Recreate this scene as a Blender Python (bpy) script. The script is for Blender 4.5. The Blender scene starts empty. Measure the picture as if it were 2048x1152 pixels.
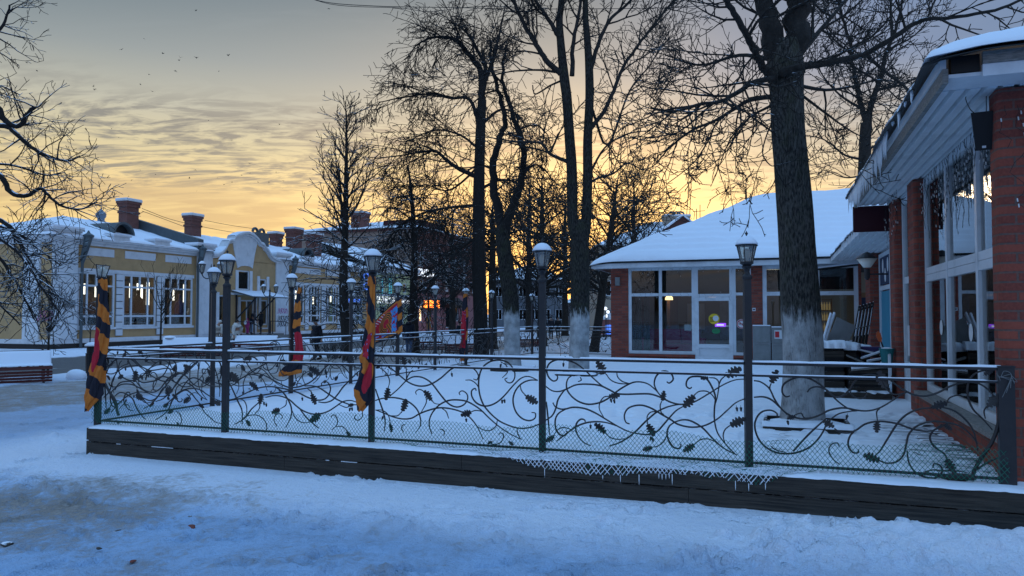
import bpy, math, random
import numpy as np
from math import sin, cos, pi, radians, sqrt, atan2
from mathutils import Vector, Matrix
random.seed(7); rng = np.random.default_rng(11)
SC = bpy.context.scene
COL = SC.collection
# ---------------------------------------------------------------- camera
F = 1480.0; CX = 1024.0; CY = 576.0; CAMZ = 1.8; PITCH = radians(2.01)
cd = bpy.data.cameras.new('camera'); cam = bpy.data.objects.new('camera', cd); COL.objects.link(cam)
cam.location = (0, 0, CAMZ); cam.rotation_euler = (pi/2 + PITCH, 0, 0)
cd.sensor_width = 36.0; cd.lens = 36.0*F/2048.0; cd.clip_start = 0.05; cd.clip_end = 6000
SC.camera = cam
A = radians(19.8); CA, SA = cos(A), sin(A)
C0 = (-5.43, 9.75); TZ = 0.35
def ray(px, py):
    x = (px-CX)/F; y = (CY-py)/F
    return (x, cos(PITCH)-y*sin(PITCH), sin(PITCH)+y*cos(PITCH))
def gp(px, py, z=0.0):
    d = ray(px, py); t = (z-CAMZ)/d[2]; return (d[0]*t, d[1]*t)
def at(px, py, Y):
    d = ray(px, py); t = Y/d[1]; return (d[0]*t, Y, CAMZ+d[2]*t)
def T(u, v, z=0.0): return (C0[0]+u*CA+v*SA, C0[1]-u*SA+v*CA, z)
def uv_of(X, Y):
    dx, dy = X-C0[0], Y-C0[1]; return (dx*CA-dy*SA, dx*SA+dy*CA)
def ru(px, py, u0):
    d = ray(px, py); t = (u0+C0[0]*CA-C0[1]*SA)/(d[0]*CA-d[1]*SA)
    return (uv_of(d[0]*t, d[1]*t)[1], CAMZ+d[2]*t)
def rv(px, py, v0):
    d = ray(px, py); t = (v0+C0[0]*SA+C0[1]*CA)/(d[0]*SA+d[1]*CA)
    return (uv_of(d[0]*t, d[1]*t)[0], CAMZ+d[2]*t)
# ---------------------------------------------------------------- materials
def lin(c): return tuple((v/12.92 if v <= .04045 else ((v+.055)/1.055)**2.4) for v in c)
def S(r, g, b): return lin((r/255, g/255, b/255))
class NT:
    def __init__(s, tree): s.t = tree; s.n = tree.nodes; s.l = tree.links
    def new(s, typ, **kw):
        nd = s.n.new(typ)
        for k, v in kw.items():
            if k.startswith('i_'):
                key = k[2:]; key = int(key) if key.isdigit() else key.replace('_', ' ')
                nd.inputs[key].default_value = v
            else: setattr(nd, k, v)
        return nd
    def link(s, a, b): s.l.new(a, b)
    def math(s, op, a, b=None, clamp=False):
        nd = s.n.new('ShaderNodeMath'); nd.operation = op; nd.use_clamp = clamp
        for i, x in enumerate((a, b)):
            if x is None: continue
            if isinstance(x, (int, float)): nd.inputs[i].default_value = x
            else: s.l.new(x, nd.inputs[i])
        return nd.outputs[0]
    def mix(s, fac, a, b, typ='MIX'):
        nd = s.n.new('ShaderNodeMix'); nd.data_type = 'RGBA'; nd.blend_type = typ; nd.clamp_factor = True
        for i, x in ((0, fac), (6, a), (7, b)):
            if isinstance(x, (int, float)): nd.inputs[i].default_value = x
            elif isinstance(x, (tuple, list)): nd.inputs[i].default_value = tuple(x)[:3]+(1,)
            else: s.l.new(x, nd.inputs[i])
        return nd.outputs[2]
    def mapr(s, x, a, b, c=0.0, d=1.0, smooth=False):
        nd = s.n.new('ShaderNodeMapRange'); nd.clamp = True
        if smooth: nd.interpolation_type = 'SMOOTHSTEP'
        s.l.new(x, nd.inputs[0])
        for i, q in enumerate((a, b, c, d)): nd.inputs[i+1].default_value = q
        return nd.outputs[0]
    def noise(s, vec, scale, detail=4, rough=.55, out=0):
        nd = s.n.new('ShaderNodeTexNoise'); nd.inputs['Scale'].default_value = scale
        nd.inputs['Detail'].default_value = detail; nd.inputs['Roughness'].default_value = rough
        if vec is not None: s.l.new(vec, nd.inputs['Vector'])
        return nd.outputs[out]
SNOWC = (.80, .85, .92)
MATS = {}
def newmat(name):
    m = bpy.data.materials.new(name); m.use_nodes = True; MATS[name] = m
    nt = NT(m.node_tree); b = nt.n['Principled BSDF']; return m, nt, b
def mk(name, col, rough=.75, metal=0., spec=.3, col2=None, vs=4., bump=0., bs=30., bd=.01, snow=0., sn=9., stretch=None, emit=None, es=1., dirt=0.):
    m, nt, b = newmat(name)
    tc = nt.new('ShaderNodeTexCoord').outputs['Object']
    if stretch:
        mp = nt.new('ShaderNodeMapping'); mp.inputs['Scale'].default_value = stretch; nt.link(tc, mp.inputs[0]); tcs = mp.outputs[0]
    else: tcs = tc
    c = nt.new('ShaderNodeRGB'); c.outputs[0].default_value = tuple(col)+(1,); c = c.outputs[0]
    if col2 is not None:
        f = nt.mapr(nt.noise(tcs, vs, 6, .6), .32, .68); c = nt.mix(f, c, col2)
    if dirt:
        f = nt.mapr(nt.noise(tc, 1.7, 8, .7), .5, .75); c = nt.mix(nt.math('MULTIPLY', f, dirt), c, (.06, .055, .05))
    if snow:
        g = nt.new('ShaderNodeNewGeometry'); sx = nt.new('ShaderNodeSeparateXYZ'); nt.link(g.outputs['Normal'], sx.inputs[0])
        nz = nt.math('ADD', sx.outputs[2], nt.math('MULTIPLY', nt.math('SUBTRACT', nt.noise(g.outputs['Position'], sn, 3), .5), 1.6))
        f = nt.mapr(nz, 1.12-snow, 1.3-snow); c = nt.mix(f, c, SNOWC)
    nt.link(c, b.inputs['Base Color'])
    b.inputs['Roughness'].default_value = rough; b.inputs['Metallic'].default_value = metal
    b.inputs['Specular IOR Level'].default_value = spec
    if bump:
        bp = nt.new('ShaderNodeBump'); bp.inputs['Strength'].default_value = bump; bp.inputs['Distance'].default_value = bd
        nt.link(nt.noise(tcs, bs, 5, .6), bp.inputs['Height']); nt.link(bp.outputs[0], b.inputs['Normal'])
    if emit:
        b.inputs['Emission Color'].default_value = tuple(emit)+(1,); b.inputs['Emission Strength'].default_value = es
    return m
def brickmat(name, c1, c2, mortar, bw=.25, bh=.075, ms=.012, bump=.5, dirt=.3):
    m, nt, b = newmat(name)
    tc = nt.new('ShaderNodeTexCoord').outputs['Object']; sx = nt.new('ShaderNodeSeparateXYZ'); nt.link(tc, sx.inputs[0])
    cb = nt.new('ShaderNodeCombineXYZ'); nt.link(nt.math('ADD', sx.outputs[0], sx.outputs[1]), cb.inputs[0]); nt.link(sx.outputs[2], cb.inputs[1])
    br = nt.new('ShaderNodeTexBrick'); nt.link(cb.outputs[0], br.inputs['Vector'])
    for k, v in (('Color1', c1), ('Color2', c2), ('Mortar', mortar)): br.inputs[k].default_value = tuple(v)+(1,)
    br.inputs['Scale'].default_value = 1.; br.inputs['Mortar Size'].default_value = ms; br.inputs['Brick Width'].default_value = bw; br.inputs['Row Height'].default_value = bh
    br.inputs['Mortar Smooth'].default_value = .2
    c = nt.mix(nt.math('MULTIPLY', nt.mapr(nt.noise(tc, 2.3, 8, .7), .45, .75), dirt), br.outputs[0], tuple(x*.45 for x in c1))
    c = nt.mix(nt.math('MULTIPLY', nt.mapr(nt.noise(tc, 40, 3), .4, .7), .25), c, tuple(min(1, x*1.5) for x in c1))
    nt.link(c, b.inputs['Base Color']); b.inputs['Roughness'].default_value = .85; b.inputs['Specular IOR Level'].default_value = .2
    bp = nt.new('ShaderNodeBump'); bp.inputs['Strength'].default_value = bump; bp.inputs['Distance'].default_value = .006; bp.invert = True
    nt.link(br.outputs[1], bp.inputs['Height']); nt.link(bp.outputs[0], b.inputs['Normal'])
    return m
def glassmat(name, tint=(.9, .95, .95), refl=.9, rough=.0, dens=.0, fk=1.7):
    m, nt, b = newmat(name); nt.n.remove(b)
    out = nt.n['Material Output']
    tr = nt.new('ShaderNodeBsdfTransparent'); tr.inputs[0].default_value = tuple(tint)+(1,)
    gl = nt.new('ShaderNodeBsdfGlossy'); gl.inputs['Roughness'].default_value = rough; gl.inputs[0].default_value = (refl,)*3+(1,)
    fr = nt.new('ShaderNodeFresnel'); fr.inputs[0].default_value = 1.55
    mx = nt.new('ShaderNodeMixShader'); nt.link(nt.math('MULTIPLY', fr.outputs[0], fk, True), mx.inputs[0]); nt.link(tr.outputs[0], mx.inputs[1]); nt.link(gl.outputs[0], mx.inputs[2])
    last = mx.outputs[0]
    if dens:
        df = nt.new('ShaderNodeBsdfDiffuse'); df.inputs[0].default_value = (.75, .78, .78, 1); m2 = nt.new('ShaderNodeMixShader'); m2.inputs[0].default_value = dens
        nt.link(last, m2.inputs[1]); nt.link(df.outputs[0], m2.inputs[2]); last = m2.outputs[0]
    nt.link(last, out.inputs[0]); return m
mk('metal', (.018, .019, .023), .5, 0, .4, col2=(.03, .028, .03), vs=9, bump=.15, bs=60)
mk('iron', (.016, .016, .019), .5, .0, .45, col2=(.032, .026, .024), vs=25)
mk('snow', SNOWC, .7, bump=.4, bs=60, spec=.2, bd=.006)
mk('roofsnow', (.82, .86, .92), .75, bump=.25, bs=9, bd=.03, spec=.15)
mk('pvc', (.62, .66, .70), .4, spec=.4, dirt=.35)
mk('white_stucco', (.70, .72, .74), .9, col2=(.60, .62, .64), vs=2, bump=.15, dirt=.25)
mk('yellow_stucco', (.52, .335, .165), .9, col2=(.45, .29, .14), vs=1.5, bump=.2, dirt=.25)
mk('green_stucco', (.56, .57, .30), .9, col2=(.48, .5, .27), vs=1.5)
mk('tan_stucco', (.30, .22, .17), .9, col2=(.24, .17, .14), vs=1.2)
mk('pink_stucco', (.34, .15, .14), .9, col2=(.28, .12, .12), vs=1.2)
mk('beige_stucco', (.42, .36, .28), .9, col2=(.36, .3, .25), vs=1)
mk('grey_wall', (.17, .18, .19), .9, col2=(.13, .14, .16), vs=1)
brickmat('brick', (.31, .078, .05), (.15, .042, .034), (.12, .088, .075), .245, .083, .010, .8)
brickmat('chimney_brick', (.20, .062, .045), (.12, .04, .032), (.16, .13, .12), .26, .08, .014)
brickmat('dark_brick', (.13, .045, .036), (.10, .036, .03), (.10, .07, .065), .26, .08, .012)
mk('roof_metal', (.10, .125, .135), .5, .3, col2=(.08, .10, .11), snow=.0)
mk('soffit', (.70, .72, .74), .5, col2=(.60, .62, .65), vs=3, dirt=.25)
mk('old_wood', (.30, .29, .27), .8, col2=(.15, .145, .135), vs=3, stretch=(6, 6, 30), bump=.4)
mk('dark_wood', (.072, .060, .048), .65, col2=(.014, .013, .012), vs=2.0, stretch=(1.0, 10, 26), bump=.6, bs=10, snow=.12)
mk('red_wood', (.11, .022, .018), .6, col2=(.07, .018, .015), vs=6, stretch=(1, 10, 10), snow=.35)
mk('bark', (.040, .034, .029), .95, col2=(.019, .017, .015), vs=14, bump=.9, bs=30, bd=.02, snow=.14, sn=7)
mk('bark_snowy', (.028, .024, .022), .95, col2=(.015, .013, .012), vs=14, bump=.6, snow=.44, sn=5)
mk('bark_dark', (.020, .018, .017), .95, col2=(.012, .011, .010), vs=14, bump=.6, snow=.06, sn=5)
mk('birch', (.35, .33, .31), .9, col2=(.12, .11, .1), vs=6)
mk('orange_cloth', (.62, .19, .03), .9, col2=(.52, .15, .025), vs=14, bump=.3, bs=140, bd=.004)
mk('black_cloth', (.02, .02, .03), .9, bump=.3, bs=140, bd=.004)
mk('red_cloth', (.50, .022, .04), .85, col2=(.42, .018, .035), vs=10, bump=.3, bs=140, bd=.004)
mk('blue_cloth', (.06, .28, .62), .8)
mk('pink_cloth', (.7, .22, .42), .8)
mk('white_cloth', (.7, .7, .72), .85)
mk('net', (.012, .15, .10), .5)
mk('ice', (.78, .83, .88), .3, spec=.6)
mk('black', (.008, .008, .009), .5)
mk('rubber', (.015, .015, .016), .7)
mk('turquoise', (.035, .25, .36), .45, col2=(.03, .22, .33), vs=2)
mk('maroon', (.045, .008, .014), .6)
mk('grey_board', (.24, .25, .25), .7, col2=(.17, .18, .18), vs=5, bump=.2)
mk('steel', (.27, .29, .30), .45, .4, col2=(.2, .21, .22), vs=3, dirt=.4)
mk('orange_plastic', (.55, .10, .03), .4)
mk('teal_plastic', (.02, .16, .17), .4)
mk('purple_plastic', (.05, .035, .13), .5)
mk('cardboard', (.26, .16, .085), .85)
mk('yellow_paper', (.65, .47, .03), .6); mk('red_paper', (.5, .03, .04), .6); mk('white_paper', (.62, .64, .66), .7); mk('green_paper', (.03, .2, .08), .6); mk('navy_paper', (.03, .045, .09), .7)
mk('violet_glow', (.2, .05, .5), .5, emit=(.35, .08, 1.), es=1.0)
mk('cream_wall', (.32, .27, .20), .9); mk('jar_glow', (.5, .35, .15), .5, emit=(1., .7, .3), es=.10); mk('wood_warm', (.32, .17, .07), .6, col2=(.24, .12, .05), vs=4, stretch=(8, 8, 1))
mk('dark_interior', (.035, .03, .028), .9); mk('floor_tile', (.14, .13, .12), .5); mk('magenta_cloth', (.34, .02, .09), .8)
mk('lamp_tube', (1, 1, 1), .5, emit=(1., .91, .76), es=2.2); mk('warm_lamp', (1, .8, .5), .5, emit=(1., .62, .28), es=2.2)
mk('led_orange', (.9, .2, .02), .5, emit=(1., .22, .03), es=3.5); mk('led_white', (1, 1, 1), .5, emit=(.9, .95, 1.), es=.8); mk('led_blue', (.1, .3, 1), .5, emit=(.1, .25, 1.), es=.7); mk('led_teal', (.1, .7, .8), .5, emit=(.1, .6, .7), es=.25)
mk('frosted', (.72, .70, .62), .5); mk('skin', (.42, .24, .17), .6); mk('hair', (.03, .02, .015), .7)
mk('coat_dark', (.010, .012, .02), .8, col2=(.016, .018, .028), vs=9, bump=.3); mk('coat_white', (.62, .60, .55), .8, bump=.4, bs=18); mk('jeans', (.07, .11, .19), .85); mk('jeans_light', (.22, .32, .44), .85); mk('coat_pink', (.35, .04, .16), .8)
mk('trousers', (.012, .012, .014), .85); mk('feather', (.012, .012, .013), .7); mk('gold_dome', (.16, .20, .24), .4, .5)
mk('curtain', (.10, .085, .075), .9, col2=(.06, .05, .045), vs=5, stretch=(9, 9, .4)); mk('red_drape', (.16, .065, .05), .9, col2=(.11, .045, .035), vs=5, stretch=(9, 9, .4)); mk('ochre_door', (.36, .19, .04), .6); mk('graf_pink', (.45, .12, .3), .8); mk('cable', (.02, .02, .02), .6); mk('bulb_white', (.6, .62, .62), .4)
glassmat('glass', fk=1.15); glassmat('shop_glass', (.85, .88, .88), .9, .02, 0, .10); glassmat('lamp_glass', (.86, .84, .76), .9, .15, .16); glassmat('dark_glass', (.35, .38, .4), fk=.5); glassmat('window_far', (.25, .28, .3), .9, fk=.6)
# whitewashed tree trunk: real limewash up to a height
def limed(name, z1, worn, dk=1.):
    m, nt, b = newmat(name)
    g = nt.new('ShaderNodeNewGeometry'); sx = nt.new('ShaderNodeSeparateXYZ'); nt.link(g.outputs['Position'], sx.inputs[0])
    mp = nt.new('ShaderNodeMapping'); mp.inputs['Scale'].default_value = (1, 1, .24); nt.link(g.outputs['Position'], mp.inputs[0])
    n1 = nt.noise(mp.outputs[0], 52, 5, .6); n2 = nt.noise(g.outputs['Position'], 5, 5)
    bark = nt.mix(nt.mapr(n1, .38, .62), (.022*dk, .021*dk, .019*dk), (.115*dk, .106*dk, .094*dk))
    bark = nt.mix(nt.math('MULTIPLY', nt.mapr(n2, .5, .7), .5), bark, (.05, .055, .03))
    h = nt.math('ADD', sx.outputs[2], nt.math('MULTIPLY', nt.math('SUBTRACT', nt.noise(mp.outputs[0], 16, 6, .7), .5), .9))
    f = nt.mapr(h, z1+.10, z1-.10)
    wear = nt.mapr(nt.math('ADD', n1, nt.math('MULTIPLY', n2, .4)), worn-.12, worn+.14, .35, 1)
    c = nt.mix(nt.math('MULTIPLY', f, wear), bark, nt.mix(nt.mapr(n2, .4, .65), (.32, .325, .325), (.52, .53, .535)))
    nt.link(c, b.inputs['Base Color']); b.inputs['Roughness'].default_value = .95; b.inputs['Specular IOR Level'].default_value = .15
    bp = nt.new('ShaderNodeBump'); bp.inputs['Strength'].default_value = 1.; bp.inputs['Distance'].default_value = .05
    nt.link(n1, bp.inputs['Height']); nt.link(bp.outputs[0], b.inputs['Normal']); return m
# ---------------------------------------------------------------- mesh building
class MB:
    def __init__(s): s.v = []; s.f = []; s.m = []; s.cm = 0
    def add(s, vs, fs):
        o = len(s.v); s.v += [tuple(p) for p in vs]
        for f in fs: s.f.append(tuple(i+o for i in f)); s.m.append(s.cm)
    def box(s, x0, x1, y0, y1, z0, z1):
        if x0 > x1: x0, x1 = x1, x0
        if y0 > y1: y0, y1 = y1, y0
        if z0 > z1: z0, z1 = z1, z0
        s.add([(x0,y0,z0),(x1,y0,z0),(x1,y1,z0),(x0,y1,z0),(x0,y0,z1),(x1,y0,z1),(x1,y1,z1),(x0,y1,z1)],
              [(0,3,2,1),(4,5,6,7),(0,1,5,4),(1,2,6,5),(2,3,7,6),(3,0,4,7)]); return s
    def prism(s, poly, a0, a1, axis='u'):
        # poly in the two other coordinates; extruded along axis a0..a1
        n = len(poly)
        def p(q, a): return {'u': (a, q[0], q[1]), 'v': (q[0], a, q[1]), 'z': (q[0], q[1], a)}[axis]
        s.add([p(q, a0) for q in poly]+[p(q, a1) for q in poly],
              [tuple(range(n))[::-1], tuple(range(n, 2*n))]+[(i, (i+1) % n, n+(i+1) % n, n+i) for i in range(n)]); return s
    def tube(s, pts, r, sides=6, cap=True, flat=None):
        pts = [Vector(p) for p in pts]; n = len(pts)
        rs = r if isinstance(r, (list, tuple)) else [r]*n
        prev = None; vs = []
        for i, p in enumerate(pts):
            t = (pts[min(i+1, n-1)]-pts[max(i-1, 0)])
            t = t.normalized() if t.length > 1e-9 else Vector((0, 0, 1))
            if prev is None: a = t.cross(Vector((0, 0, 1)) if abs(t.z) < .9 else Vector((1, 0, 0))).normalized()
            else:
                a = prev-t*prev.dot(t); a = a.normalized() if a.length > 1e-6 else t.orthogonal().normalized()
            prev = a; b = t.cross(a)
            for k in range(sides):
                q = 2*pi*k/sides+pi/sides; vs.append(p+a*(cos(q)*rs[i])+b*(sin(q)*rs[i]))
        fs = [(i*sides+k, i*sides+(k+1) % sides, (i+1)*sides+(k+1) % sides, (i+1)*sides+k) for i in range(n-1) for k in range(sides)]
        if cap: fs += [tuple(range(sides))[::-1], tuple(range((n-1)*sides, n*sides))]
        s.add(vs, fs); return s
    def lathe(s, prof, seg=12, c=(0, 0, 0), rot=0.):
        vs = []; n = len(prof)
        for r, z in prof:
            for k in range(seg):
                q = 2*pi*k/seg+rot; vs.append((c[0]+r*cos(q), c[1]+r*sin(q), c[2]+z))
        fs = [(i*seg+k, i*seg+(k+1) % seg, (i+1)*seg+(k+1) % seg, (i+1)*seg+k) for i in range(n-1) for k in range(seg)]
        fs += [tuple(range(seg))[::-1], tuple(range((n-1)*seg, n*seg))]
        s.add(vs, fs); return s
    def ball(s, c, r, seg=10, rings=6, sq=(1, 1, 1)):
        prof = [(max(1e-4, sin(pi*i/rings))*1., -cos(pi*i/rings)) for i in range(rings+1)]
        o = len(s.v); s.lathe([(p*r, z*r) for p, z in prof], seg)
        for i in range(o, len(s.v)):
            x, y, z = s.v[i]; s.v[i] = (c[0]+x*sq[0], c[1]+y*sq[1], c[2]+z*sq[2])
        return s
    def build(s, name, mat, parent=None, off=None, smooth=False):
        me = bpy.data.meshes.new(name); vs = s.v
        if off: vs = [(x-off[0], y-off[1], z-off[2]) for x, y, z in vs]
        me.from_pydata(vs, [], s.f)
        for mm in (mat if isinstance(mat, (list, tuple)) else [mat]): me.materials.append(MATS[mm])
        if any(s.m): me.polygons.foreach_set('material_index', s.m)
        if smooth: me.polygons.foreach_set('use_smooth', [True]*len(s.f))
        me.update()
        return link(name, me, parent)
def link(name, me, parent=None):
    o = bpy.data.objects.new(name, me); COL.objects.link(o)
    if parent: o.parent = parent
    return o
def npmesh(name, V, Q, mat, parent=None, smooth=True, tris=None):
    me = bpy.data.meshes.new(name); V = np.asarray(V, np.float32); Q = np.asarray(Q, np.int32); k = Q.shape[1]
    me.vertices.add(len(V)); me.vertices.foreach_set('co', V.ravel())
    me.loops.add(Q.size); me.loops.foreach_set('vertex_index', Q.ravel())
    me.polygons.add(len(Q)); me.polygons.foreach_set('loop_start', np.arange(0, Q.size, k, dtype=np.int32))
    for mm in (mat if isinstance(mat, (list, tuple)) else [mat]): me.materials.append(MATS[mm])
    if smooth: me.polygons.foreach_set('use_smooth', np.ones(len(Q), dtype=bool))
    me.update(calc_edges=True); return link(name, me, parent)
def tag(o, label=None, cat=None, group=None, kind=None):
    if label: o['label'] = label
    if cat: o['category'] = cat
    if group: o['group'] = group
    if kind: o['kind'] = kind
    return o
def thing(name, label, cat, loc=(0, 0, 0), rz=0., group=None):
    o = bpy.data.objects.new(name, None); o.empty_display_size = .2; COL.objects.link(o); o.location = loc; o.rotation_euler = (0, 0, rz)
    return tag(o, label, cat, group)
def tthing(name, label, cat, u, v, z, group=None, rz=0.):
    return thing(name, label, cat, T(u, v, z), -A+rz, group)
def copy_tree(o, parent=None):
    c = o.copy(); COL.objects.link(c)
    if parent: c.parent = parent
    for ch in list(o.children): copy_tree(ch, c)
    return c
def spline(pts, sub=6):
    P = [Vector(p) for p in pts]; out = []
    if len(P) < 3: return P
    for i in range(len(P)-1):
        p0 = P[i-1] if i else P[0]*2-P[1]; p1, p2 = P[i], P[i+1]; p3 = P[i+2] if i+2 < len(P) else P[-1]*2-P[-2]
        for k in range(sub):
            t = k/sub
            out.append(.5*((2*p1)+(p2-p0)*t+(2*p0-5*p1+4*p2-p3)*t*t+(3*p1-p0-3*p2+p3)*t*t*t))
    out.append(P[-1]); return out
def holes_wall(mb, a0, a1, z0, z1, holes, d0, d1, axis='u'):
    """wall in plane axis=const (thickness d0..d1) spanning a0..a1 by z0..z1 with rectangular openings"""
    A_ = sorted(set([a0, a1]+[h[0] for h in holes]+[h[1] for h in holes])); Z_ = sorted(set([z0, z1]+[h[2] for h in holes]+[h[3] for h in holes]))
    A_ = [a for a in A_ if a0-1e-6 <= a <= a1+1e-6]; Z_ = [z for z in Z_ if z0-1e-6 <= z <= z1+1e-6]
    def solid(i, j):
        if i < 0 or j < 0 or i >= len(A_)-1 or j >= len(Z_)-1: return False
        ca, cz = (A_[i]+A_[i+1])/2, (Z_[j]+Z_[j+1])/2
        return not any(h[0] < ca < h[1] and h[2] < cz < h[3] for h in holes)
    def P(d, a, z): return (d, a, z) if axis == 'u' else (a, d, z)
    for i in range(len(A_)-1):
        for j in range(len(Z_)-1):
            if not solid(i, j): continue
            l, r, b, t = A_[i], A_[i+1], Z_[j], Z_[j+1]
            for d in (d0, d1): mb.add([P(d, l, b), P(d, r, b), P(d, r, t), P(d, l, t)], [(0, 1, 2, 3)])
            if not solid(i-1, j): mb.add([P(d0, l, b), P(d1, l, b), P(d1, l, t), P(d0, l, t)], [(0, 1, 2, 3)])
            if not solid(i+1, j): mb.add([P(d0, r, b), P(d1, r, b), P(d1, r, t), P(d0, r, t)], [(0, 1, 2, 3)])
            if not solid(i, j-1): mb.add([P(d0, l, b), P(d1, l, b), P(d1, r, b), P(d0, r, b)], [(0, 1, 2, 3)])
            if not solid(i, j+1): mb.add([P(d0, l, t), P(d1, l, t), P(d1, r, t), P(d0, r, t)], [(0, 1, 2, 3)])
def frame_bars(mb, a0, a1, z0, z1, va, vz, w, d0, d1, axis='u'):
    """window frame: outer border plus verticals at va (a, zlo, zhi) and horizontals at vz (z, alo, ahi)"""
    def B(l, r, b, t, e=0.):
        if axis == 'u': mb.box(d0-e, d1+e, l, r, b, t)
        else: mb.box(l, r, d0-e, d1+e, b, t)
    B(a0, a0+w, z0, z1); B(a1-w, a1, z0, z1); B(a0+w, a1-w, z0, z0+w, -.002); B(a0+w, a1-w, z1-w, z1, -.002)
    for a, zl, zh in va: B(a-w*.5, a+w*.5, zl, zh, .003)
    for z, al, ah in vz: B(al, ah, z-w*.5, z+w*.5, -.003)
def text_mesh(name, s, size, mat, parent, depth=.02, loc=(0, 0, 0), rot=(0, 0, 0)):
    cu = bpy.data.curves.new(name, 'FONT'); cu.body = s; cu.size = size; cu.extrude = depth; cu.align_x = 'CENTER'; cu.align_y = 'CENTER'
    o = bpy.data.objects.new('tmp_text', cu); COL.objects.link(o)
    dg = bpy.context.evaluated_depsgraph_get(); me = bpy.data.meshes.new_from_object(o.evaluated_get(dg)); COL.objects.unlink(o); bpy.data.objects.remove(o)
    me.materials.clear(); me.materials.append(MATS[mat]); ob = link(name, me, parent); ob.location = loc; ob.rotation_euler = rot; return ob
# value noise for terrain
_perm = rng.random((256, 256))
def vnoise(x, y):
    xi = np.floor(x).astype(int); yi = np.floor(y).astype(int); fx = x-xi; fy = y-yi
    fx = fx*fx*(3-2*fx); fy = fy*fy*(3-2*fy); g = lambda a, b: _perm[a & 255, b & 255]
    return (g(xi, yi)*(1-fx)+g(xi+1, yi)*fx)*(1-fy)+(g(xi, yi+1)*(1-fx)+g(xi+1, yi+1)*fx)*fy
def fbm(x, y, o=4, l=2.03, g=.5):
    s = 0; a = 1; n = 0
    for i in range(o): s = s+a*vnoise(x*l**i+17*i, y*l**i+31*i); n += a; a *= g
    return s/n
def sst(a, b, x):
    t = np.clip((x-a)/(b-a), 0, 1); return t*t*(3-2*t)
# ================================================================ sky, sun
W = bpy.data.worlds.new('World'); SC.world = W; W.use_nodes = True
nt = NT(W.node_tree); bg = nt.n['Background']
SUN_AZ, SUN_EL = radians(6), radians(3.0)       # the sun sits low beyond the trees, a little right of the view axis
sky = nt.new('ShaderNodeTexSky'); sky.sky_type = 'NISHITA'; sky.sun_disc = False; sky.sun_elevation = SUN_EL; sky.sun_rotation = SUN_AZ; sky.altitude = 100; sky.dust_density = 2.0
tc = nt.new('ShaderNodeTexCoord').outputs['Generated']; sx = nt.new('ShaderNodeSeparateXYZ'); nt.link(tc, sx.inputs[0])
X_, Y_, Z_ = sx.outputs
def ramp(stops, fac):
    r = nt.new('ShaderNodeValToRGB'); cr = r.color_ramp
    while len(cr.elements) < len(stops): cr.elements.new(.5)
    for e, (p, c) in zip(cr.elements, stops): e.position = p; e.color = tuple(c)+(1,)
    nt.link(fac, r.inputs[0]); return r.outputs[0]
zc = nt.math('MAXIMUM', Z_, 0.)
front = ramp([(0., S(232, 168, 102)), (.05, S(247, 213, 140)), (.12, S(243, 211, 142)), (.16, S(236, 205, 142)), (.205, S(213, 197, 154)), (.25, S(186, 182, 164)), (.31, S(148, 155, 156)), (.39, S(103, 121, 133)), (.55, S(104, 148, 200)), (1., S(120, 171, 226))], zc)
back = ramp([(0., S(100, 112, 138)), (.12, S(108, 124, 160)), (.3, S(108, 138, 188)), (.6, S(110, 154, 208)), (1., S(120, 171, 226))], zc)
fb = nt.mapr(nt.math('SUBTRACT', Y_, nt.math('MULTIPLY', nt.math('ABSOLUTE', X_), .22)), -.25, .75, 0, 1, True)
col = nt.mix(fb, back, front)
# bluer to the right high up, greyer to the left

lf = nt.math('MULTIPLY', nt.mapr(X_, -.1, -.6), nt.mapr(zc, .24, .4)); col = nt.mix(nt.math('MULTIPLY', lf, .6), col, S(88, 106, 118))
rt2 = nt.math('MULTIPLY', nt.math('MULTIPLY', nt.mapr(X_, .14, .42), nt.mapr(zc, .04, .10)), nt.mapr(zc, .30, .2)); col = nt.mix(nt.math('MULTIPLY', rt2, .65), col, S(222, 210, 176))
rt = nt.math('MULTIPLY', nt.mapr(X_, .08, .42), nt.mapr(zc, .15, .31)); col = nt.mix(nt.math('MULTIPLY', rt, .95), col, S(84, 118, 164))
# the glow low beyond the trees
gx = nt.math('MULTIPLY', nt.math('SUBTRACT', X_, .06), 2.6); gl = nt.math('MULTIPLY', nt.mapr(nt.math('ABSOLUTE', gx), 1., 0., 0, 1, True), nt.mapr(zc, .16, .03, 0, 1, True))
col = nt.mix(nt.math('MULTIPLY', gl, nt.math('MULTIPLY', fb, .8)), col, (1.0, .68, .32))
# clouds mapped on a layer overhead
den = nt.math('ADD', zc, .10); cb = nt.new('ShaderNodeCombineXYZ')
nt.link(nt.math('DIVIDE', X_, den), cb.inputs[0]); nt.link(nt.math('MULTIPLY', nt.math('DIVIDE', Y_, den), 2.4), cb.inputs[1])
mp = nt.new('ShaderNodeMapping'); mp.inputs['Rotation'].default_value = (0, 0, radians(-7)); nt.link(cb.outputs[0], mp.inputs[0])
wob = nt.new('ShaderNodeVectorMath'); wob.operation = 'SCALE'; nt.link(nt.noise(mp.outputs[0], 1.1, 3, .5, 1), wob.inputs[0]); wob.inputs['Scale'].default_value = .9
wv = nt.new('ShaderNodeVectorMath'); nt.link(mp.outputs[0], wv.inputs[0]); nt.link(wob.outputs[0], wv.inputs[1])
c1 = nt.mapr(nt.noise(wv.outputs[0], 6.5, 5, .6), .42, .60); big = nt.mapr(nt.noise(wv.outputs[0], .7, 3, .5), .34, .52)
band = nt.math('MULTIPLY', nt.mapr(zc, .29, .235), nt.mapr(zc, .135, .17))
col = nt.mix(nt.math('MULTIPLY', nt.math('MULTIPLY', c1, big), nt.math('MULTIPLY', band, .85)), col, S(112, 110, 112))
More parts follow.
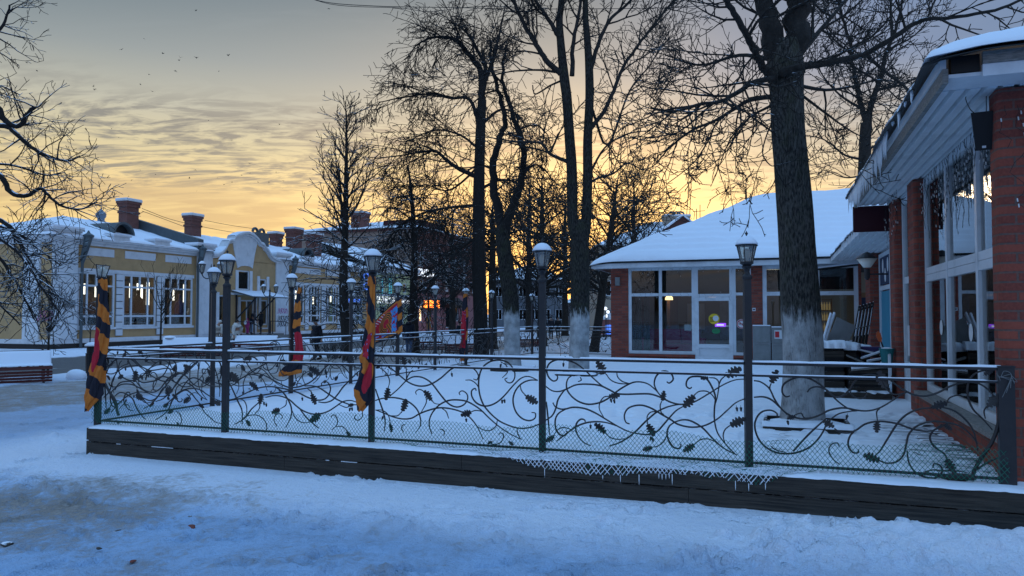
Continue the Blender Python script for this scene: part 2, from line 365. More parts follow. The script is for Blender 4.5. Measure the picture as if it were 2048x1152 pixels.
c2 = nt.mapr(nt.noise(wv.outputs[0], 1.1, 5, .55), .44, .60); band2 = nt.math('MULTIPLY', nt.mapr(zc, .175, .14), nt.mapr(zc, .03, .07))
col = nt.mix(nt.math('MULTIPLY', nt.math('MULTIPLY', c2, band2), .62), col, S(176, 140, 106))
c3 = nt.mapr(nt.noise(wv.outputs[0], 1.6, 6, .6), .5, .72); band3 = nt.mapr(zc, .28, .36)
col = nt.mix(nt.math('MULTIPLY', nt.math('MULTIPLY', c3, band3), .22), col, S(150, 160, 166))
nsk = nt.new('ShaderNodeVectorMath'); nsk.operation = 'SCALE'; nt.link(sky.outputs[0], nsk.inputs[0]); nsk.inputs['Scale'].default_value = .05
vadd = nt.mix(1.0, col, nsk.outputs[0], 'ADD')
br = nt.math('MULTIPLY', nt.mapr(zc, .38, .62, .74, 1.3, True), nt.mapr(fb, 0., .6, 1.45, 1.)); vsc = nt.new('ShaderNodeVectorMath'); vsc.operation = 'SCALE'; nt.link(vadd, vsc.inputs[0]); nt.link(br, vsc.inputs['Scale']); vadd = vsc.outputs[0]
nt.link(vadd, bg.inputs[0]); bg.inputs[1].default_value = 1.0
sd = bpy.data.lights.new('sun', 'SUN'); so = bpy.data.objects.new('sun', sd); COL.objects.link(so)
sd.energy = .35; sd.angle = radians(12); sd.color = (1., .78, .52)
dv = Vector((sin(SUN_AZ)*cos(SUN_EL), cos(SUN_AZ)*cos(SUN_EL), sin(SUN_EL))); so.rotation_euler = dv.to_track_quat('Z', 'Y').to_euler()
SC.view_settings.view_transform = 'Standard'; SC.view_settings.look = 'None'; SC.view_settings.exposure = .34; SC.view_settings.gamma = 1.
SC.cycles.max_bounces = 6; SC.cycles.transparent_max_bounces = 16; SC.cycles.use_denoising = True
# ================================================================ ground
m, nt, b = newmat('ground')
geo = nt.new('ShaderNodeNewGeometry'); pos = geo.outputs['Position']
at_ = nt.new('ShaderNodeAttribute'); at_.attribute_name = 'zone'; sp = nt.new('ShaderNodeSeparateColor'); nt.link(at_.outputs['Color'], sp.inputs[0])
n1 = nt.noise(pos, 1.6, 7, .65); n2 = nt.noise(pos, 14, 5, .6); n3 = nt.noise(pos, 60, 3)
snow = nt.mix(nt.mapr(n2, .3, .7), (.74, .80, .90), (.82, .86, .92))
tram_shade = nt.mix(nt.math('MULTIPLY', nt.mapr(nt.math('ADD', nt.math('MULTIPLY', n1, .6), nt.math('MULTIPLY', n2, .4)), .42, .62), .8), (.35, .50, .69), (.25, .32, .41))  # trodden snow; its colour also darkened and blued to paint in a dimmer foreground
c = nt.mix(sp.outputs[2], snow, tram_shade)
brn = nt.mapr(nt.math('ADD', sp.outputs[0], nt.math('MULTIPLY', nt.math('SUBTRACT', nt.math('ADD', nt.math('MULTIPLY', n1, .5), nt.math('MULTIPLY', n2, .5)), .5), 2.2)), .30, .78)
c = nt.mix(brn, c, nt.mix(nt.mapr(n2, .35, .65), (.19, .165, .14), (.36, .33, .30)))
asp = nt.mapr(nt.math('ADD', sp.outputs[1], nt.math('MULTIPLY', nt.math('SUBTRACT', n1, .5), 1.6)), .35, .75)
c = nt.mix(asp, c, nt.mix(nt.mapr(n2, .35, .7), (.07, .068, .066), (.16, .15, .145)))
spk = nt.mapr(nt.noise(pos, 27, 2), .74, .78); c = nt.mix(nt.math('MULTIPLY', spk, nt.math('MULTIPLY', sp.outputs[2], .6)), c, (.12, .09, .07))
nt.link(c, b.inputs['Base Color']); b.inputs['Roughness'].default_value = .65; b.inputs['Specular IOR Level'].default_value = .25
bp = nt.new('ShaderNodeBump'); bp.inputs['Strength'].default_value = 1.; bp.inputs['Distance'].default_value = .05
nt.link(nt.math('ADD', nt.math('MULTIPLY', n2, .8), nt.math('MULTIPLY', n3, .45)), bp.inputs['Height']); nt.link(bp.outputs[0], b.inputs['Normal'])
def ground_h(X, Y):
    U, V = (X-C0[0])*CA-(Y-C0[1])*SA, (X-C0[0])*SA+(Y-C0[1])*CA
    z = -.15*sst(9, 24, Y)
    dpl = -.25-V                                              # distance in front of the plinth
    inpl = sst(-1.2, -.1, U)*sst(11.2, 10.5, U)
    near = sst(1.9, .6, dpl)*inpl*(dpl > -1)                   # smooth drift lying along the plinth
    tram_shade = sst(.7, 2.0, dpl)*sst(22, 14, Y)  # trodden zone: rough relief, and mask for the painted foreground dimming
    tram_shade = np.maximum(tram_shade, sst(-1.0, -2.2, U)*sst(26, 16, Y)*.8)
    z = z+near*(.05-.05*sst(5, 9.5, U))*sst(0, .5, dpl)+near*.02+.03*(fbm(X*.5, Y*.5)-.5)
    z = z+tram_shade*(.075*(fbm(X*2.2, Y*2.6, 5, 2.1, .66)-.5)+.05*np.abs(fbm(X*6, Y*7, 3)-.5))
    rid = np.exp(-((dpl-1.35-.3*(fbm(X*.8, Y*.8)-.5))/.32)**2)*sst(-1.5, .5, U)*sst(9.6, 8, U)
    z = z+rid*(.02+.11*(fbm(X*3.1+9, Y*4.2, 4)-.42))
    # shovelled heap of lumps at the right, in front of the brick pillar
    hp = sst(7.6, 9.4, U)*np.exp(-((dpl-.95)/.55)**2)
    cl = np.abs(fbm(X*3.4+3, Y*3.4, 3, 2.1, .55)-.5)*2; cl2 = np.abs(fbm(X*9+7, Y*9, 2)-.5)*2
    z = z+hp*(.04+.24*fbm(X*1.6+2, Y*1.6, 3)); zb = z.copy()
    rl = random.Random(12); lumps = []
    for _ in range(620): u_ = rl.triangular(7.9, 11.4, 10.6); lumps.append((u_, -.25-max(.25, rl.gauss(.95, .34)), rl.uniform(.035, .06)+.07*rl.random()**4, .03))
    for _ in range(320): u_ = rl.uniform(-.6, 8.5); lumps.append((u_, -.25-rl.gauss(1.45+.12*sin(u_*1.7), .16), rl.uniform(.02, .05), .01))
    for _ in range(160): lumps.append((rl.gauss(-1.6, .45), rl.uniform(-1.5, 13), rl.uniform(.03, .08), .02))
    for lu, lv, lr, lb_ in lumps:
        cx_, cy_, _z = T(lu, lv); m_ = (np.abs(X-cx_) < lr)&(np.abs(Y-cy_) < lr)
        if not m_.any(): continue
        d2 = lr*lr-((X[m_]-cx_)**2+(Y[m_]-cy_)**2)*(.55+1.2*fbm(X[m_]*11, Y[m_]*11, 2)); z[m_] = np.where(d2 > 0, np.maximum(z[m_], zb[m_]+np.sqrt(np.maximum(d2, 0))*.7+.12*lr*(fbm(X[m_]*14, Y[m_]*14, 2)-.5)), z[m_])
    z = z+sst(10.3, 11.0, U)*sst(1.3, .2, dpl)*(dpl > -.6)*.22
    # bank left of the terrace corner
    bk = np.exp(-((U+1.7-.02*V)/.75)**2)*sst(-2.6, -.4, V)*sst(17, 12, V); z = z+bk*(.05+.14*(fbm(X*1.9, Y*1.9, 4)-.4))
    bk2 = np.exp(-((U+12.2)/1.0)**2)*sst(2, 6, V); z = z+bk2*(.10+.2*(fbm(X*1.3, Y*1.3, 4)-.45))
    bk3 = np.exp(-((U+24.5)/1.6)**2); z = z+bk3*(.15+.3*(fbm(X*1.1, Y*1.1, 4)-.45))
    rp = random.Random(3); foot = []
    for (x0, y0), (x1, y1), n_ in (((-3.2, 6.3), (4.5, 7.2), 24), ((3.9, 5.6), (-2.5, 8.2), 20), ((-6.5, 5.6), (-4.4, 12.5), 22), ((-2.0, 5.2), (2.8, 5.5), 14), ((1.2, 5.3), (3.2, 6.2), 9), ((-7.5, 9.), (-3.2, 6.6), 14), ((-8., 12.), (-6., 16.5), 12), ((2.2, 7.35), (-.5, 8.3), 8)):
        d = atan2(y1-y0, x1-x0)
        for k in range(n_): q = (k+.3*rp.random())/n_; sd = (-1)**k*.11; foot.append((x0+(x1-x0)*q-sin(d)*sd+rp.gauss(0, .07), y0+(y1-y0)*q+cos(d)*sd+rp.gauss(0, .07), d+rp.gauss(0, .25), rp.uniform(.035, .075)))
    foot += [(rp.uniform(-6, 5), rp.uniform(5.1, 6.9), rp.uniform(0, 6), rp.uniform(.02, .045)) for _ in range(70)]
    for fx, fy, fd, dp in foot:
        m_ = (np.abs(X-fx) < .5)&(np.abs(Y-fy) < .5)
        if not m_.any(): continue
        xx, yy = X[m_]-fx, Y[m_]-fy; a = xx*cos(fd)+yy*sin(fd); c = -xx*sin(fd)+yy*cos(fd); e = np.sqrt((a/.15)**2+(c/.058)**2)
        z[m_] += (-dp*sst(1.12, .72, e)+dp*.38*np.exp(-((e-1.35)/.25)**2))
    ter = (U > .1)*(U < 22)*(V > -.15)*(V < 18.0); z = np.where(ter > 0, -.35, z)   # the terrace stands here
    return z, U, V, tram_shade, near
rows = np.concatenate([np.linspace(-60, 3, 24), np.geomspace(3.2, 70, 560)[1:], np.geomspace(72, 3000, 40)])
sxs = np.concatenate([[-9, -5, -3, -2, -1.5, -1.2], np.linspace(-1, 1, 620), [1.2, 1.5, 2, 3, 5, 9]]); wd = np.maximum(9., rows*1.15); wd[rows > 75] *= 1.6
GX = sxs[None, :]*wd[:, None]; GY = np.repeat(rows[:, None], len(sxs), 1)
GZ, GU, GV, GT, GN = ground_h(GX, GY)
n, k = GX.shape; idx = np.arange(n*k).reshape(n, k)
Q = np.stack([idx[:-1, :-1], idx[:-1, 1:], idx[1:, 1:], idx[1:, :-1]], -1).reshape(-1, 4)
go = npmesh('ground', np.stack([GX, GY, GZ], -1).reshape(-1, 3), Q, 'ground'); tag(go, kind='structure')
R_ = .86*np.exp(-(((GX+4.6)/2.3)**2+((GY-6.9)/1.25)**2))*.9+.25*np.exp(-(((GX+1.5)/2.5)**2+((GY-5.4)/.6)**2))
R_ = np.maximum(R_, sst(-11.5, -10.3, GU)*sst(-4.6, -5.8, GU)*sst(-1, 3, GV)*.72)
R_ = np.maximum(R_, sst(20.5, 23, GV)*sst(-14, -12, GU)*.5*sst(40, 8, GU))
G_ = sst(-22.5, -21.2, GU)*sst(-12.8, -14.0, GU)*.95*sst(-8, 0, GV)
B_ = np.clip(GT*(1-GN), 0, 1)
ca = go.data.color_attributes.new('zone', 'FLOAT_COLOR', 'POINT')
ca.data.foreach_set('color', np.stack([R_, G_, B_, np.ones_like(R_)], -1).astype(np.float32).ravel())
# ---- terrace deck, snow covered
m, nt, b = newmat('terrace')
geo = nt.new('ShaderNodeNewGeometry'); pos = geo.outputs['Position']
at_ = nt.new('ShaderNodeAttribute'); at_.attribute_name = 'zone'; sp = nt.new('ShaderNodeSeparateColor'); nt.link(at_.outputs['Color'], sp.inputs[0])
n1 = nt.noise(pos, 3, 6, .65); n2 = nt.noise(pos, 30, 4); tco = nt.new('ShaderNodeTexCoord').outputs['Object']
mp = nt.new('ShaderNodeMapping'); mp.inputs['Scale'].default_value = (.6, 9, 1); nt.link(tco, mp.inputs[0]); n3 = nt.noise(mp.outputs[0], 2.0, 5, .6)
f = nt.mapr(nt.math('ADD', sp.outputs[0], nt.math('MULTIPLY', nt.math('SUBTRACT', n3, .5), 2.4)), .42, .72)
c = nt.mix(f, nt.mix(nt.mapr(n1, .3, .7), (.80, .84, .90), (.85, .88, .92)), (.045, .040, .037)); nt.link(c, b.inputs['Base Color']); b.inputs['Roughness'].default_value = .6
bp = nt.new('ShaderNodeBump'); bp.inputs['Strength'].default_value = .35; bp.inputs['Distance'].default_value = .015; nt.link(n2, bp.inputs['Height']); nt.link(bp.outputs[0], b.inputs['Normal'])
TRUNKS = [uv_of(*gp(1607, 848, TZ)), uv_of(*gp(1158, 748, TZ)), uv_of(*gp(1025, 740, TZ))]
us = np.linspace(.135, 10.8, 380); vs = np.concatenate([np.linspace(-.235, 9, 420), np.linspace(9.05, 17.9, 120)])
TU, TV = np.meshgrid(us, vs)
TZg = .035*(fbm(TU*.6, TV*.6)-.5)+.008*(fbm(TU*4, TV*4)-.5)+.016+.035*np.exp(-((TV-.25)/.3)**2)*fbm(TU*.9, TV*.2)
rgh = sst(6.5, 8, TU)*sst(3.2, 1.8, TV); TZg = TZg+rgh*.02*(fbm(TU*9, TV*9, 3)-.5)
for tu_, tv_ in TRUNKS: TZg = TZg-.05*np.exp(-(((TU-tu_)**2+(TV-tv_)**2)/.30))
ft = sst(3.5, 8, TU)*sst(5.5, 2.2, np.abs(TV-2.5)*1.6)                         # sparrow and foot prints
TZg = TZg-ft*.042*sst(.56, .68, fbm(TU*7+5, TV*7, 2))
wet = sst(9.2, 10.1, TU)*sst(.2, .8, TV)*sst(4.8, 3.6, TV)*.56+.38*np.exp(-((TU-8.2-.12*TV)/.16)**2)*sst(6, 4, TV)
TZg = TZg-.012*np.clip(wet, 0, 1)
edge = np.minimum(TV+.235, .12)/.12; TZg = TZg-.02*(1-edge)**2
n, k = TU.shape; idx = np.arange(n*k).reshape(n, k); Q = np.stack([idx[:-1, :-1], idx[:-1, 1:], idx[1:, 1:], idx[1:, :-1]], -1).reshape(-1, 4)
to = npmesh('terrace_floor', np.stack([TU, TV, TZg], -1).reshape(-1, 3), Q, 'terrace'); tag(to, kind='structure')
to.location = T(0, 0, TZ); to.rotation_euler = (0, 0, -A)
ca = to.data.color_attributes.new('zone', 'FLOAT_COLOR', 'POINT'); ca.data.foreach_set('color', np.stack([wet, wet*0, wet*0, wet*0+1], -1).astype(np.float32).ravel())
# ---- timber plinth
def wavy_snow(mb, x0, x1, y0, y1, z, h=.02, n=160, amp=.4, ragged=.0):
    """a ridge of snow lying along x on a ledge: rounded profile with uneven height"""
    prof = [(0, 0), (.04, .6), (.25, 1.), (.75, 1.), (.96, .6), (1, 0)]; vsn = []; k = len(prof)
    ph = random.random()*50
    for i in range(n+1):
        x = x0+(x1-x0)*i/n; hh = h*(1-amp/2+amp*float(fbm(np.array(x*5+ph), np.array(ph), 3)))
        if fbm(np.array(x*2.1+ph), np.array(ph+9), 2) < ragged: hh *= .15
        j = .25*(y1-y0)*(float(fbm(np.array(x*11+ph), np.array(3+ph), 2))-.5)
        for a, q in prof: vsn.append((x, y0+(y1-y0)*a+j*(1 if a < .3 else -1), z+hh*q))
    fs = [(i*k+q, (i+1)*k+q, (i+1)*k+q+1, i*k+q+1) for i in range(n) for q in range(k-1)]+[tuple(range(k)), tuple(range(n*k, n*k+k))[::-1]]
    mb.add(vsn, fs)
PX0, PV = .13, -.24
off = (PX0, PV, 0)
pl = tthing('timber_plinth', 'low plinth of two dark stained boards carrying the front fence', 'plinth', PX0, PV, 0)
for nm, z0, z1, d, xs in (('upper_board', .185, .345, .0, (PX0, 5.3, 10.42)), ('lower_board', -.25, .172, .012, (PX0, 3.1, 7.6, 10.42))):
    for a0, a1 in zip(xs[:-1], xs[1:]): MB().box(a0+.002, a1-.002, PV+d, PV+.06+d, z0, z1).build('board', 'dark_wood', pl, off)
MB().box(PX0+.02, 10.38, PV+.075, -.05, -.25, .34).build('core', 'black', pl, off)
mb = MB(); wavy_snow(mb, PX0, 10.36, PV-.003, .05, .345, .022, 400, .8); mb.build('snow_cap', 'snow', pl, off, True)
mb = MB()
for _ in range(4):
    a = random.uniform(0, 7); l = random.uniform(.03, .5); wavy_snow(mb, a+.1, a+.1+l, PV+.003, PV+.011, .172, .006, 20, 1.)
mb.build('snow_in_joint', 'snow', pl, off, True)
pl = tthing('timber_plinth', 'dark board plinth under the fence side facing the street', 'plinth', 0, 0, 0)
for z0, z1 in ((.195, .345), (-.2, .182)): MB().box(PX0-.06, PX0-.004, PV+.02, 18.2, z0, z1).build('board', 'dark_wood', pl)
mb = MB(); mb.box(PX0-.055, .1, -.2, 18.2, .346, .362); mb.build('snow_cap', 'snow', pl)
# ================================================================ fence panels, lamp posts
B1 = (190, 690, 5.76, '''m 130,330 170,240 240,170 330,150 420,170 490,230 560,285|m 560,290 640,345 720,395 800,418 870,395 920,340 940,270 920,200 870,165 800,140 740,135|t 210,420 250,310 320,240 400,215|m 380,170 430,280 480,380 540,430 620,425 710,405 790,345 840,250 860,180|t 590,290 690,240 780,230 850,270 880,330 860,410 810,455|m 230,520 280,440 360,420 430,430 490,500|m 470,410 540,500 620,540 690,540 760,490 830,400 910,340 990,330 1060,370 1110,430 1170,475 1240,478 1310,440 1340,400|m 230,590 280,550 350,560 430,620 470,710 530,800 580,855|t 530,575 580,650 640,710|m 560,610 640,640 720,600 780,500 840,470 880,490|m 700,650 780,620 860,550 940,450 1000,370 1080,280 1150,210 1230,175 1300,220 1330,280|m 700,860 790,800 850,730 900,620 960,550 1040,510 1130,500 1220,520 1290,570 1380,620 1440,640|m 800,700 880,630 960,560 1040,520 1110,560 1160,620 1220,690|t 1220,700 1260,770 1330,840 1390,890 1480,910|t 930,760 980,800 1000,870 980,930|m 990,520 1060,420 1130,378 1210,400 1300,460 1390,475 1470,470|t 650,375 640,340 680,315 715,360 700,450 640,540|t 140,500 200,620 240,720 265,800|k 110,430 170,540 230,640 250,740 275,810|t 1100,240 1095,340 1095,470|t 1240,355 1250,400 1220,470|t 1280,280 1240,280 1240,330 1280,330|t 1060,560 1100,620 1060,670|t 160,90 220,110 250,200 250,310 200,420 220,560|t 280,740 320,690 380,690 400,720|t 120,300 150,240 230,200|m 1380,160 1440,210 1455,320 1430,420''',
 '330,155>360,80 480,300>455,430 490,510>505,575 330,350>270,385 640,705>690,640 830,490>900,540 1030,230>1095,280 1330,350>1300,270 900,570>960,630 850,785>905,750 530,350>560,400 1200,690>1265,720 1450,690>1380,640 590,195>620,130 250,870>285,905 950,890>975,930 160,220>150,150 180,400>140,350',
 '360,275 595,385 940,350 1060,625 830,840 1235,620 365,640')
B2 = (440, 690, 5.484, '''m 95,605 180,580 300,520 430,470 560,457 700,480 850,520 960,575 1060,605 1140,595 1190,550 1210,480 1190,420 1150,400 1115,420 1120,450|m 90,400 200,380 330,310 450,230 540,190|m 350,320 430,315 520,350 620,405 740,460 830,465 920,440 1000,400 1070,335 1130,270 1200,210 1280,195 1360,240 1420,310 1460,360|m 930,450 1010,448 1090,470 1180,530 1280,595 1380,640 1440,655 1530,655|m 1080,625 1150,632 1230,605 1290,540 1350,460 1420,390 1520,290 1620,250|m 100,410 150,510 200,620 240,720 245,870|t 120,420 200,450 290,440 360,450 420,500|m 500,575 590,555 680,565 760,600 840,670 910,720 1000,755 1090,755 1180,730 1260,680 1340,625 1420,608 1490,625 1530,650|m 600,460 680,510 740,590 780,680 780,780 720,905|m 880,710 960,810 1080,915|t 730,600 720,660 660,700|t 790,720 830,800 900,850 980,850|m 430,630 350,700 290,780 250,820 160,870|t 250,800 330,770 420,775 490,830 515,900 495,955 460,945 465,930|t 440,640 430,700 380,760|t 200,590 260,610 295,680 290,770|t 625,895 595,830 610,770 660,755 685,790 675,810|t 1225,930 1280,880 1290,820 1260,770 1225,775 1222,800|t 1280,895 1340,895 1390,940|t 1560,720 1560,790 1510,825 1475,800 1490,765|t 950,470 1000,510 1020,560|t 840,470 850,420 900,430|t 1310,655 1380,685 1430,665|t 540,195 600,180 640,230 620,300 560,310|m 240,180 300,130 380,140 430,190 500,200''',
 '200,410>125,300 420,490>325,410 440,645>460,530 660,705>570,745 1010,540>1055,655 1000,835>1105,750 985,255>1105,325 740,220>660,165 260,180>355,140 1440,260>1420,140 1470,650>1410,670 295,825>340,890 1395,945>1440,1010 1560,470>1610,620',
 '910,590 490,640 515,655 1430,705 1455,700 260,525')
B3 = (730, 690, 5.235, '''m 110,200 200,205 300,265 430,375 520,420 610,430 700,405 800,340 900,255 1000,215 1080,215 1150,260 1185,320 1170,365 1135,355|m 260,535 350,455 430,375 500,335 580,335 650,365 710,415 790,520 860,600 920,640 980,648 1040,620 1075,560 1065,510 1020,480 985,500 995,525|m 700,930 675,850 680,770 720,690 790,620 880,580 980,575 1080,595 1200,670 1300,765 1400,850 1520,930 1640,990|m 1820,830 1740,860 1640,872 1530,850 1400,790 1290,690 1230,600 1195,480 1195,350 1230,240 1310,175 1410,158 1500,185 1560,260 1570,330 1545,385 1500,395 1465,360 1490,345|t 1050,368 1110,370 1165,410 1195,460|m 1165,478 1150,455 1118,480 1120,540 1160,600 1230,635 1300,635 1380,600 1460,530 1560,415 1640,345 1720,330 1810,370|m 1810,368 1720,370 1640,405 1575,480 1550,580 1575,690 1640,765 1720,792 1780,765 1785,715 1745,705|m 110,580 180,560 270,550 380,565 470,605 540,670 575,750 580,840 530,920|m 110,680 200,715 300,755 400,775 490,765 570,720 660,685 760,660 850,660 950,680 1040,715 1110,770 1170,850 1210,930 1235,985|m 110,460 150,580 190,700 210,800 200,905|t 640,550 640,610 580,720|t 540,520 530,490 570,465 620,490 690,560 730,610 790,620|t 800,660 850,700 875,770|t 430,225 435,310 430,375|t 150,235 220,290 255,370 245,450|t 500,265 460,300 430,375|t 1100,705 1160,685 1240,700|t 1385,790 1370,850 1310,895 1240,890 1170,850|t 1590,870 1600,930 1630,985|t 405,915 385,870 395,840 425,830|t 825,950 830,905 805,880 785,890|t 1290,1010 1350,1040 1420,1020 1450,960 1440,925 1405,925 1410,940|t 1625,420 1640,480 1695,540|t 270,740 340,740 390,690|t 120,680 180,685 240,730 265,820|t 1420,175 1480,215 1490,285 1435,345''',
 '247,450>220,580 395,690>435,560 697,575>620,475 420,230>392,105 1690,535>1815,610 1115,700>1005,740 265,820>282,915 1510,1010>1560,1050 1290,1030>1340,1010 120,240>165,220',
 '915,310 1440,590 1465,585 1065,785 190,760 1425,215')
B4 = (1070, 700, 4.6545, '''m 100,340 160,380 230,385 300,360 380,325 480,318 600,330 690,370 760,405 850,412 980,408 1080,412 1180,445 1260,485 1340,505 1420,500 1500,475 1620,405 1750,325 1860,280 1960,270|m 100,655 160,610 195,540 215,460 265,385 300,360|m 185,228 210,245 200,280 165,288 125,250 110,190 130,130 190,95 270,90 370,120 450,175 540,260 620,330 700,375 760,405|t 400,295 430,280 420,250|m 340,240 310,265 295,310 300,370 340,430 410,480 500,505 600,490 690,445 770,380 850,330 920,300 990,298 1060,320 1130,380 1180,440|t 760,205 770,250 810,290 870,310 910,305|t 660,220 700,275 760,305 840,315 910,305|m 1225,295 1250,308 1285,275 1270,225 1220,198 1170,205 1125,250 1110,320 1140,390 1180,440|m 880,688 845,670 832,610 860,550 920,520 1000,515 1090,545 1180,600 1260,645 1330,690 1430,715 1520,715 1600,695 1700,640 1790,560 1870,490 1960,450|m 690,895 780,865 860,820 940,755 1030,665 1130,580 1220,535 1310,512 1400,505|m 930,775 1000,785 1070,785 1140,755 1200,690 1260,620 1320,560 1400,515|m 165,490 190,530 240,550 290,548 340,535 400,535 480,550 570,590 660,645 770,710 860,755 930,775|m 290,548 220,590 190,650 195,730 230,785 275,795 300,770 290,755|m 200,850 290,780 380,715 470,680 560,668 660,675 770,710|m 470,670 460,650 425,645 390,680 380,740 410,810 460,865 520,890|t 170,800 210,745 260,722 320,735 360,765|t 690,430 640,440 605,490 600,550 640,625|t 1150,575 1080,578 1045,620 1050,685|t 1180,475 1165,520 1175,580 1200,600|m 1460,345 1440,358 1410,335 1415,285 1455,250 1540,248 1600,270 1650,350 1680,440 1670,550 1672,660 1700,770 1770,870 1870,975|t 1620,258 1680,265 1712,310 1700,420 1685,490|t 1770,240 1730,280 1712,330|t 1480,420 1530,385 1600,385 1650,420 1680,470|m 1300,670 1250,710 1230,770 1245,840 1290,905 1340,915 1360,890 1345,870|t 1230,780 1200,850 1140,895 1090,905|m 1300,670 1380,650 1460,665 1560,725 1650,820 1750,910 1880,980|t 1480,880 1540,835 1610,828 1680,855|t 1820,700 1770,740 1752,800 1770,870|t 650,770 700,815 770,832 840,825|m 105,480 120,620 135,790''',
 '657,218>575,100 1185,470>1203,375 690,430>795,420 1483,425>1380,535 1778,240>1925,165 1615,258>1540,268 657,772>552,683 1050,690>1112,805 1820,700>1960,635 1483,880>1378,942 1092,905>1000,930 180,800>100,850 270,100>285,55',
 '710,468 740,475 520,710 1080,820 1100,835 1880,548 1918,548 268,135')
B5 = (1480, 710, 3.606, '''m 100,185 150,195 210,240 250,320 300,390 360,435 430,458 500,458 570,435 640,400 720,383 780,385 850,400 930,402 1010,380 1090,335 1160,290 1200,270|m 360,295 330,300 305,270 310,220 350,185 420,160 500,170 580,215 650,280 720,345 790,390 850,402|m 485,268 510,240 560,230 620,250 680,300 740,295 790,250 820,200 870,155 940,140 1000,150|t 790,250 810,290 850,312 890,310 915,280 900,258|m 1060,160 1110,200 1170,245 1250,285 1340,295 1430,270 1530,220 1640,195 1720,205 1790,250 1840,310 1870,400|t 1040,220 1070,260 1120,285 1200,270|m 100,305 170,302 230,325 290,380 340,430|m 265,455 265,420 215,398 150,415 110,480 115,560 160,640 240,695 330,712 420,700 500,665 560,610 600,550 630,490 700,430 780,408 850,402|m 385,695 460,610 540,530 620,460|t 220,655 260,685 330,702|t 520,655 530,718|t 390,435 440,420 470,455 560,440|m 680,530 720,555 780,562 840,540 900,500 980,480 1060,482 1150,500 1230,530 1310,548 1380,548 1450,520 1500,490|m 830,540 790,590 780,650 810,700 850,705 855,680|t 720,790 670,750 640,690 660,645 700,635 718,665|m 1385,380 1290,390 1200,430 1130,500 1060,610 1010,690 980,720|m 1000,760 1060,780 1130,770 1180,720 1200,640 1220,570 1280,510 1380,480 1480,485 1580,510 1650,560 1700,620 1715,690|m 1205,690 1220,780 1270,850 1340,895 1410,890 1460,840 1440,795 1400,785 1390,815|m 1450,375 1540,400 1620,460 1680,540 1710,640|t 1490,350 1510,310 1570,290 1620,310|m 1800,100 1700,130 1650,190 1640,290 1680,390 1750,460 1820,540|k 1670,930 1690,830 1740,740 1820,620 1860,500 1870,400 1850,340|m 1690,840 1780,780 1860,740|m 1460,500 1390,550 1370,600 1400,660 1470,710 1500,760|t 1010,385 985,410 990,470|t 1770,460 1760,400 1800,350|t 225,205 215,240 240,300''',
 '225,200>272,105 1050,235>1000,110 1490,345>1378,380 990,475>985,562 1005,760>885,718 1488,750>1550,855 1790,370>1870,280 600,470>680,520 400,440>340,460 1470,500>1530,540 1760,140>1830,100',
 '770,445 345,485')
def leaf_mesh():
    out = [(0, 0)]; N = 5
    for i in range(N):
        t = (i+.5)/N; w = .30*sin(pi*(t*.72+.14))*(1.05 if i < 4 else .8)
        out += [(t-.085, w*.62), (t-.03, w*1.05), (t+.045, w*.98), (t+.09, w*.55)]
    up = out+[(1.0, .06)]; lo = [(x, -y) for x, y in up[::-1]][:-1]
    poly = up+lo; mb = MB(); n = len(poly); top = []; 
    def zz(x, y): return .05*sin(3*x)+.35*abs(y)*.35
    c = [(x, zz(x, y)-.02, y) for x, y in poly]; d = [(x, zz(x, y)+.03, y) for x, y in poly]
    sp = [(x, -.035 if k else .045, 0) for k in (1, 0) for x in (.0, .25, .5, .75, .98)]
    mb.add(c+d, [(i, (i+1) % n, n+(i+1) % n, n+i) for i in range(n)]); mb.add(c, [tuple(range(n))]); mb.add(d, [tuple(range(n))[::-1]])
    mb.tube([(-.15, 0, 0), (.1, -.02, 0), (.6, .03, 0), (.95, .03, 0)], [.03, .03, .018, .006], 4)
    me = mb.build('oak_leaf', 'iron'); d_ = me.data; bpy.data.objects.remove(me); return d_
LEAF = leaf_mesh()
def acorn_mesh():
    mb = MB(); mb.lathe([(.001, -.5), (.12, -.42), (.2, -.2), (.2, .05), (.26, .06), (.22, .3), (.05, .36), (.03, .75)], 7); o = mb.build('acorn', 'iron', smooth=True); d_ = o.data; bpy.data.objects.remove(o); return d_
ACORN = acorn_mesh()
PB = [(200, 848), (450, 863), (743, 880), (1085, 897), (1498, 931), (2016, 976)]
UP = [rv(px, py, 0.)[0] for px, py in PB]; UP[0] = 0.
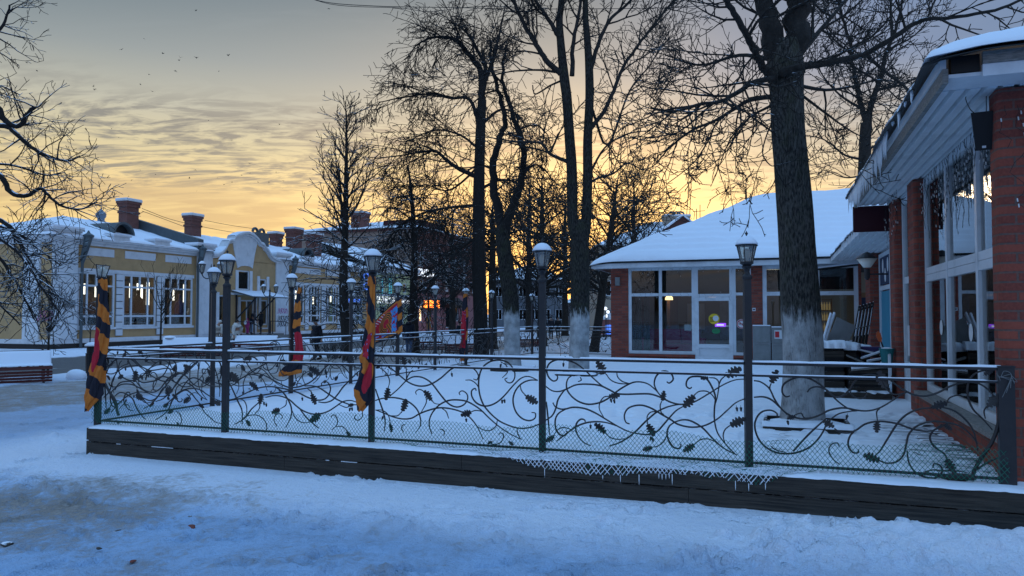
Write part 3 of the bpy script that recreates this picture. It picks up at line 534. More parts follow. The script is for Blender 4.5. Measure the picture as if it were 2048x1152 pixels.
def make_panel(bay, u0, u1, label, group, leftend=0.):
    ox, oy, sc, crv, lvs, acs = bay
    def cv(q): x, y = q.split(','); u, z = rv(ox+float(x)/sc, oy+float(y)/sc, 0.); return (u-u0, max(.03, z-TZ))
    r = tthing('fence_panel', label, 'fence panel', u0, 0, TZ, group); L = u1-u0; a = .034
    for nm, z, hh, dd in (('top_rail', .985, .012, .02), ('middle_rail', .872, .010, .014), ('bottom_rail', .058, .011, .012)): MB().box(a, L-a, -dd, dd, z-hh, z+hh).build(nm, 'metal', r)
    mb = MB()
    for ln in crv.split('|'):
        w = ln.split(); rad = {'m': .0085, 't': .006, 'k': .017}[w[0]]; pts = [cv(q) for q in w[1:]]
        P = spline([(x, random.uniform(-.004, .004), z) for x, z in pts], 5); n = len(P)
        P = [p for p in P if .01 < p.x < L-.01]; n = len(P)
        if n < 3: continue
        mb.tube(P, [rad*(1 if w[0] == 'k' else (.62+.5*sin(pi*(.12+.88*i/n)))) for i in range(n)], 5)
    mb.build('scrollwork', 'iron', r, smooth=True)
    for q in lvs.split():
        s0, s1 = q.split('>'); p, e = cv(s0), cv(s1); d = sqrt((e[0]-p[0])**2+(e[1]-p[1])**2); o = link('oak_leaf', LEAF, r)
        o.location = (p[0], -.012, p[1]); o.scale = (d*.97,)*3; o.rotation_euler = (random.uniform(-.35, .35), -atan2(e[1]-p[1], e[0]-p[0]), 0)
    for q in acs.split():
        p = cv(q); o = link('acorn', ACORN, r); o.location = (p[0], -.012, p[1]); o.scale = (.05,)*3; o.rotation_euler = (0, random.uniform(-.3, .3), 0)
    mb = MB(); wavy_snow(mb, a, L-a, -.02, .02, .997, .016, 120, .9, .22); wavy_snow(mb, a, L-a, -.013, .013, .882, .010, 120, .9, .25); mb.build('snow_cap', 'snow', r, smooth=True)
    return r
FG = 'wrought iron panels of the front fence'
NEXT = ['beside the corner post with the tilted open lantern', 'left of the post wrapped in the big striped flag', 'right of the post wrapped in the big striped flag', 'in front of the cafe door and left windows', 'in front of the thick tree, against the brick pillar']
pans = []
for i, bay in enumerate((B1, B2, B3, B4, B5)):
    pans.append(make_panel(bay, UP[i], UP[i+1], 'wrought iron oak leaf panel '+NEXT[i], FG))
# side and back runs repeat two of the patterns
LG = 'wrought iron panels of the fence along the street'
LV = [0, 2.02, 4.0, 6.0, 8.0, 10., 12., 14., 16., 18.]; LU = .06
SIDE = ['nearest the corner, starting at the tilted open lantern', 'nearer neighbour of the post with the twisted flag', 'farther neighbour of the post with the twisted flag', 'in front of the walking man in navy', 'nearer neighbour of the post with the spread flag', 'farther neighbour of the post with the spread flag', 'nearer neighbour of the post with the thin red flag', 'farther neighbour of the post with the thin red flag', 'half hidden by the slim lime washed trunk']
for i in range(9):
    src = pans[3] if i % 2 == 0 else pans[2]; c = copy_tree(src); c.location = T(LU, LV[i], TZ); c.rotation_euler = (0, 0, pi/2-A); c.scale = ((LV[i+1]-LV[i])/((UP[4]-UP[3]) if i % 2 == 0 else (UP[3]-UP[2])), 1, 1)
    tag(c, 'wrought iron street side panel, '+SIDE[i], 'fence panel', LG)
for i, (a, b_) in enumerate(((.06, 1.75), (1.75, 3.1))):
    c = copy_tree(pans[3] if i else pans[2]); c.location = T(a, 18, TZ); c.scale = ((b_-a)/2.0, 1, 1)
    tag(c, ('far wrought iron panel closing the terrace behind the slim trunk', 'far wrought iron panel meeting the brick corner of the cafe')[i], 'fence panel', 'wrought iron panels of the far fence')
# ---- lamp posts
def make_lamp(h=1.78, cap=True):
    r = thing('lamp_post', '', 'lamp post')
    MB().box(-.0325, .0325, -.0325, .0325, -.02, h).build('post', 'metal', r)
    MB().lathe([(.046, h-.02), (.05, h), (.046, h+.012), (.03, h+.025), (.024, h+.05), (.03, h+.075), (.042, h+.085), (.05, h+.1), (.036, h+.108), (.062, h+.125), (.064, h+.135), (.05, h+.142)], 14).build('neck', 'metal', r, smooth=False)
    z0, z1 = h+.14, h+.295; r0, r1 = .056, .092
    fr = MB(); gl = MB(); N = 6
    P0 = [(r0*cos(2*pi*k/N), r0*sin(2*pi*k/N), z0) for k in range(N)]; P1 = [(r1*cos(2*pi*k/N), r1*sin(2*pi*k/N), z1) for k in range(N)]
    for k in range(N):
        fr.tube([P0[k], P1[k]], .0055, 4); fr.tube([P0[k], P0[(k+1) % N]], .006, 4); fr.tube([P1[k], P1[(k+1) % N]], .006, 4)
    gl.add([(x*.985, y*.985, z) for x, y, z in P0+P1], [(k, (k+1) % N, N+(k+1) % N, N+k) for k in range(N)])
    g = gl.build('glass', 'lamp_glass', r); fr.build('lantern_frame', 'metal', r)
    MB().lathe([(.02, z0), (.022, z0+.04), (.03, z0+.05), (.034, z0+.09), (.028, z0+.12), (.01, z0+.13)], 10).build('bulb', 'frosted', r, smooth=True)
    if cap:
        c = MB().lathe([(.103, z1-.004), (.108, z1+.004), (.10, z1+.014), (.075, z1+.045), (.04, z1+.07), (.008, z1+.082)], 6).build('cap', 'metal', r)
        MB().lathe([(.104, z1+.012), (.1, z1+.026), (.082, z1+.056), (.05, z1+.084), (.02, z1+.093), (.002, z1+.095)], 18).build('snow', 'snow', c, smooth=True)
        MB().lathe([(.006, z1+.07), (.007, z1+.105), (.014, z1+.112), (.014, z1+.122), (.005, z1+.132), (.001, z1+.145)], 8).build('finial', 'metal', r, smooth=True)
    return r
L0 = make_lamp(1.80)
L1 = make_lamp(1.80, False)
PG = 'lantern posts of the front fence'
fl = ['corner post with a tilted, roofless lantern above a twisted striped flag', 'second front fence post, snow capped lantern against the pillared entrance', 'front fence post with plain lantern wrapped by the big striped flag', 'bare post with snow domed lantern in front of the split trunk', 'bare post with snow roofed lantern before the cafe door and window']
for i in range(5):
    o = L1 if i == 0 else (L0 if i == 1 else copy_tree(L0))
    o.location = T(UP[i], 0, TZ); o.rotation_euler = (0, 0, -A+(.3, .1, .35, .12, .3)[i]); tag(o, fl[i], 'lamp post', PG)
for ch in L1.children:   # knocked sideways
    if ch.name.startswith(('glass', 'lantern_frame', 'bulb', 'neck')):
        ch.rotation_euler = (0, radians(7), 0); ch.location = (-1.8*sin(radians(7))+.0, 0, 1.8*(1-cos(radians(7))))
SG = 'lantern posts of the fence along the street'
sl = ['lantern post standing just left of the second front post', 'lantern post with a hanging twisted flag ending in orange', 'plain lantern post beside the dark street tree trunk', 'lantern post holding the spread flag with the ribbon loop', 'plain lantern post in front of the orange shop sign', 'lantern post with the thin red and black flag', 'plain lantern post in front of the thick dark trunk', 'lantern post hidden behind the slim lime washed trunk', 'farthest lantern post at the back corner of the terrace']
SL = []
for i in range(9):
    o = copy_tree(L0); o.location = T(LU, LV[i+1], TZ); o.rotation_euler = (0, 0, random.uniform(0, 1)); tag(o, sl[i], 'lamp post', SG); SL.append(o)
ep = tthing('end_post', 'short black square post tied with cord against the brick pillar', 'post', UP[5], 0, TZ)
MB().box(-.06, .06, -.035, .035, 0, 1.0).build('post', 'metal', ep); MB().box(-.066, .066, -.04, .04, 1.0, 1.012).build('cap', 'metal', ep)
mb = MB()
for k in range(4): mb.tube(spline([(-.08+.01*k, -.05, .95-.02*k), (-.05, -.06, .92), (-.02+.03*k, -.05, .97-.03*k), (.03, -.055, .93), (-.04+.03*k, -.06, .75+.04*k)], 5), .0022, 4)
mb.build('cord', 'grey_board', ep)
# ---- green plastic net
def net():
    r = tthing('plastic_net', 'green plastic mesh net strung along the foot of the front fence, sagging over the boards', 'net', 0, 0, TZ)
    def surf(u, t):   # t metres down from the top edge
        top = .30+.02*sin(u*2.1)+.02*sin(u*5.3); sag = max(0., min(1., (u-4.6)/1.6))*max(0., min(1., (9.3-u)/.8)); h = top-.03
        if t <= h: return (u, -.045-.012*sin(u*9+t*20), top-t)
        e = t-h
        run = .19
        if e <= run: return (u, -.045-e, .03+.008*sin(u*13+e*9))
        return (u, -.25-.012*sin(u*17), .03-(e-run))
    def tmax(u):
        top = .30+.02*sin(u*2.1)+.02*sin(u*5.3); s = max(0., min(1., (u-4.4)/1.7))*max(0., min(1., (8.75-u)/.5))
        return top-.02+s*(.21+.09+.035*sin(u*3.1))
    g = MB(); sn = MB(); w = .042; step = .022
    n = int((10.2+1.0)/w)
    for dirn in (1, -1):
        for i in range(-20, n):
            u = i*w-.05; t = 0.; pts = []
            while True:
                uu = u+dirn*t*.82
                if uu < -.06 or uu > 10.22: 
                    if pts: break
                    t += step
                    if t > 1: break
                    continue
                if t > tmax(uu): break
                pts.append((uu, t)); t += step
            if len(pts) < 3: continue
            P = [surf(a, b_) for a, b_ in pts]; g.tube(P, .0024, 3, False)
            S_ = [(p[0], p[1]-.003, p[2]+.004) for p, q in zip(P, pts) if q[1] > .27]
            if len(S_) > 2 and random.random() < .85: sn.tube(S_, [random.uniform(.0026, .0052) for _ in S_], 4)
    g.build('mesh', 'net', r); sn.build('snow', 'snow', r, smooth=True)
    for _ in range(16):
        u = random.uniform(6.2, 9.2); z = surf(u, tmax(u)-.01); l = random.uniform(.03, .1); ic = MB(); ic.tube([z, (z[0], z[1], z[2]-l*.6), (z[0], z[1], z[2]-l)], [.005, .004, .001], 5); ic.build('icicle', 'ice', r)
net()
# ---- flags
def cloth(name, rows, nc, colf, parent, mats, depth=.06, folds=4):
    """rows: list of (centre point, half width vector across, z) swept as a closed pleated bundle"""
    mb = MB(); n = len(rows)
    for i, (c, hw, tw) in enumerate(rows):
        for k in range(nc):
            q = 2*pi*k/nc; rr = 1+.24*sin(folds*q+tw*1.7)+.11*sin(7*q+i*.09+tw)+.05*sin(13*q-i*.05)
            mb.v.append((c[0]+hw*cos(q)*rr, c[1]+min(depth, hw*.85)*sin(q)*rr, c[2]+.012*sin(3*q+i*.1)))
    for i in range(n-1):
        for k in range(nc):
            mb.f.append((i*nc+k, i*nc+(k+1) % nc, (i+1)*nc+(k+1) % nc, (i+1)*nc+k)); mb.m.append(colf(i/(n-1), k/nc, rows[i][2]))
    return mb.build(name, mats, parent, smooth=True)
FM = ['orange_cloth', 'black_cloth', 'red_cloth', 'blue_cloth', 'white_cloth', 'pink_cloth']
def wound(label, px_rows, Yd, colf, postxy, turn=1.2, n=240):
    r = thing('flag', label, 'flag', (postxy[0], postxy[1], 0), 0, 'striped ribbon flags on the fence posts')
    ys = [p[0] for p in px_rows]; rows = []
    for i in range(n):
        y = ys[0]+(ys[-1]-ys[0])*i/(n-1)
        l = float(np.interp(y, ys, [p[1] for p in px_rows])); rt_ = float(np.interp(y, ys, [p[2] for p in px_rows]))
        w = 1+.05*sin(i*.15)
        a, b_ = at(l, y, Yd), at(rt_, y, Yd); c = ((a[0]+b_[0])/2-postxy[0], Yd-postxy[1], a[2]); rows.append((c, max(.010, (b_[0]-a[0])/2*w*.80), i/n*turn*6))
    cloth('cloth', rows, 96, colf, r, FM)
    return r
def stripes(freq, slope, red=None, mot=None):
    def f(t, a, tw):
        s = (t*freq+a*slope+.05*sin(a*6.28)+.05*sin(t*19)) % 1.0
        if red and red(t, a):
            h = (math.floor(t*70)*7919+math.floor(a*40)*104729) % 17
            return 3 if (mot and h == 3 and t < mot) else (4 if h == 5 and .4 < a < .55 else 2)
        return 0 if s < .5 else 1
    return f
P = [T(u, 0, 0) for u in UP]; PS = [T(LU, v, 0) for v in LV[1:]]
wound('striped orange and black flag hanging twisted from the tilted corner lantern', [(558, 198, 213), (600, 196, 217), (660, 193, 218), (700, 187, 217), (730, 180, 214), (765, 172, 208), (790, 169, 206), (822, 169, 178)], P[0][1]-.08, stripes(4.4, -1.0, lambda t, a: .36 < t < .70 and abs(a-.64-.25*(t-.5)) < .13*sin(pi*(t-.36)/.34), .0), P[0], 1.6)
wound('largest striped flag, wound round the third front post and knotted at the rail', [(553, 736, 750), (600, 734, 751), (650, 730, 750), (690, 724, 748), (703, 726, 746), (712, 720, 750), (735, 720, 749), (775, 706, 745), (790, 708, 744), (800, 714, 744), (822, 714, 726)], P[2][1]-.09, stripes(3.4, -1.3, lambda t, a: (.42 < t < .60 and .66 < a+.12*sin(14*t) < .9) or (.64 < t < .86 and abs(a-.82+.3*(t-.75)) < .10*sin(pi*(t-.64)/.22)**.6), .62), P[2], 1.4)
wound('striped flag twisted round the street side post behind the front fence, red in the middle', [(576, 596, 602), (620, 588, 602), (655, 584, 602), (668, 588, 603), (700, 590, 607), (718, 586, 607), (728, 575, 606), (745, 558, 602), (752, 556, 566)], PS[1][1]-.08, stripes(5.2, .25, lambda t, a: .50 < t < .82 and .4 < a < 1.2 or (.5 < t < .8 and a < .3), .0), PS[1], .8)
wound('thin red and black flag hanging limp on a far street side post', [(588, 927, 935), (625, 924, 936), (650, 922, 937), (680, 921, 935), (700, 917, 933), (722, 920, 929)], PS[5][1]-.08, stripes(3., .5, lambda t, a: .25 < t < .8 and .35 < a < .85, .4), PS[5], .6)
def spread_flag():
    Yd = PS[3][1]-.06; r = thing('flag', 'spread flag with striped ribbon loop and blue flowers held out from its post', 'flag', (PS[3][0], PS[3][1], 0), 0, 'striped ribbon flags on the fence posts')
    a, b_, c, d = (803, 592), (805, 664), (744, 693), (750, 642)      # hoist top, hoist foot, fly foot, fly top
    N = 150; mb = MB(); rf_ = random.Random(4); fl = [(rf_.uniform(.17, .40), rf_.uniform(.16, .82), rf_.uniform(.03, .05)) for _ in range(34)]+[(rf_.uniform(.5, .88), rf_.uniform(.70, .84), rf_.uniform(.025, .045)) for _ in range(12)]
    for i in range(N):
        s = i/(N-1)
        for k in range(N):
            t = k/(N-1); px = (a[0]*(1-t)+b_[0]*t)*(1-s)+(d[0]*(1-t)+c[0]*t)*s; py = (a[1]*(1-t)+b_[1]*t)*(1-s)+(d[1]*(1-t)+c[1]*t)*s-3*sin(pi*s)*(1-t)+2.5*sin(pi*s*1.5)*t
            q = at(px, py, Yd-.10*sin(s*5+t*2)*s-.05*sin(s*11+t*5)-.02*sin(s*23+t*9)); mb.v.append((q[0]-PS[3][0], q[1]-PS[3][1], q[2]))
    for i in range(N-1):
        s = i/(N-1)
        for k in range(N-1):
            t = k/(N-1); mb.f.append((i*N+k, i*N+k+1, (i+1)*N+k+1, (i+1)*N+k))
            if s < .15: m_ = 0 if int(t*5.5+.6) % 2 else 1
            elif t > .86: m_ = 0 if (t < .93) else 1
            elif t < .09: m_ = 1 if t < .045 else 0
            else:
                x, y = (s-.56)/.24, (t-.47)/.34; rr = sqrt(x*x+y*y); m_ = 2
                if .40 < rr < 1.0 and not (x < -.2 and y > .25): m_ = 0 if int((rr-.40)*11.6) % 2 == 0 else 1
                e = abs((s-.30)-(.86-t)*.55)
                if .50 < t < .86 and e < .075: m_ = 0 if int(e*40) % 2 == 0 else 1
                if m_ == 2 or (s < .36 and rr > .85):
                    for fx, fy, fr in fl:
                        if (s-fx)**2+((t-fy)*.9)**2 < fr*fr*(1+.45*sin(5*atan2(t-fy, s-fx))): m_ = 3
                if m_ == 2 and s > .62 and t < .3 and (i//3+k//4) % 4 == 0: m_ = 4
            mb.m.append(m_)
    mb.build('cloth', FM, r, smooth=True)
spread_flag()
# ================================================================ cafe pavilion at the back of the terrace
def snow_roof(name, parent, U0, U1, V0, V1, fz, off, nu=90, nv=70, th=.10, ripple=0., mat='roofsnow'):
    """closed snow slab lying on a roof given by height function fz(u,v)"""
    u = np.linspace(0, 1, nu); v = np.linspace(0, 1, nv); u = U0+(U1-U0)*u; v = V0+(V1-V0)*v; UU, VV = np.meshgrid(u, v)
    d = np.minimum(np.minimum(UU-U0, U1-UU), np.minimum(VV-V0, V1-VV)); base = fz(UU, VV)
    t = th*(1-np.exp(-d/(.05+.10*fbm(UU*3, VV*3, 2))))*(.55+.9*fbm(UU*1.3, VV*1.3, 4))+.004
    top = base+t+ripple*np.sin(VV*2*pi/.42+1.5*fbm(UU*.6, VV*.4))*sst(.15, .5, d)*(.4+fbm(UU*.9, VV*.9))
    jit = .09*(fbm(UU*2.3, VV*2.3, 3)-.5)*(d < .05)
    Vt = np.stack([UU+jit-off[0], VV+jit-off[1], top-off[2]], -1).reshape(-1, 3); Vb = np.stack([UU+jit-off[0], VV+jit-off[1], base-off[2]], -1).reshape(-1, 3)
    n, k = UU.shape; idx = np.arange(n*k).reshape(n, k); N = n*k
    Q = [np.stack([idx[:-1, :-1], idx[:-1, 1:], idx[1:, 1:], idx[1:, :-1]], -1).reshape(-1, 4)]; Q.append(Q[0][:, ::-1]+N)
    ring = np.concatenate([idx[0, :], idx[1:, -1], idx[-1, -2::-1], idx[-2:0:-1, 0]]); r2 = np.roll(ring, -1)
    Q.append(np.stack([ring+N, r2+N, r2, ring], -1))
    return npmesh(name, np.concatenate([Vt, Vb]), np.concatenate(Q), mat, parent)
def smin(a, b, k=.25):
    h = np.clip(.5+.5*(b-a)/k, 0, 1); return b*(1-h)+a*h-k*h*(1-h)
def window(parent, a0, a1, z0, z1, va, vz, w, d0, d1, axis, gl='glass', fm='pvc', name='window', inside=None):
    """frame with its pane as a child; d0 outer, d1 inner face"""
    mb = MB(); frame_bars(mb, a0, a1, z0, z1, va, vz, w, d0, d1, axis); f = mb.build(name, fm, parent)
    m_ = (d0+d1)/2; g = MB()
    if axis == 'u': g.box(m_-.006, m_+.006, a0+w*.5, a1-w*.5, z0+w*.5, z1-w*.5)
    else: g.box(a0+w*.5, a1-w*.5, m_-.006, m_+.006, z0+w*.5, z1-w*.5)
    g.build('pane', gl, f); return f
V1 = 17.0; pu = lambda px: rv(px, 650, V1)[0]
cu0 = pu(1222); cafe = tthing('cafe_building', 'red brick cafe pavilion with white framed glazing under a snow covered hip roof', 'building', cu0, V1, 0)
o_ = (cu0, V1, 0); cu1 = 10.75; zs, zt0, zt1, ztop, zeave = .57, 2.34, 2.52, 3.24, 3.32
bx = lambda nm, mat, *b: MB().box(*b).build(nm, mat, cafe, (cu0, V1, 0))
def cbox(nm, mat, u0, u1, v0, v1, z0, z1, par=None): return MB().box(u0, u1, v0, v1, z0, z1).build(nm, mat, par or cafe, o_ if not par else o_)
gA0, gA1 = pu(1257), pu(1390); gB1 = pu(1466); gC1 = pu(1503); gD0, gD1 = pu(1526), pu(1718); dv = 0.02
wl = MB(); holes_wall(wl, cu0, cu1, 0, zeave+.1, [(gA0, gA1, .50, zeave), (gA1, gB1, .30, zeave), (gB1, gC1, .50, zeave), (gD0, gD1, .9, zeave)], V1, V1+.25, 'v')
wl.box(cu0, cu0+.25, V1+.25, V1+9, 0, zeave+.1); wl.box(cu0, 14, V1+8.8, V1+9, 0, zeave+.1); wl.build('wall', 'brick', cafe, o_)
mA = (pu(1314)+pu(1328))/2
window(cafe, gA0, gA1, .50, zeave, [(mA, .5, zeave)], [((zt0+zt1)/2, gA0, gA1)], .10, V1+dv, V1+.10, 'v')
window(cafe, gB1, gC1, .50, zeave, [], [((zt0+zt1)/2, gB1, gC1)], .09, V1+dv, V1+.10, 'v')
mD = pu(1636); window(cafe, gD0, gD1, .9, zeave, [(mD, .9, zeave), ((gD0+mD)/2, .9, zeave)], [((zt0+zt1)/2, gD0, gD1)], .12, V1+dv, V1+.10, 'v')
window(cafe, gA1, gB1, zt0, zeave, [], [], .10, V1+dv-.004, V1+.10, 'v', name='fanlight')
dr = MB(); frame_bars(dr, gA1+.0, gB1, .33, zt0-.003, [], [], .075, V1-.01, V1+.1, 'v'); door = dr.build('door', 'pvc', cafe, None)
# (door built in terrace frame below)
bpy.data.objects.remove(door)
dr = MB(); frame_bars(dr, gA1, gB1, .33, zt0-.004, [], [(.78, gA1+.1, gB1-.1)], .12, V1-.012, V1+.09, 'v'); dr.box(gA1+.12, gB1-.12, V1+.03, V1+.05, .45, .73); door = dr.build('door', 'pvc', cafe, o_)
MB().box(gA1+.1, gB1-.1, V1+.036, V1+.046, .83, zt0-.1).build('pane', 'glass', door, o_)
mb = MB(); hx = gB1-.10; mb.tube([(hx, V1-.06, 1.42), (hx-.14, V1-.065, 1.42)], .012, 6); mb.box(hx-.02, hx+.02, V1-.03, V1-.012, 1.28, 1.55); mb.tube([(hx, V1-.012, 1.42), (hx, V1-.065, 1.42)], .011, 6); mb.build('handle', 'white_cloth', door, o_)
for f in cafe.children:
    if f.name.startswith(('window', 'fanlight')):   # window() worked in terrace coordinates
        for ob in [f]+list(f.children):
            for vtx in ob.data.vertices: vtx.co = (vtx.co.x-o_[0], vtx.co.y-o_[1], vtx.co.z)
cbox('sill', 'brick', gA0-.02, gA1-.003, V1-.06, V1-.003, .42, .50); cbox('sill', 'brick', gB1+.003, gC1, V1-.06, V1-.003, .42, .50)
cbox('eave', 'soffit', cu0-.52, 14, V1-.42, V1-.01, zeave-.015, zeave+.004); cbox('fascia', 'pvc', cu0-.55, 14, V1-.47, V1-.425, zeave-.02, zeave+.13); cbox('fascia', 'pvc', cu0-.55, cu0-.52, V1-.42, V1+9.4, zeave-.02, zeave+.13)
def cz(u, v):
    z0 = zeave+.12; f_ = z0+(v-(V1-.5))*.53; l_ = z0+(u-(cu0-.6))*.50; b_ = z0+(V1+9.5-v)*.53
    return smin(smin(f_, l_, .45), b_, .3)+.06
rf = snow_roof('roof', cafe, cu0-.62, 15.2, V1-.52, V1+9.5, lambda u, v: cz(u, v)-.03, o_, 40, 40, .035, 0, 'black')
snow_roof('roof_snow', rf, cu0-.60, 15.2, V1-.50, V1+9.4, lambda u, v: cz(u, v)+.012, o_, 200, 190, .13, .05)
# interior
rm = MB(); rm.add([(cu0+.26, V1+5, .36), (11.5, V1+5, .36), (11.5, V1+5, 3.3), (cu0+.26, V1+5, 3.3)], [(0, 1, 2, 3)]); rm.build('room_wall', 'cream_wall', cafe, o_)
cbox('room_floor', 'floor_tile', cu0+.26, 11.5, V1+.26, V1+5, .33, .355); cbox('room_ceiling', 'dark_interior', cu0+.26, 12, V1+.26, V1+5, 3.3, 3.32)
cbox('partition', 'wood_warm', gC1+.1, gC1+.2, V1+1.2, V1+5, .36, 3.2); cbox('partition', 'wood_warm', gA0+.9, gA0+1.0, V1+2.6, V1+4.9, .36, 2.6)
for a, b_ in ((gA0-.15, gA0+.35), (gA0+.42, gA0+.62)): 
    mb = MB(); N = 26; p = [(a+(b_-a)*i/N, V1+.5+.03*sin(i*1.9)) for i in range(N+1)]; mb.prism(p+[(x, y+.01) for x, y in p[::-1]], .4, 3.1, 'z'); mb.build('curtain', 'curtain', cafe, o_)
mb = MB()
for i in range(6): mb.box(gA0+.05+i*.001, gC1, V1+.30-.012*(i%2), V1+.305-.012*(i%2), 2.44+i*.14, 2.585+i*.14)
mb.build('blind', 'black', cafe, o_)
mb = MB(); mb.box(gD0+.05, gD1, V1+.4, V1+.43, 2.56, 3.2); mb.build('blind', 'black', cafe, o_)
mb = MB()
for i in range(3): mb.lathe([(.05, 2.5), (.13, 2.38), (.14, 2.3), (.02, 2.3)], 10, (gA0+1.0+i*1.5, V1+2.4, 0))
mb.build('pendant_lamp', 'warm_lamp', cafe, o_)
for i in range(3): cbox('ceiling_tube', 'lamp_tube', gA0+.6+i*1.7, gA0+1.7+i*1.7, V1+1.6, V1+1.68, 3.24, 3.27)
cbox('notice_board', 'white_paper', gA0+1.35, gA0+2.0, V1+4.9, V1+4.95, 1.2, 2.2); cbox('notice_board', 'steel', gB1-.75, gB1-.25, V1+4.9, V1+4.95, .5, 2.4)
so_ = tthing('sofa', 'magenta upholstered sofa behind the two left cafe panes', 'sofa', gA0+.25, V1+.95, .36)
MB().box(0, 1.9, 0, .75, .08, .42).build('seat', 'magenta_cloth', so_); mb = MB()
for i in range(3): mb.box(i*.64, i*.64+.61, .6, .85, .43, .92)
mb.build('backrest', 'magenta_cloth', so_); MB().box(-.18, -.005, 0, .85, .08, .62).build('armrest', 'magenta_cloth', so_); MB().box(1.905, 2.08, 0, .85, .08, .62).build('armrest', 'magenta_cloth', so_)
mb = MB(); [mb.box(x, x+.06, y, y+.06, 0, .08) for x in (.05, 1.8) for y in (.05, .7)]; mb.build('leg', 'black', so_)
sh = tthing('shelf_unit', 'lit shelf rack inside the cafe right window', 'shelf', mD+.1, V1+2.2, .36)
mb = MB(); [mb.box(0, .42, 0, .3, z, z+.02) for z in (.5, .85, 1.2, 1.55, 1.9)]; mb.box(-.02, -.003, 0, .3, 0, 1.95); mb.box(.423, .44, 0, .3, 0, 1.95); mb.build('rack', 'wood_warm', sh)
mb = MB(); [mb.lathe([(.03, 0), (.03, .18), (.012, .22), (.012, .27)], 7, (.05+.08*i, .15, z+.022)) for i in range(5) for z in (.85, 1.2, 1.55)]; mb.build('jar', 'jar_glow', sh)
bd = tthing('cardboard_sheet', 'large cardboard sheet with a dark crest standing inside the right cafe window', 'cardboard', mD+.75, V1+.45, 1.5)
MB().box(0, 1.0, 0, .02, 0, .95).build('sheet', 'cardboard', bd); MB().prism([(.42, .8), (.42, .55), (.53, .42), (.64, .55), (.64, .8)], -.006, -.001, 'v').build('crest', 'navy_paper', bd)
# signs on the glazing
def disc(nm, lab, cat, u, v, z, r, mat, sq=1.):
    t = tthing(nm, lab, cat, u, v, z); MB().prism([(r*cos(q*pi/12), r*sq*sin(q*pi/12)) for q in range(24)], -.006, 0, 'v').build('disc', mat, t); return t
u, z = rv(1428, 638, V1-.02); t = disc('sticker', 'round yellow notice stuck on the cafe door glass', 'sticker', u, V1+.03, z, .17, 'yellow_paper')
MB().prism([(.05+.09*cos(q*pi/8), .02+.09*sin(q*pi/8)) for q in range(16)], -.012, -.007, 'v').build('face_mark', 'white_paper', t)
mb = MB(); [mb.box(-.13, .0, -.010, -.007, z_, z_+.018) for z_ in (-.08, -.04, 0, .04)]; mb.build('print', 'dark_interior', t)
u, z = rv(1440, 650, V1); t = tthing('open_sign', 'small violet lit sign behind the cafe door glass', 'sign', u, V1+.2, z); MB().box(-.17, .17, 0, .02, -.06, .06).build('panel', 'violet_glow', t); MB().box(-.12, .1, -.006, -.001, -.02, .02).build('lettering', 'led_white', t)
u, z = rv(1432, 662, V1); t = disc('sticker', 'green sticker below the violet sign on the cafe door', 'sticker', u, V1+.03, z, .13, 'green_paper', .7)
u, z = rv(1483, 648, V1); t = disc('no_smoking_sign', 'round white no smoking sign on the narrow side light', 'sign', u, V1+.03, z, .15, 'white_paper')
mb = MB(); mb.tube([(.125*cos(q*pi/12), -.009, .125*sin(q*pi/12)) for q in range(25)], .014, 4); mb.tube([(-.085, -.009, .085), (.085, -.009, -.085)], .013, 4); mb.build('ring', 'red_paper', t); MB().box(-.09, .09, -.009, -.007, -.012, .012).build('cigarette', 'black', t)
u, z = rv(1375, 655, V1); t = tthing('notice', 'pale blue paper notice taped inside the second cafe pane', 'notice', u, V1+.09, z); MB().box(-.11, .11, 0, .004, -.1, .1).build('paper', 'white_paper', t)
u, z = rv(1508, 619, V1); t = tthing('number_plate', 'small white plate on the brick pier right of the door', 'sign', u, V1-.02, z); MB().box(-.05, .05, 0, .018, -.05, .05).build('plate', 'white_paper', t); MB().box(-.03, .03, -.004, -.001, -.02, .02).build('mark', 'navy_paper', t)
u, z = rv(1236, 563, V1); t = tthing('wall_box', 'small grey electrical box high on the left brick pier', 'junction box', u, V1-.1, z); MB().box(-.075, .075, 0, .095, -.14, .14).build('case', 'steel', t); MB().box(-.065, .065, -.012, -.001, -.13, .13).build('lid', 'grey_board', t)
# steel cabinets
for k, (p0, p1, pt, lab) in enumerate(((1505, 1541, 652, 'tall grey steel cabinet against the brick pier, left of its pair'), (1543, 1600, 655, 'grey steel cabinet with a red and white notice, half behind the thick tree'))):
    u0, z = rv(p0, pt, V1-.5); u1, _ = rv(p1, pt, V1-.5); t = tthing('steel_cabinet', lab, 'cabinet', u0, V1-.5, TZ); h = z-TZ
    MB().box(0, u1-u0, .02, .45, 0, h).build('body', 'steel', t)
    for j in range(2): MB().box(.03, u1-u0-.03, 0, .018, .04+j*h*.5, h*.5-.02+j*h*.5).build('door', 'grey_board', t)
    MB().box(0, u1-u0, .0, .45, h+.002, h+.03).build('snow_cap', 'snow', t)
    if k: MB().box(.08, .42, -.012, -.002, h-.34, h-.08).build('notice', 'white_paper', t); MB().box(.10, .22, -.016, -.013, h-.30, h-.12).build('notice_mark', 'red_paper', t) if k else None
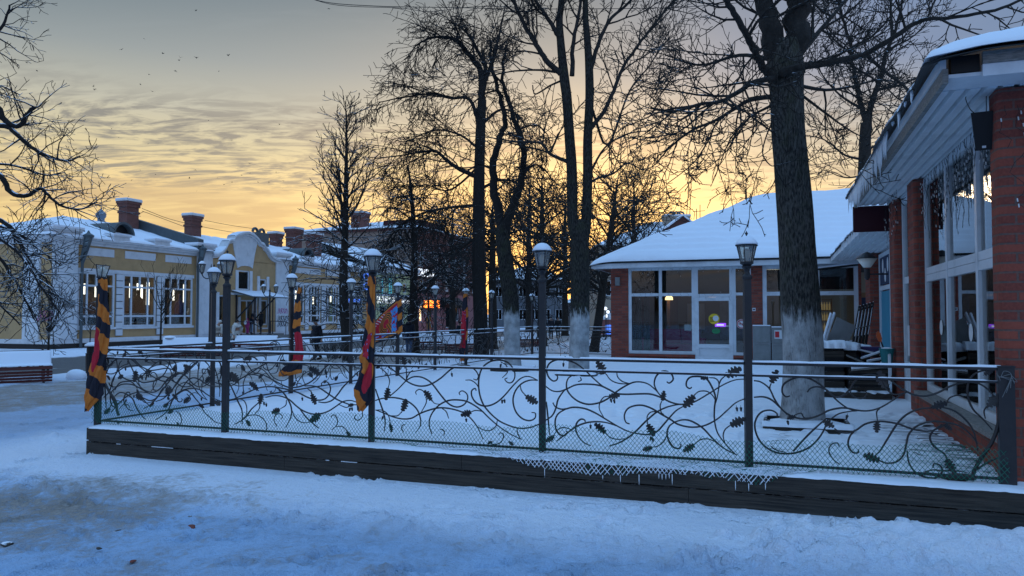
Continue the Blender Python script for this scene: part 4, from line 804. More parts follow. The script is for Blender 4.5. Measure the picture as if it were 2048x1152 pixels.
# string lights drooping on the frames
def lights(lab, segs, n, rootp, seed, dmax, gr='string lights draped on the cafe glazing'):
    r = tthing('string_lights', lab, 'string lights', *rootp, group=gr); rr = random.Random(seed); w = MB(); b = MB()
    for p, q in segs:
        for i in range(n):
            t = (i+rr.random())/n; s = [p[j]+(q[j]-p[j])*t-rootp[j] for j in range(3)]; L = rr.uniform(.25, 1.)*dmax; pts = [s]; x, y, z = s; ph = rr.random()*6
            K = int(L/.07)+2
            for k in range(K):
                x += rr.uniform(-.035, .035)+(.03*sin(ph+k)); y += rr.uniform(-.012, .012); z -= L/K*rr.uniform(.5, 1.4); pts.append((x, y, z)) if abs(p[1]-q[1]) < abs(p[0]-q[0]) else pts.append((s[0]+(y-s[1]), s[1]+(x-s[0]), z))
                if rr.random() < .28: b.tube([pts[-1], (pts[-1][0], pts[-1][1]-.012, pts[-1][2]-.03)], .006, 4)
            w.tube(pts, .0028, 3, False)
    nf = len(w.f); w.cm = 1; w.add(b.v, b.f); w.build('light_chain', ['cable', 'bulb_white'], r)
lights('dark light chains looped over the white cafe frames', [((gA0, V1-.02, 3.28), (gC1, V1-.02, 3.28)), ((gA0, V1-.02, 2.55), (gC1, V1-.02, 2.55))], 16, (gA0, V1-.03, 3.2), 3, .35)
# ================================================================ front wing on the right
wing = tthing('cafe_wing', 'red brick cafe wing with tall white windows and ribbed overhanging soffit', 'building', 10.2, 0, 0)
w_ = (10.2, 0, 0)
def wb(nm, mat, u0, u1, v0, v1, z0, z1): return MB().box(u0, u1, v0, v1, z0, z1).build(nm, mat, wing, w_)
def rpillar(u0, u1, v0, v1, z1, r=.06):
    pts = []
    for cx_, cy_, a0 in ((u1-r, v1-r, 0), (u0+r, v1-r, pi/2), (u0+r, v0+r, pi), (u1-r, v0+r, 1.5*pi)):
        pts += [(cx_+r*cos(a0+k*pi/8), cy_+r*sin(a0+k*pi/8)) for k in range(5)]
    return MB().prism(pts, -.1, z1, 'z').build('brick_pillar', 'brick', wing, w_)
zsf = 3.76
rpillar(10.22, 11.6, .10, .40, zsf); rpillar(10.28, 10.62, 4.75, 5.35, zsf); rpillar(10.29, 10.62, 6.78, 7.42, zsf)
wb('wall', 'brick', 11.55, 14, .16, .38, -.1, zsf)
wb('knee_wall', 'brick', 10.30, 10.6, .401, 4.749, .0, .64); wb('sill', 'old_wood', 10.24, 10.62, .402, 4.748, .642, .70)
gu = 10.44; mv = sorted(ru(px, 700, gu)[0] for px in (1902, 1964)); zt = 2.36
fw = MB(); frame_bars(fw, .42, 4.75, .705, zsf, [(m, .71, zsf) for m in mv], [(zt+.05, .42, 4.75), (zt-.05, .42, 4.75)], .095, gu-.03, gu+.05, 'u'); f = fw.build('window', 'pvc', wing, w_)
g = MB(); g.box(gu+.004, gu+.014, .45, 4.73, .73, zsf-.02); g.build('pane', 'glass', f, w_)
fw = MB(); frame_bars(fw, 5.35, 6.78, .36, zsf, [], [(zt, 5.35, 6.78)], .11, gu-.03, gu+.05, 'u'); fw.box(gu-.005, gu+.02, 5.46, 6.67, .47, 1.0); f = fw.build('door', 'pvc', wing, w_)
g = MB(); g.box(gu+.004, gu+.014, 5.4, 6.7, 1.0, zsf-.05); g.build('pane', 'glass', f, w_)
mb = MB(); mb.tube([(gu-.12, 5.62, 1.15), (gu-.12, 5.62, 1.62)], .02, 8); mb.tube([(gu-.12, 5.62, 1.2), (gu-.03, 5.62, 1.2)], .016, 6); mb.tube([(gu-.12, 5.62, 1.57), (gu-.03, 5.62, 1.57)], .016, 6); mb.build('handle', 'white_cloth', f, w_)
# room behind
rm = MB(); rm.add([(14.5, .5, .36), (14.5, 8, .36), (14.5, 8, 3.7), (14.5, .5, 3.7)], [(0, 1, 2, 3)]); rm.add([(10.7, 7.5, .36), (14.5, 7.5, .36), (14.5, 7.5, 3.7), (10.7, 7.5, 3.7)], [(0, 1, 2, 3)]); rm.build('room_wall', 'curtain', wing, w_)
wb('room_floor', 'floor_tile', 10.62, 14.5, .45, 7.5, .33, .355); wb('room_ceiling', 'dark_interior', 10.62, 14.5, .45, 7.5, 3.72, 3.74)
mb = MB(); N = 40; p = [(gu+.16+.02*sin(i*2.1), 2.75+1.9*i/N) for i in range(N+1)]; mb.prism(p+[(x+.01, y) for x, y in p[::-1]], .5, 2.3, 'z'); mb.build('curtain', 'red_drape', wing, w_)
# soffit: ribbed sheet running along the eave
def ribbed(u0, u1, v0, v1, z, dz, n, par, off):
    pts = []; w = (u1-u0)/n
    for i in range(n): a = u0+i*w; pts += [(a, z), (a+w*.62, z), (a+w*.70, z+dz), (a+w*.92, z+dz)]
    pts.append((u1, z)); poly = pts+[(u1, z+.05), (u0, z+.05)]
    return MB().prism(poly, v0, v1, 'v').build('soffit', 'soffit', par, off) if False else _prism_v(poly, v0, v1, par, off)
def _prism_v(poly, v0, v1, par, off):
    mb = MB(); n = len(poly); mb.add([(q[0], v0, q[1]) for q in poly]+[(q[0], v1, q[1]) for q in poly], [tuple(range(n)), tuple(range(n, 2*n))[::-1]]+[(i, n+i, n+(i+1) % n, (i+1) % n) for i in range(n)])
    return mb.build('soffit', 'soffit', par, off)
ribbed(9.78, 10.52, .09, 7.5, zsf+.012, .06, 6, wing, w_)
wb('soffit', 'soffit', 9.78, 14, -.30, .088, zsf+.02, zsf+.05)
ze = zsf+.27
wb('fascia', 'old_wood', 9.735, 9.778, -.30, 7.5, zsf-.02, zsf+.10); wb('fascia', 'soffit', 9.72, 9.762, -.31, 7.5, zsf+.103, zsf+.20)
wb('fascia', 'soffit', 10.02, 14, -.345, -.302, zsf+.0, zsf+.10); wb('fascia', 'old_wood', 10.02, 14, -.36, -.318, zsf+.102, zsf+.20); wb('rafter_end', 'black', 9.80, 10.01, -.30, -.2, zsf+.06, zsf+.2)
def wz(u, v): return ze-.07+smin((u-9.62)*.42, (v+.46)*.42, .25)
rf = snow_roof('roof', wing, 9.60, 15, -.44, 7.7, lambda u, v: wz(u, v)-.02, w_, 40, 40, .035, 0, 'black')
snow_roof('roof_snow', rf, 9.62, 15, -.42, 7.7, lambda u, v: wz(u, v)+.018, w_, 110, 160, .10)
wb('gable_panel', 'maroon', 9.72, 10.6, 7.52, 7.58, 3.30, zsf+.01)
# icicles
rr = random.Random(5); iv = []; v = .6
while v < 7.45: iv.append(v); v += rr.uniform(.035, .11) if v > 2.2 else rr.uniform(.2, .5)
for v in iv:
    l = rr.uniform(.10, .46)*(1 if v > 2 else .5); t = tthing('icicle', 'slender icicle in the row hanging from the eave of the brick wing', 'icicle', 9.64, v, wz(9.66, v)-.02, 'icicles along the eave of the brick wing')
    r0 = rr.uniform(.011, .019); MB().tube([(0, 0, .02), (.003, 0, -l*.4), (-.002, .003, -l*.75), (0, 0, -l)], [r0, r0*.8, r0*.45, .001], 6).build('ice', 'ice', t, smooth=True)
# lower link to the pavilion
link_ = tthing('cafe_link', 'lower brick link with turquoise panels between the wing and the pavilion', 'building', 10.7, 7.6, 0); l_ = (10.7, 7.6, 0)
def lb(nm, mat, u0, u1, v0, v1, z0, z1): return MB().box(u0, u1, v0, v1, z0, z1).build(nm, mat, link_, l_)
lb('wall', 'brick', 10.9, 11.1, 7.6, 16.95, 0, 3.4)
for a in (7.75, 9.65, 11.55): lb('turquoise_panel', 'turquoise', 10.86, 10.89, a+.03, a+1.87, .5, 2.36)
f = MB(); frame_bars(f, 7.7, 13.5, .4, 3.3, [(9.63, .4, 3.3), (11.53, .4, 3.3)], [(2.44, 7.7, 13.5)], .10, 10.82, 10.895, 'u'); f.build('frame', 'pvc', link_, l_)
for i, (a, b_) in enumerate(((9.75, 11.4), (11.65, 13.4))):
    t = tthing('poster', ('dark poster of pale round sweets above the turquoise panels, nearer one', 'dark poster of pale round sweets above the turquoise panels, farther one')[i], 'poster', 10.84, a, 2.52); MB().box(0, .02, 0, b_-a, 0, .68).build('sheet', 'navy_paper', t)
    [MB().prism([(y+.13*cos(q*pi/8), z+.17*sin(q*pi/8)) for q in range(16)], -.006, -.001, 'u').build('picture', 'white_stucco', t) for y, z in ((.35, .45), (.8, .22), (1.2, .46))]
rp = MB(); rp.box(10.62, 10.9, 13.6, 14.6, 0, 3.35); rp.build('brick_pillar', 'brick', link_, l_)
poly = []; 
ribbed(9.92, 10.9, 7.6, 16.4, 3.36, .04, 6, link_, l_); lb('fascia', 'soffit', 9.88, 9.918, 7.6, 16.4, 3.34, 3.47)
rf = snow_roof('roof', link_, 9.84, 13, 7.6, 17.2, lambda u, v: 3.47+(u-9.84)*.30, l_, 20, 40, .03, 0, 'black'); snow_roof('roof_snow', rf, 9.85, 13, 7.62, 17.2, lambda u, v: 3.51+(u-9.84)*.30, l_, 40, 120, .09)
for k in range(14):
    v = 7.8+k*.33+rr.uniform(-.1, .1); l = rr.uniform(.08, .3); t = tthing('icicle', 'icicle in the row hanging from the lower eave of the turquoise link', 'icicle', 9.86, v, 3.46, 'icicles along the lower eave'); MB().tube([(0, 0, .02), (0, 0, -l*.5), (0, 0, -l)], [.012, .008, .001], 6).build('ice', 'ice', t)
t = tthing('gutter_pipe', 'snow topped pipe lying along the top of the right cafe window', 'pipe', gD0+1.4, V1-.12, 3.2); MB().tube([(0, 0, -.06), (1.3, 0, .07)], .035, 8).build('pipe', 'black', t); mb = MB(); mb.tube([(0, -.005, -.02), (.5, 0, .035), (1.3, 0, .115)], .035, 8); mb.build('snow', 'snow', t)
# wall lamp on the nearer column
t = tthing('wall_lamp', 'dark conical lamp on an arm fixed to the brick column under the eave', 'wall lamp', 10.20, 6.86, 2.49); MB().tube([(0, 0, 0), (-.33, 0, 0)], .016, 8).build('arm', 'metal', t); MB().lathe([(.02, 0), (.03, .02), (.045, .04), (.05, .2)], 10, (-.33, 0, -.1)).build('stem', 'metal', t)
MB().lathe([(.06, 0), (.165, .15)], 16, (-.33, 0, .12)).build('shade', 'frosted', t, smooth=True); MB().lathe([(.175, .27), (.17, .285), (.06, .37), (.01, .39)], 16, (-.33, 0, 0)).build('cap', 'metal', t)
# loudspeaker
u, z = rv(1966, 262, .35); t = tthing('loudspeaker', 'black loudspeaker hanging on chains from the soffit beside the brick pillar', 'loudspeaker', u, .35, z)
q = [(-.10, .17), (.10, .17), (.065, -.17), (-.065, -.17)]
mb = MB(); mb.add([(x*1.0, -.10+.0*z_, z_) for x, z_ in q]+[(x*.8, .14, z_*.92+.01) for x, z_ in q], [(0, 1, 2, 3), (7, 6, 5, 4), (0, 4, 5, 1), (1, 5, 6, 2), (2, 6, 7, 3), (3, 7, 4, 0)]); mb.build('cabinet', 'black', t); MB().box(-.015, .015, -.108, -.101, -.15, -.13).build('badge', 'white_paper', t)
mb = MB(); mb.tube(spline([(-.06, .0, .16), (-.10, 0, .21), (-.13, .02, .30), (-.12, .02, .34)], 5), .005, 4); mb.tube([(.03, .05, .16), (.03, .05, zsf-z)], .005, 4); mb.build('chain', 'cable', t); t.rotation_euler = (radians(12), 0, -A-.15)
lights('tangled light chains hanging over the tall windows of the wing', [((10.36, .9, 3.72), (10.36, 4.7, 3.72))], 44, (10.36, .9, 3.7), 9, .9)
lights('light chain with white bulbs wound on the near brick pillar', [((10.25, .06, 3.6), (11.0, .06, 3.6))], 9, (10.25, .06, 3.6), 4, 1.3)
lights('bundle of light chains hanging between the two brick columns', [((10.15, 5.3, 3.72), (10.15, 6.8, 3.72))], 14, (10.15, 5.3, 3.7), 6, .9)
for k, (px, py) in enumerate(((1881, 655), (1940, 665))):
    v, z = ru(px, py, gu-.012); t = tthing('oval_sticker', ('narrow white oval sticker on the left pane of the wing', 'narrow white oval sticker on the middle pane of the wing')[k], 'sticker', gu-.002, v, z); MB().prism([(.09*cos(q*pi/12), .10*sin(q*pi/12)) for q in range(24)], -.003, 0, 'u').build('disc', 'white_paper', t)
v, z = ru(1942, 645, gu+.3); t = tthing('neon_sign', 'small violet lit sign inside the middle pane of the wing', 'sign', gu+.3, v, z); MB().box(0, .02, -.22, .22, -.04, .04).build('panel', 'violet_glow', t); MB().box(-.006, -.001, -.1, .1, -.01, .01).build('lettering', 'led_white', t)
t = tthing('graffiti', 'faint white scrawl sprayed on the near brick pillar', 'graffiti', 10.75, .094, 1.7); mb = MB()
for s_ in range(4): mb.tube(spline([(.02+.09*s_*.6+.08*sin(k*1.3+s_), .0, .25-.13*s_+.07*cos(k*1.7+s_*2)) for k in range(7)], 5), .006, 3)
mb.build('paint', 'grey_board', t)
# ================================================================ lumber on the step
st = tthing('wooden_step', 'low dark wooden step with a snowy edge in front of the heap', 'step', 9.05, 6.55, TZ); MB().box(0, 1.14, 0, 3.4, 0, .115).build('deck', 'dark_wood', st); mb = MB(); wavy_snow(mb, 0, 1.14, 0, 3.3, .116, .035, 40, .6); mb.build('snow_cap', 'snow', st, smooth=True)
SZ = TZ+.12
def item(nm, lab, cat, px, py, v, group=None, rz=0.): u, z = rv(px, py, v); return tthing(nm, lab, cat, u, v, z, group, rz)
def crate(lab, px, v, w, d, h, z, rz=0., cover=True):
    u, _ = rv(px, 750, v); t = tthing('crate', lab, 'crate', u, v, z, 'dark crates heaped on the step', rz)
    MB().box(-w/2, w/2, 0, d, 0, h).build('box', 'black', t); mb = MB(); [mb.box(-w/2-.01, w/2+.01, -.012, -.002, h*k/4+.02, h*k/4+h*.18) for k in range(4)]; mb.build('slat', 'dark_wood', t)
    if cover:
        mb = MB(); wavy_snow(mb, -w/2-.04, w/2+.04, -.07, d, h+.001, .13, 24, .8); mb.build('snow_cap', 'snow', t, smooth=True)
crate('black crate at the left of the heap, thick snow on top', 1662, 7.0, .42, .5, .72, SZ, .1); crate('black crate in the middle of the heap', 1690, 7.3, .36, .5, .68, SZ, -.2)
crate('low dark slatted crate in the front of the heap', 1738, 6.75, .62, .45, .40, SZ, .05, False); crate('dark crate at the back of the heap beside the wall', 1712, 8.0, .5, .5, .62, SZ, .3)
t = item('table_top', 'square grey board leaning on the snowy heap', 'board', 1682, 665, 7.6, rz=.15)
pts = [rv(x, y, 7.6) for x, y in ((1651, 690), (1693, 698), (1711, 652), (1672, 634))]; c0 = rv(1682, 665, 7.6)
mb = MB(); q = [(a-c0[0], b_-c0[1]) for a, b_ in pts]; mb.add([(x, -.02-z_*.2, z_) for x, z_ in q]+[(x, .012-z_*.2, z_) for x, z_ in q], [(0, 1, 2, 3), (7, 6, 5, 4), (0, 4, 5, 1), (1, 5, 6, 2), (2, 6, 7, 3), (3, 7, 4, 0)]); mb.build('board', 'grey_board', t)
for k, (x0, y0, x1, y1) in enumerate(((1648, 688, 1669, 627), (1645, 686, 1662, 628))):
    a, b_ = rv(x0, y0, 7.5-.05*k), rv(x1, y1, 7.6-.05*k); t = tthing('white_rail', ('white snowy rail leaning in front of the grey board', 'second white rail leaning just left of the grey board')[k], 'rail', a[0], 7.5-.05*k, a[1]); MB().tube([(0, 0, 0), (b_[0]-a[0], .1, b_[1]-a[1])], .025, 6).build('rail', 'pvc', t); MB().tube([(0, -.004, .02), (b_[0]-a[0], .096, b_[1]-a[1]+.02)], .02, 6).build('snow', 'snow', t)
for k in range(5):
    px = 1700+k*7; a, b_ = rv(px, 688, 8.4), rv(px+20, 612-k*2, 8.5); t = tthing('folded_chair', 'dark folded chair frame in the row leaning on the brick pillar', 'chair', a[0], 8.4+.04*k, a[1]-.35, 'dark folded chair frames leaning behind the heap')
    dx, dz = b_[0]-a[0], b_[1]-a[1]+.35; mb = MB()
    for w in (0, .38): mb.tube([(0, w*.6, 0), (dx, w*.6+.05, dz)], .014, 5); 
    [mb.tube([(dx*f, 0, dz*f), (dx*f, .23, dz*f)], .012, 5) for f in (.3, .6, .95)]; mb.build('frame', 'black', t)
    mb = MB(); mb.tube([(dx*.45, -.005, dz*.45+.012), (dx, .05, dz+.012)], .007, 5); mb.build('snow', 'snow', t)
for k, (x0, y0, x1, y1, v, mt, lab) in enumerate(((1694, 713, 1752, 737, 6.9, 'old_wood', 'pale plank lying slanted across the heap'), (1700, 700, 1768, 716, 7.4, 'dark_wood', 'dark snowy plank lying flat on the heap'), (1722, 722, 1770, 706, 7.2, 'dark_wood', 'dark snowy plank crossing the flat one on the heap'), (1704, 742, 1768, 736, 6.6, 'old_wood', 'pale plank along the front of the heap'), (1735, 728, 1768, 722, 7.0, 'dark_wood', 'short dark plank at the bucket end of the heap'))):
    a, b_ = rv(x0, y0, v), rv(x1, y1, v+.15); L = sqrt((b_[0]-a[0])**2+(b_[1]-a[1])**2); t = tthing('plank', lab, 'plank', a[0], v, a[1]); mb = MB(); e = (b_[0]-a[0], .15, b_[1]-a[1])
    for dz, mt_, nm in ((0, mt, 'board'), (.031, 'snow', 'snow_cap')):
        if nm == 'snow_cap' and mt == 'old_wood' and k == 0: continue
        mb = MB(); th = .03 if nm == 'board' else .03; mb.add([(0, 0, dz), (e[0], e[1], e[2]+dz), (e[0], e[1]+.16, e[2]+dz), (0, .16, dz), (0, 0, dz+th), (e[0], e[1], e[2]+dz+th), (e[0], e[1]+.16, e[2]+dz+th), (0, .16, dz+th)], [(0, 3, 2, 1), (4, 5, 6, 7), (0, 1, 5, 4), (1, 2, 6, 5), (2, 3, 7, 6), (3, 0, 4, 7)]); mb.build(nm, mt_, t)
t = item('storage_box', 'dark purple plastic box on the heap near the wall', 'box', 1742, 715, 7.6); MB().prism([(-.13, 0), (.13, 0), (.15, .16), (-.15, .16)], 0, .25, 'v').build('tub', 'purple_plastic', t); MB().box(-.165, .165, -.015, .265, .161, .19).build('lid', 'purple_plastic', t)
t = item('bucket', 'teal plastic bucket standing by the brick column', 'bucket', 1774, 728, 6.9); MB().lathe([(.075, -.02), (.115, .24), (.125, .25), (.125, .27), (.105, .265), (.07, .0)], 16).build('tub', 'teal_plastic', t); MB().lathe([(.1, .262), (.06, .285), (.005, .29)], 14).build('snow', 'snow', t)
t = item('shovel', 'shovel with an orange blade sticking up out of the teal bucket', 'shovel', 1770, 700, 6.9); MB().tube([(.0, 0, -.05), (-.06, 0, .15)], .012, 6).build('handle', 'black', t)
mb = MB(); mb.prism([(-.055, .13), (-.10, .15), (-.135, .24), (-.13, .30), (-.10, .325), (-.065, .29), (-.045, .20)], -.012, .008, 'v'); mb.build('blade', 'orange_plastic', t)
t = item('trestle', 'pair of white metal legs standing in front of the bucket', 'trestle', 1778, 745, 6.6); [MB().tube([(x, y, -.2), (x, y, .3)], .012, 6).build('leg', 'pvc', t) for x, y in ((0, 0), (.035, .1))]; MB().tube([(0, 0, .3), (.035, .1, .3)], .012, 6).build('crossbar', 'pvc', t)
t = tthing('manhole_cover', 'thin dark round cover lying on the terrace near the end post', 'cover', *uv_of(*gp(1900, 955, TZ)), TZ+.01); MB().lathe([(.20, 0), (.20, .018), (.17, .03), (.01, .032)], 24).build('disc', 'dark_wood', t)
# ================================================================ street buildings
UF = -29.5
def chim(par, u, v, zb, zt, w, d, off, mat='chimney_brick', pots=False):
    mb = MB(); mb.box(u-w/2, u+w/2, v-d/2, v+d/2, zb, zt-.5); mb.box(u-w/2-.06, u+w/2+.06, v-d/2-.06, v+d/2+.06, zt-.95, zt-.80); mb.box(u-w/2-.07, u+w/2+.07, v-d/2-.07, v+d/2+.07, zt-.5, zt-.28); mb.box(u-w/2-.13, u+w/2+.13, v-d/2-.13, v+d/2+.13, zt-.28, zt-.1)
    c = mb.build('chimney', mat, par, off); MB().box(u-w/2-.16, u+w/2+.16, v-d/2-.16, v+d/2+.16, zt-.099, zt+.03).build('chimney_cap', 'white_stucco', c, off); MB().box(u-w/2-.15, u+w/2+.15, v-d/2-.15, v+d/2+.15, zt+.032, zt+.1).build('chimney_snow', 'snow', c, off)
    return c
V = lambda px, py=600: ru(px, py, UF)[0]
vL, vR = V(101), V(737); VI = lambda px: ru(px, 600, UF-1.2)[0]; hz = lambda px, py: ru(px, py, UF)[1]
yb = tthing('ochre_building', 'long ochre and white single storey building with a scrolled gable and brick chimneys', 'building', UF, vL, -.15); yo = (UF, vL, -.15)
zE = hz(300, 503); zW0, zW1 = hz(153, 656)+.02, hz(156, 543); zB = -.3
Yb = lambda nm, mat, u0, u1, v0, v1, z0, z1: MB().box(u0, u1, v0, v1, z0, z1).build(nm, mat, yb, yo)
wins = [(V(154), V(228)), (V(245), V(311)), (V(326), V(384))]
rwin = [(V(582), V(607)), (V(616), V(640)), (V(650), V(672)), (V(682), V(700)), (V(708), V(724))]
lwin = [(V(-60), V(-20))]
vg0, vg1 = V(420), V(550)
holes = [(a, b, zW0, zW1) for a, b in wins+rwin]
dv0, dv1 = V(478), V(506); gz = hz(488, 535)
wl = MB(); holes_wall(wl, vL, vg0, zB, zE, [h for h in holes if h[1] < vg0], UF, UF-.4); holes_wall(wl, vg1, vR, zB, zE, [h for h in holes if h[0] > vg1], UF, UF-.4)
gh = [(V(436), V(452), hz(440, 655), hz(440, 590)), (V(474), V(497), hz(485, 580), hz(485, 541)), (V(479), V(507), .25, hz(490, 600)), (V(517), V(531), hz(524, 575), hz(524, 558)), (V(520), V(534), hz(526, 650), hz(526, 600))]
holes_wall(wl, vg0, vg1, zB, zE, gh, UF+.06, UF-.4); wl.build('wall', 'yellow_stucco', yb, yo)
wl = MB(); wl.box(UF-13, UF-.41, vL, vL+.35, zB, zE); wl.box(UF-13, UF-12.7, vL, vR, zB, zE); wl.build('rear_wall', 'yellow_stucco', yb, yo)
Yb('plinth_course', 'white_stucco', UF+.005, UF+.10, vL, vR, .12, .38); Yb('base_course', 'dark_interior', UF+.004, UF+.13, vL, vR, -.4, .118)
def pil(p0, p1, top=zE+.9, d=.16):
    Yb('pilaster', 'white_stucco', UF+.004, UF+d, V(p0), V(p1), .383, zE+.25); a, b = V(p0), V(p1)
    mb = MB(); mb.box(UF-.7, UF+d+.02, a-.05, b+.05, zE+.253, top-.28); mb.box(UF-.78, UF+d+.10, a-.15, b+.15, top-.278, top-.18); mb.box(UF-.86, UF+d+.18, a-.24, b+.24, top-.178, top-.06); mb.build('pedestal', 'white_stucco', yb, yo); Yb('snow_cap', 'snow', UF-.86, UF+d+.18, a-.23, b+.23, top-.057, top+.05)
pil(102, 151); pil(392, 421); pil(549, 574); 
US = lambda px: rv(px, 650, vL)[0]
Yb('pilaster', 'white_stucco', US(80), US(48), vL-.12, vL-.003, .383, zE); mb = MB(); mb.box(UF-13, UF+.1, vL-.12, vL-.002, zE-.001, zE+.16); mb.box(UF-13, UF+.1, vL-.24, vL-.002, zE+.161, zE+.30); mb.box(UF-13, UF+.1, vL-.36, vL-.002, zE+.301, zE+.40); mb.build('cornice', 'white_stucco', yb, yo); Yb('plinth_course', 'white_stucco', UF-13, UF-.01, vL-.10, vL-.004, .12, .38); Yb('base_course', 'dark_interior', UF-13, UF-.01, vL-.13, vL-.003, -.4, .118)
# cornices
for a, b in ((vL, V(391)), (V(575), vR)):
    mb = MB(); mb.box(UF-.2, UF+.12, a, b, zE-.001, zE+.16); mb.box(UF-.2, UF+.24, a, b, zE+.161, zE+.30); mb.box(UF-.2, UF+.36, a, b, zE+.301, zE+.40); mb.build('cornice', 'white_stucco', yb, yo)
for a, b in ((V(164), V(226)), (V(248), V(309)), (V(329), V(381)), (V(588), V(640)), (V(650), V(700))): Yb('frieze_panel', 'white_stucco', UF+.003, UF+.04, a, b, hz(200, 512)-.02, hz(200, 497)+.0)
Yb('window_band', 'white_stucco', UF+.003, UF+.07, V(153), V(386), zW1, zW1+.22); Yb('window_band', 'white_stucco', UF+.003, UF+.07, V(581), vR-.2, zW1, zW1+.22)
# rusticated piers between the windows
for p0, p1 in ((229, 245), (311, 326), (608, 616), (641, 650), (673, 682), (701, 708)):
    mb = MB(); a, b = V(p0)+.06, V(p1)-.06; n = 9; zz0 = zW0-.55; 
    for k in range(n): z0 = zz0+(zW1-zz0)*k/n; mb.box(UF+.05, UF+.12, a, b, z0+.025, z0+(zW1-zz0)/n-.025)
    rp_ = mb.build('rusticated_pier', 'white_stucco', yb, yo); MB().box(UF+.003, UF+.048, a+.01, b-.01, zz0, zW1).build('joint_backing', 'grey_wall', rp_, yo)
for i, (a, b) in enumerate(wins+rwin):
    L = b-a; f = MB(); zt_ = zW1-.78
    frame_bars(f, a, b, zW0, zW1, [(a+L*.25, zW0, zW1), (a+L*.75, zW0, zW1), (a+L*.5, zt_, zW1)], [(zt_, a, b), (zW0+.65, a, b)], .11, UF+.03, UF-.06, 'u'); fo = f.build('window', 'pvc', yb, yo)
    MB().box(UF-.02, UF-.032, a+.05, b-.05, zW0+.05, zW1-.05).build('pane', 'shop_glass', fo, yo)
    Yb('sill', 'white_stucco', UF+.003, UF+.13, a-.08, b+.08, zW0-.14, zW0-.003)
# shop inside
rm = MB(); rm.add([(UF-5, vL+1, 0), (UF-5, vR, 0), (UF-5, vR, 5), (UF-5, vL+1, 5)], [(0, 1, 2, 3)]); rm.build('room_wall', 'grey_board', yb, yo); Yb('room_floor', 'floor_tile', UF-5, UF-.42, vL+1, vR, .3, .34); Yb('room_ceiling', 'white_stucco', UF-5, UF-.42, vL+1, vR, 4.9, 4.94)
mb = MB()
for px in (166, 189, 258, 273, 281, 292, 345, 366, 446, 590, 597, 625, 660, 690): 
    v = VI(px); h = 1.5 if px in (292, 366) else random.uniform(.5, 1.1); z = random.uniform(2.2, 2.5) if h > 1.2 else random.uniform(2.6, 3.2); mb.box(UF-1.2, UF-1.13, v, v+.10+(.1 if h > 1.2 else 0), z, z+h)
mb.build('light_tube', 'lamp_tube', yb, yo)
mb = MB(); [mb.box(UF-4.6, UF-4.4, v_, v_+1.4, .34, 4.2) for v_ in np.arange(vL+9, vR-3, 4.1)]; mb.build('display_wall', 'grey_wall', yb, yo)
def garment(v, z, s, mat, lab):
    t = tthing('clothes_dummy', lab, 'mannequin', UF-.9, v, z); mb = MB(); mb.lathe([(.16*s, 0), (.20*s, .25*s), (.17*s, .5*s), (.24*s, .72*s), (.13*s, .86*s), (.05*s, .92*s), (.05*s, 1.0*s), (.085*s, 1.06*s), (.07*s, 1.18*s), (.01, 1.22*s)], 12); [mb.tube([(0, sg*.2*s, .75*s), (.02, sg*.31*s, .4*s), (.05, sg*.3*s, .1*s)], [.075*s, .06*s, .05*s], 7) for sg in (1, -1)]; mb.build('garment', mat, t, smooth=True)
    MB().lathe([(.22*s, -.3*s), (.22*s, -.28*s), (.02, -.26*s), (.02, .0)], 10).build('stand', 'steel', t)
for px, z, s, mat, lab in ((174, 1.2, 1.5, 'coat_dark', 'grey coat on a dummy in the left shop window'), (207, 1.3, 1.5, 'trousers', 'black coat on a dummy behind the tilted lantern'), (268, 1.9, 1.2, 'trousers', 'dark jacket dummy in the middle shop window'), (300, 1.0, 1.2, 'coat_dark', 'dark cape dummy low in the middle shop window'), (352, 1.6, 1.3, 'purple_plastic', 'blue violet dress dummy in the right shop window'), (376, 1.1, 1.0, 'trousers', 'dark short dummy at the edge of the right shop window')): garment(VI(px), z, s, mat, lab)
t = tthing('display_shelf', 'shelf of bags and shoes in the middle shop window', 'shelf', UF-1.2, VI(252), .34); [MB().box(-.2, .2, 0, 2.0, z, z+.05).build('board', 'pvc', t) for z in (.9, 1.45)]; mb = MB(); [mb.box(-.1, .1, .1+k*.24, .26+k*.24, z, z+.14+.1*((k*7) % 3)/2) for k in range(8) for z in (.955, 1.505)]; mb.build('goods', 'trousers', t); [MB().box(-.18, .18, y, y+.04, 0, .9).build('leg', 'pvc', t) for y in (.02, 1.94)]
# gable
gp_ = [(421, 512), (430, 511), (438, 507), (446, 498), (452, 486), (455, 483), (463, 482), (464, 476), (473, 471), (484, 468), (494, 468), (503, 472), (511, 480), (517, 489), (523, 491), (525, 496), (531, 502), (536, 511), (541, 517), (548, 521), (556, 523)]
GP = [ru(a, b, UF) for a, b in gp_]; poly = [(vg0, zE-.01)]+[(v, max(z, zE)) for v, z in GP]+[(vg1, zE-.01)]
mb = MB(); mb.prism([(v, z-.05) for v, z in poly], UF-.4, UF+.06, 'u'); mb.build('gable', 'yellow_stucco', yb, yo)
mb = MB()
for (a, b), (c, d) in zip(GP[:-1], GP[1:]):
    for e0, e1, zz in ((.0, .34, .14), (.15, .22, -.02)): mb.add([(UF-.45, a, b+zz-.14), (UF-.45, c, d+zz-.14), (UF+e1, c, d+zz-.14), (UF+e1, a, b+zz-.14), (UF-.45, a, b+zz), (UF-.45, c, d+zz), (UF+e1, c, d+zz), (UF+e1, a, b+zz)], [(0, 1, 2, 3), (4, 7, 6, 5), (3, 2, 6, 7), (0, 4, 5, 1), (0, 3, 7, 4), (1, 5, 6, 2)])
mb.build('gable_moulding', 'white_stucco', yb, yo)
gs_ = []
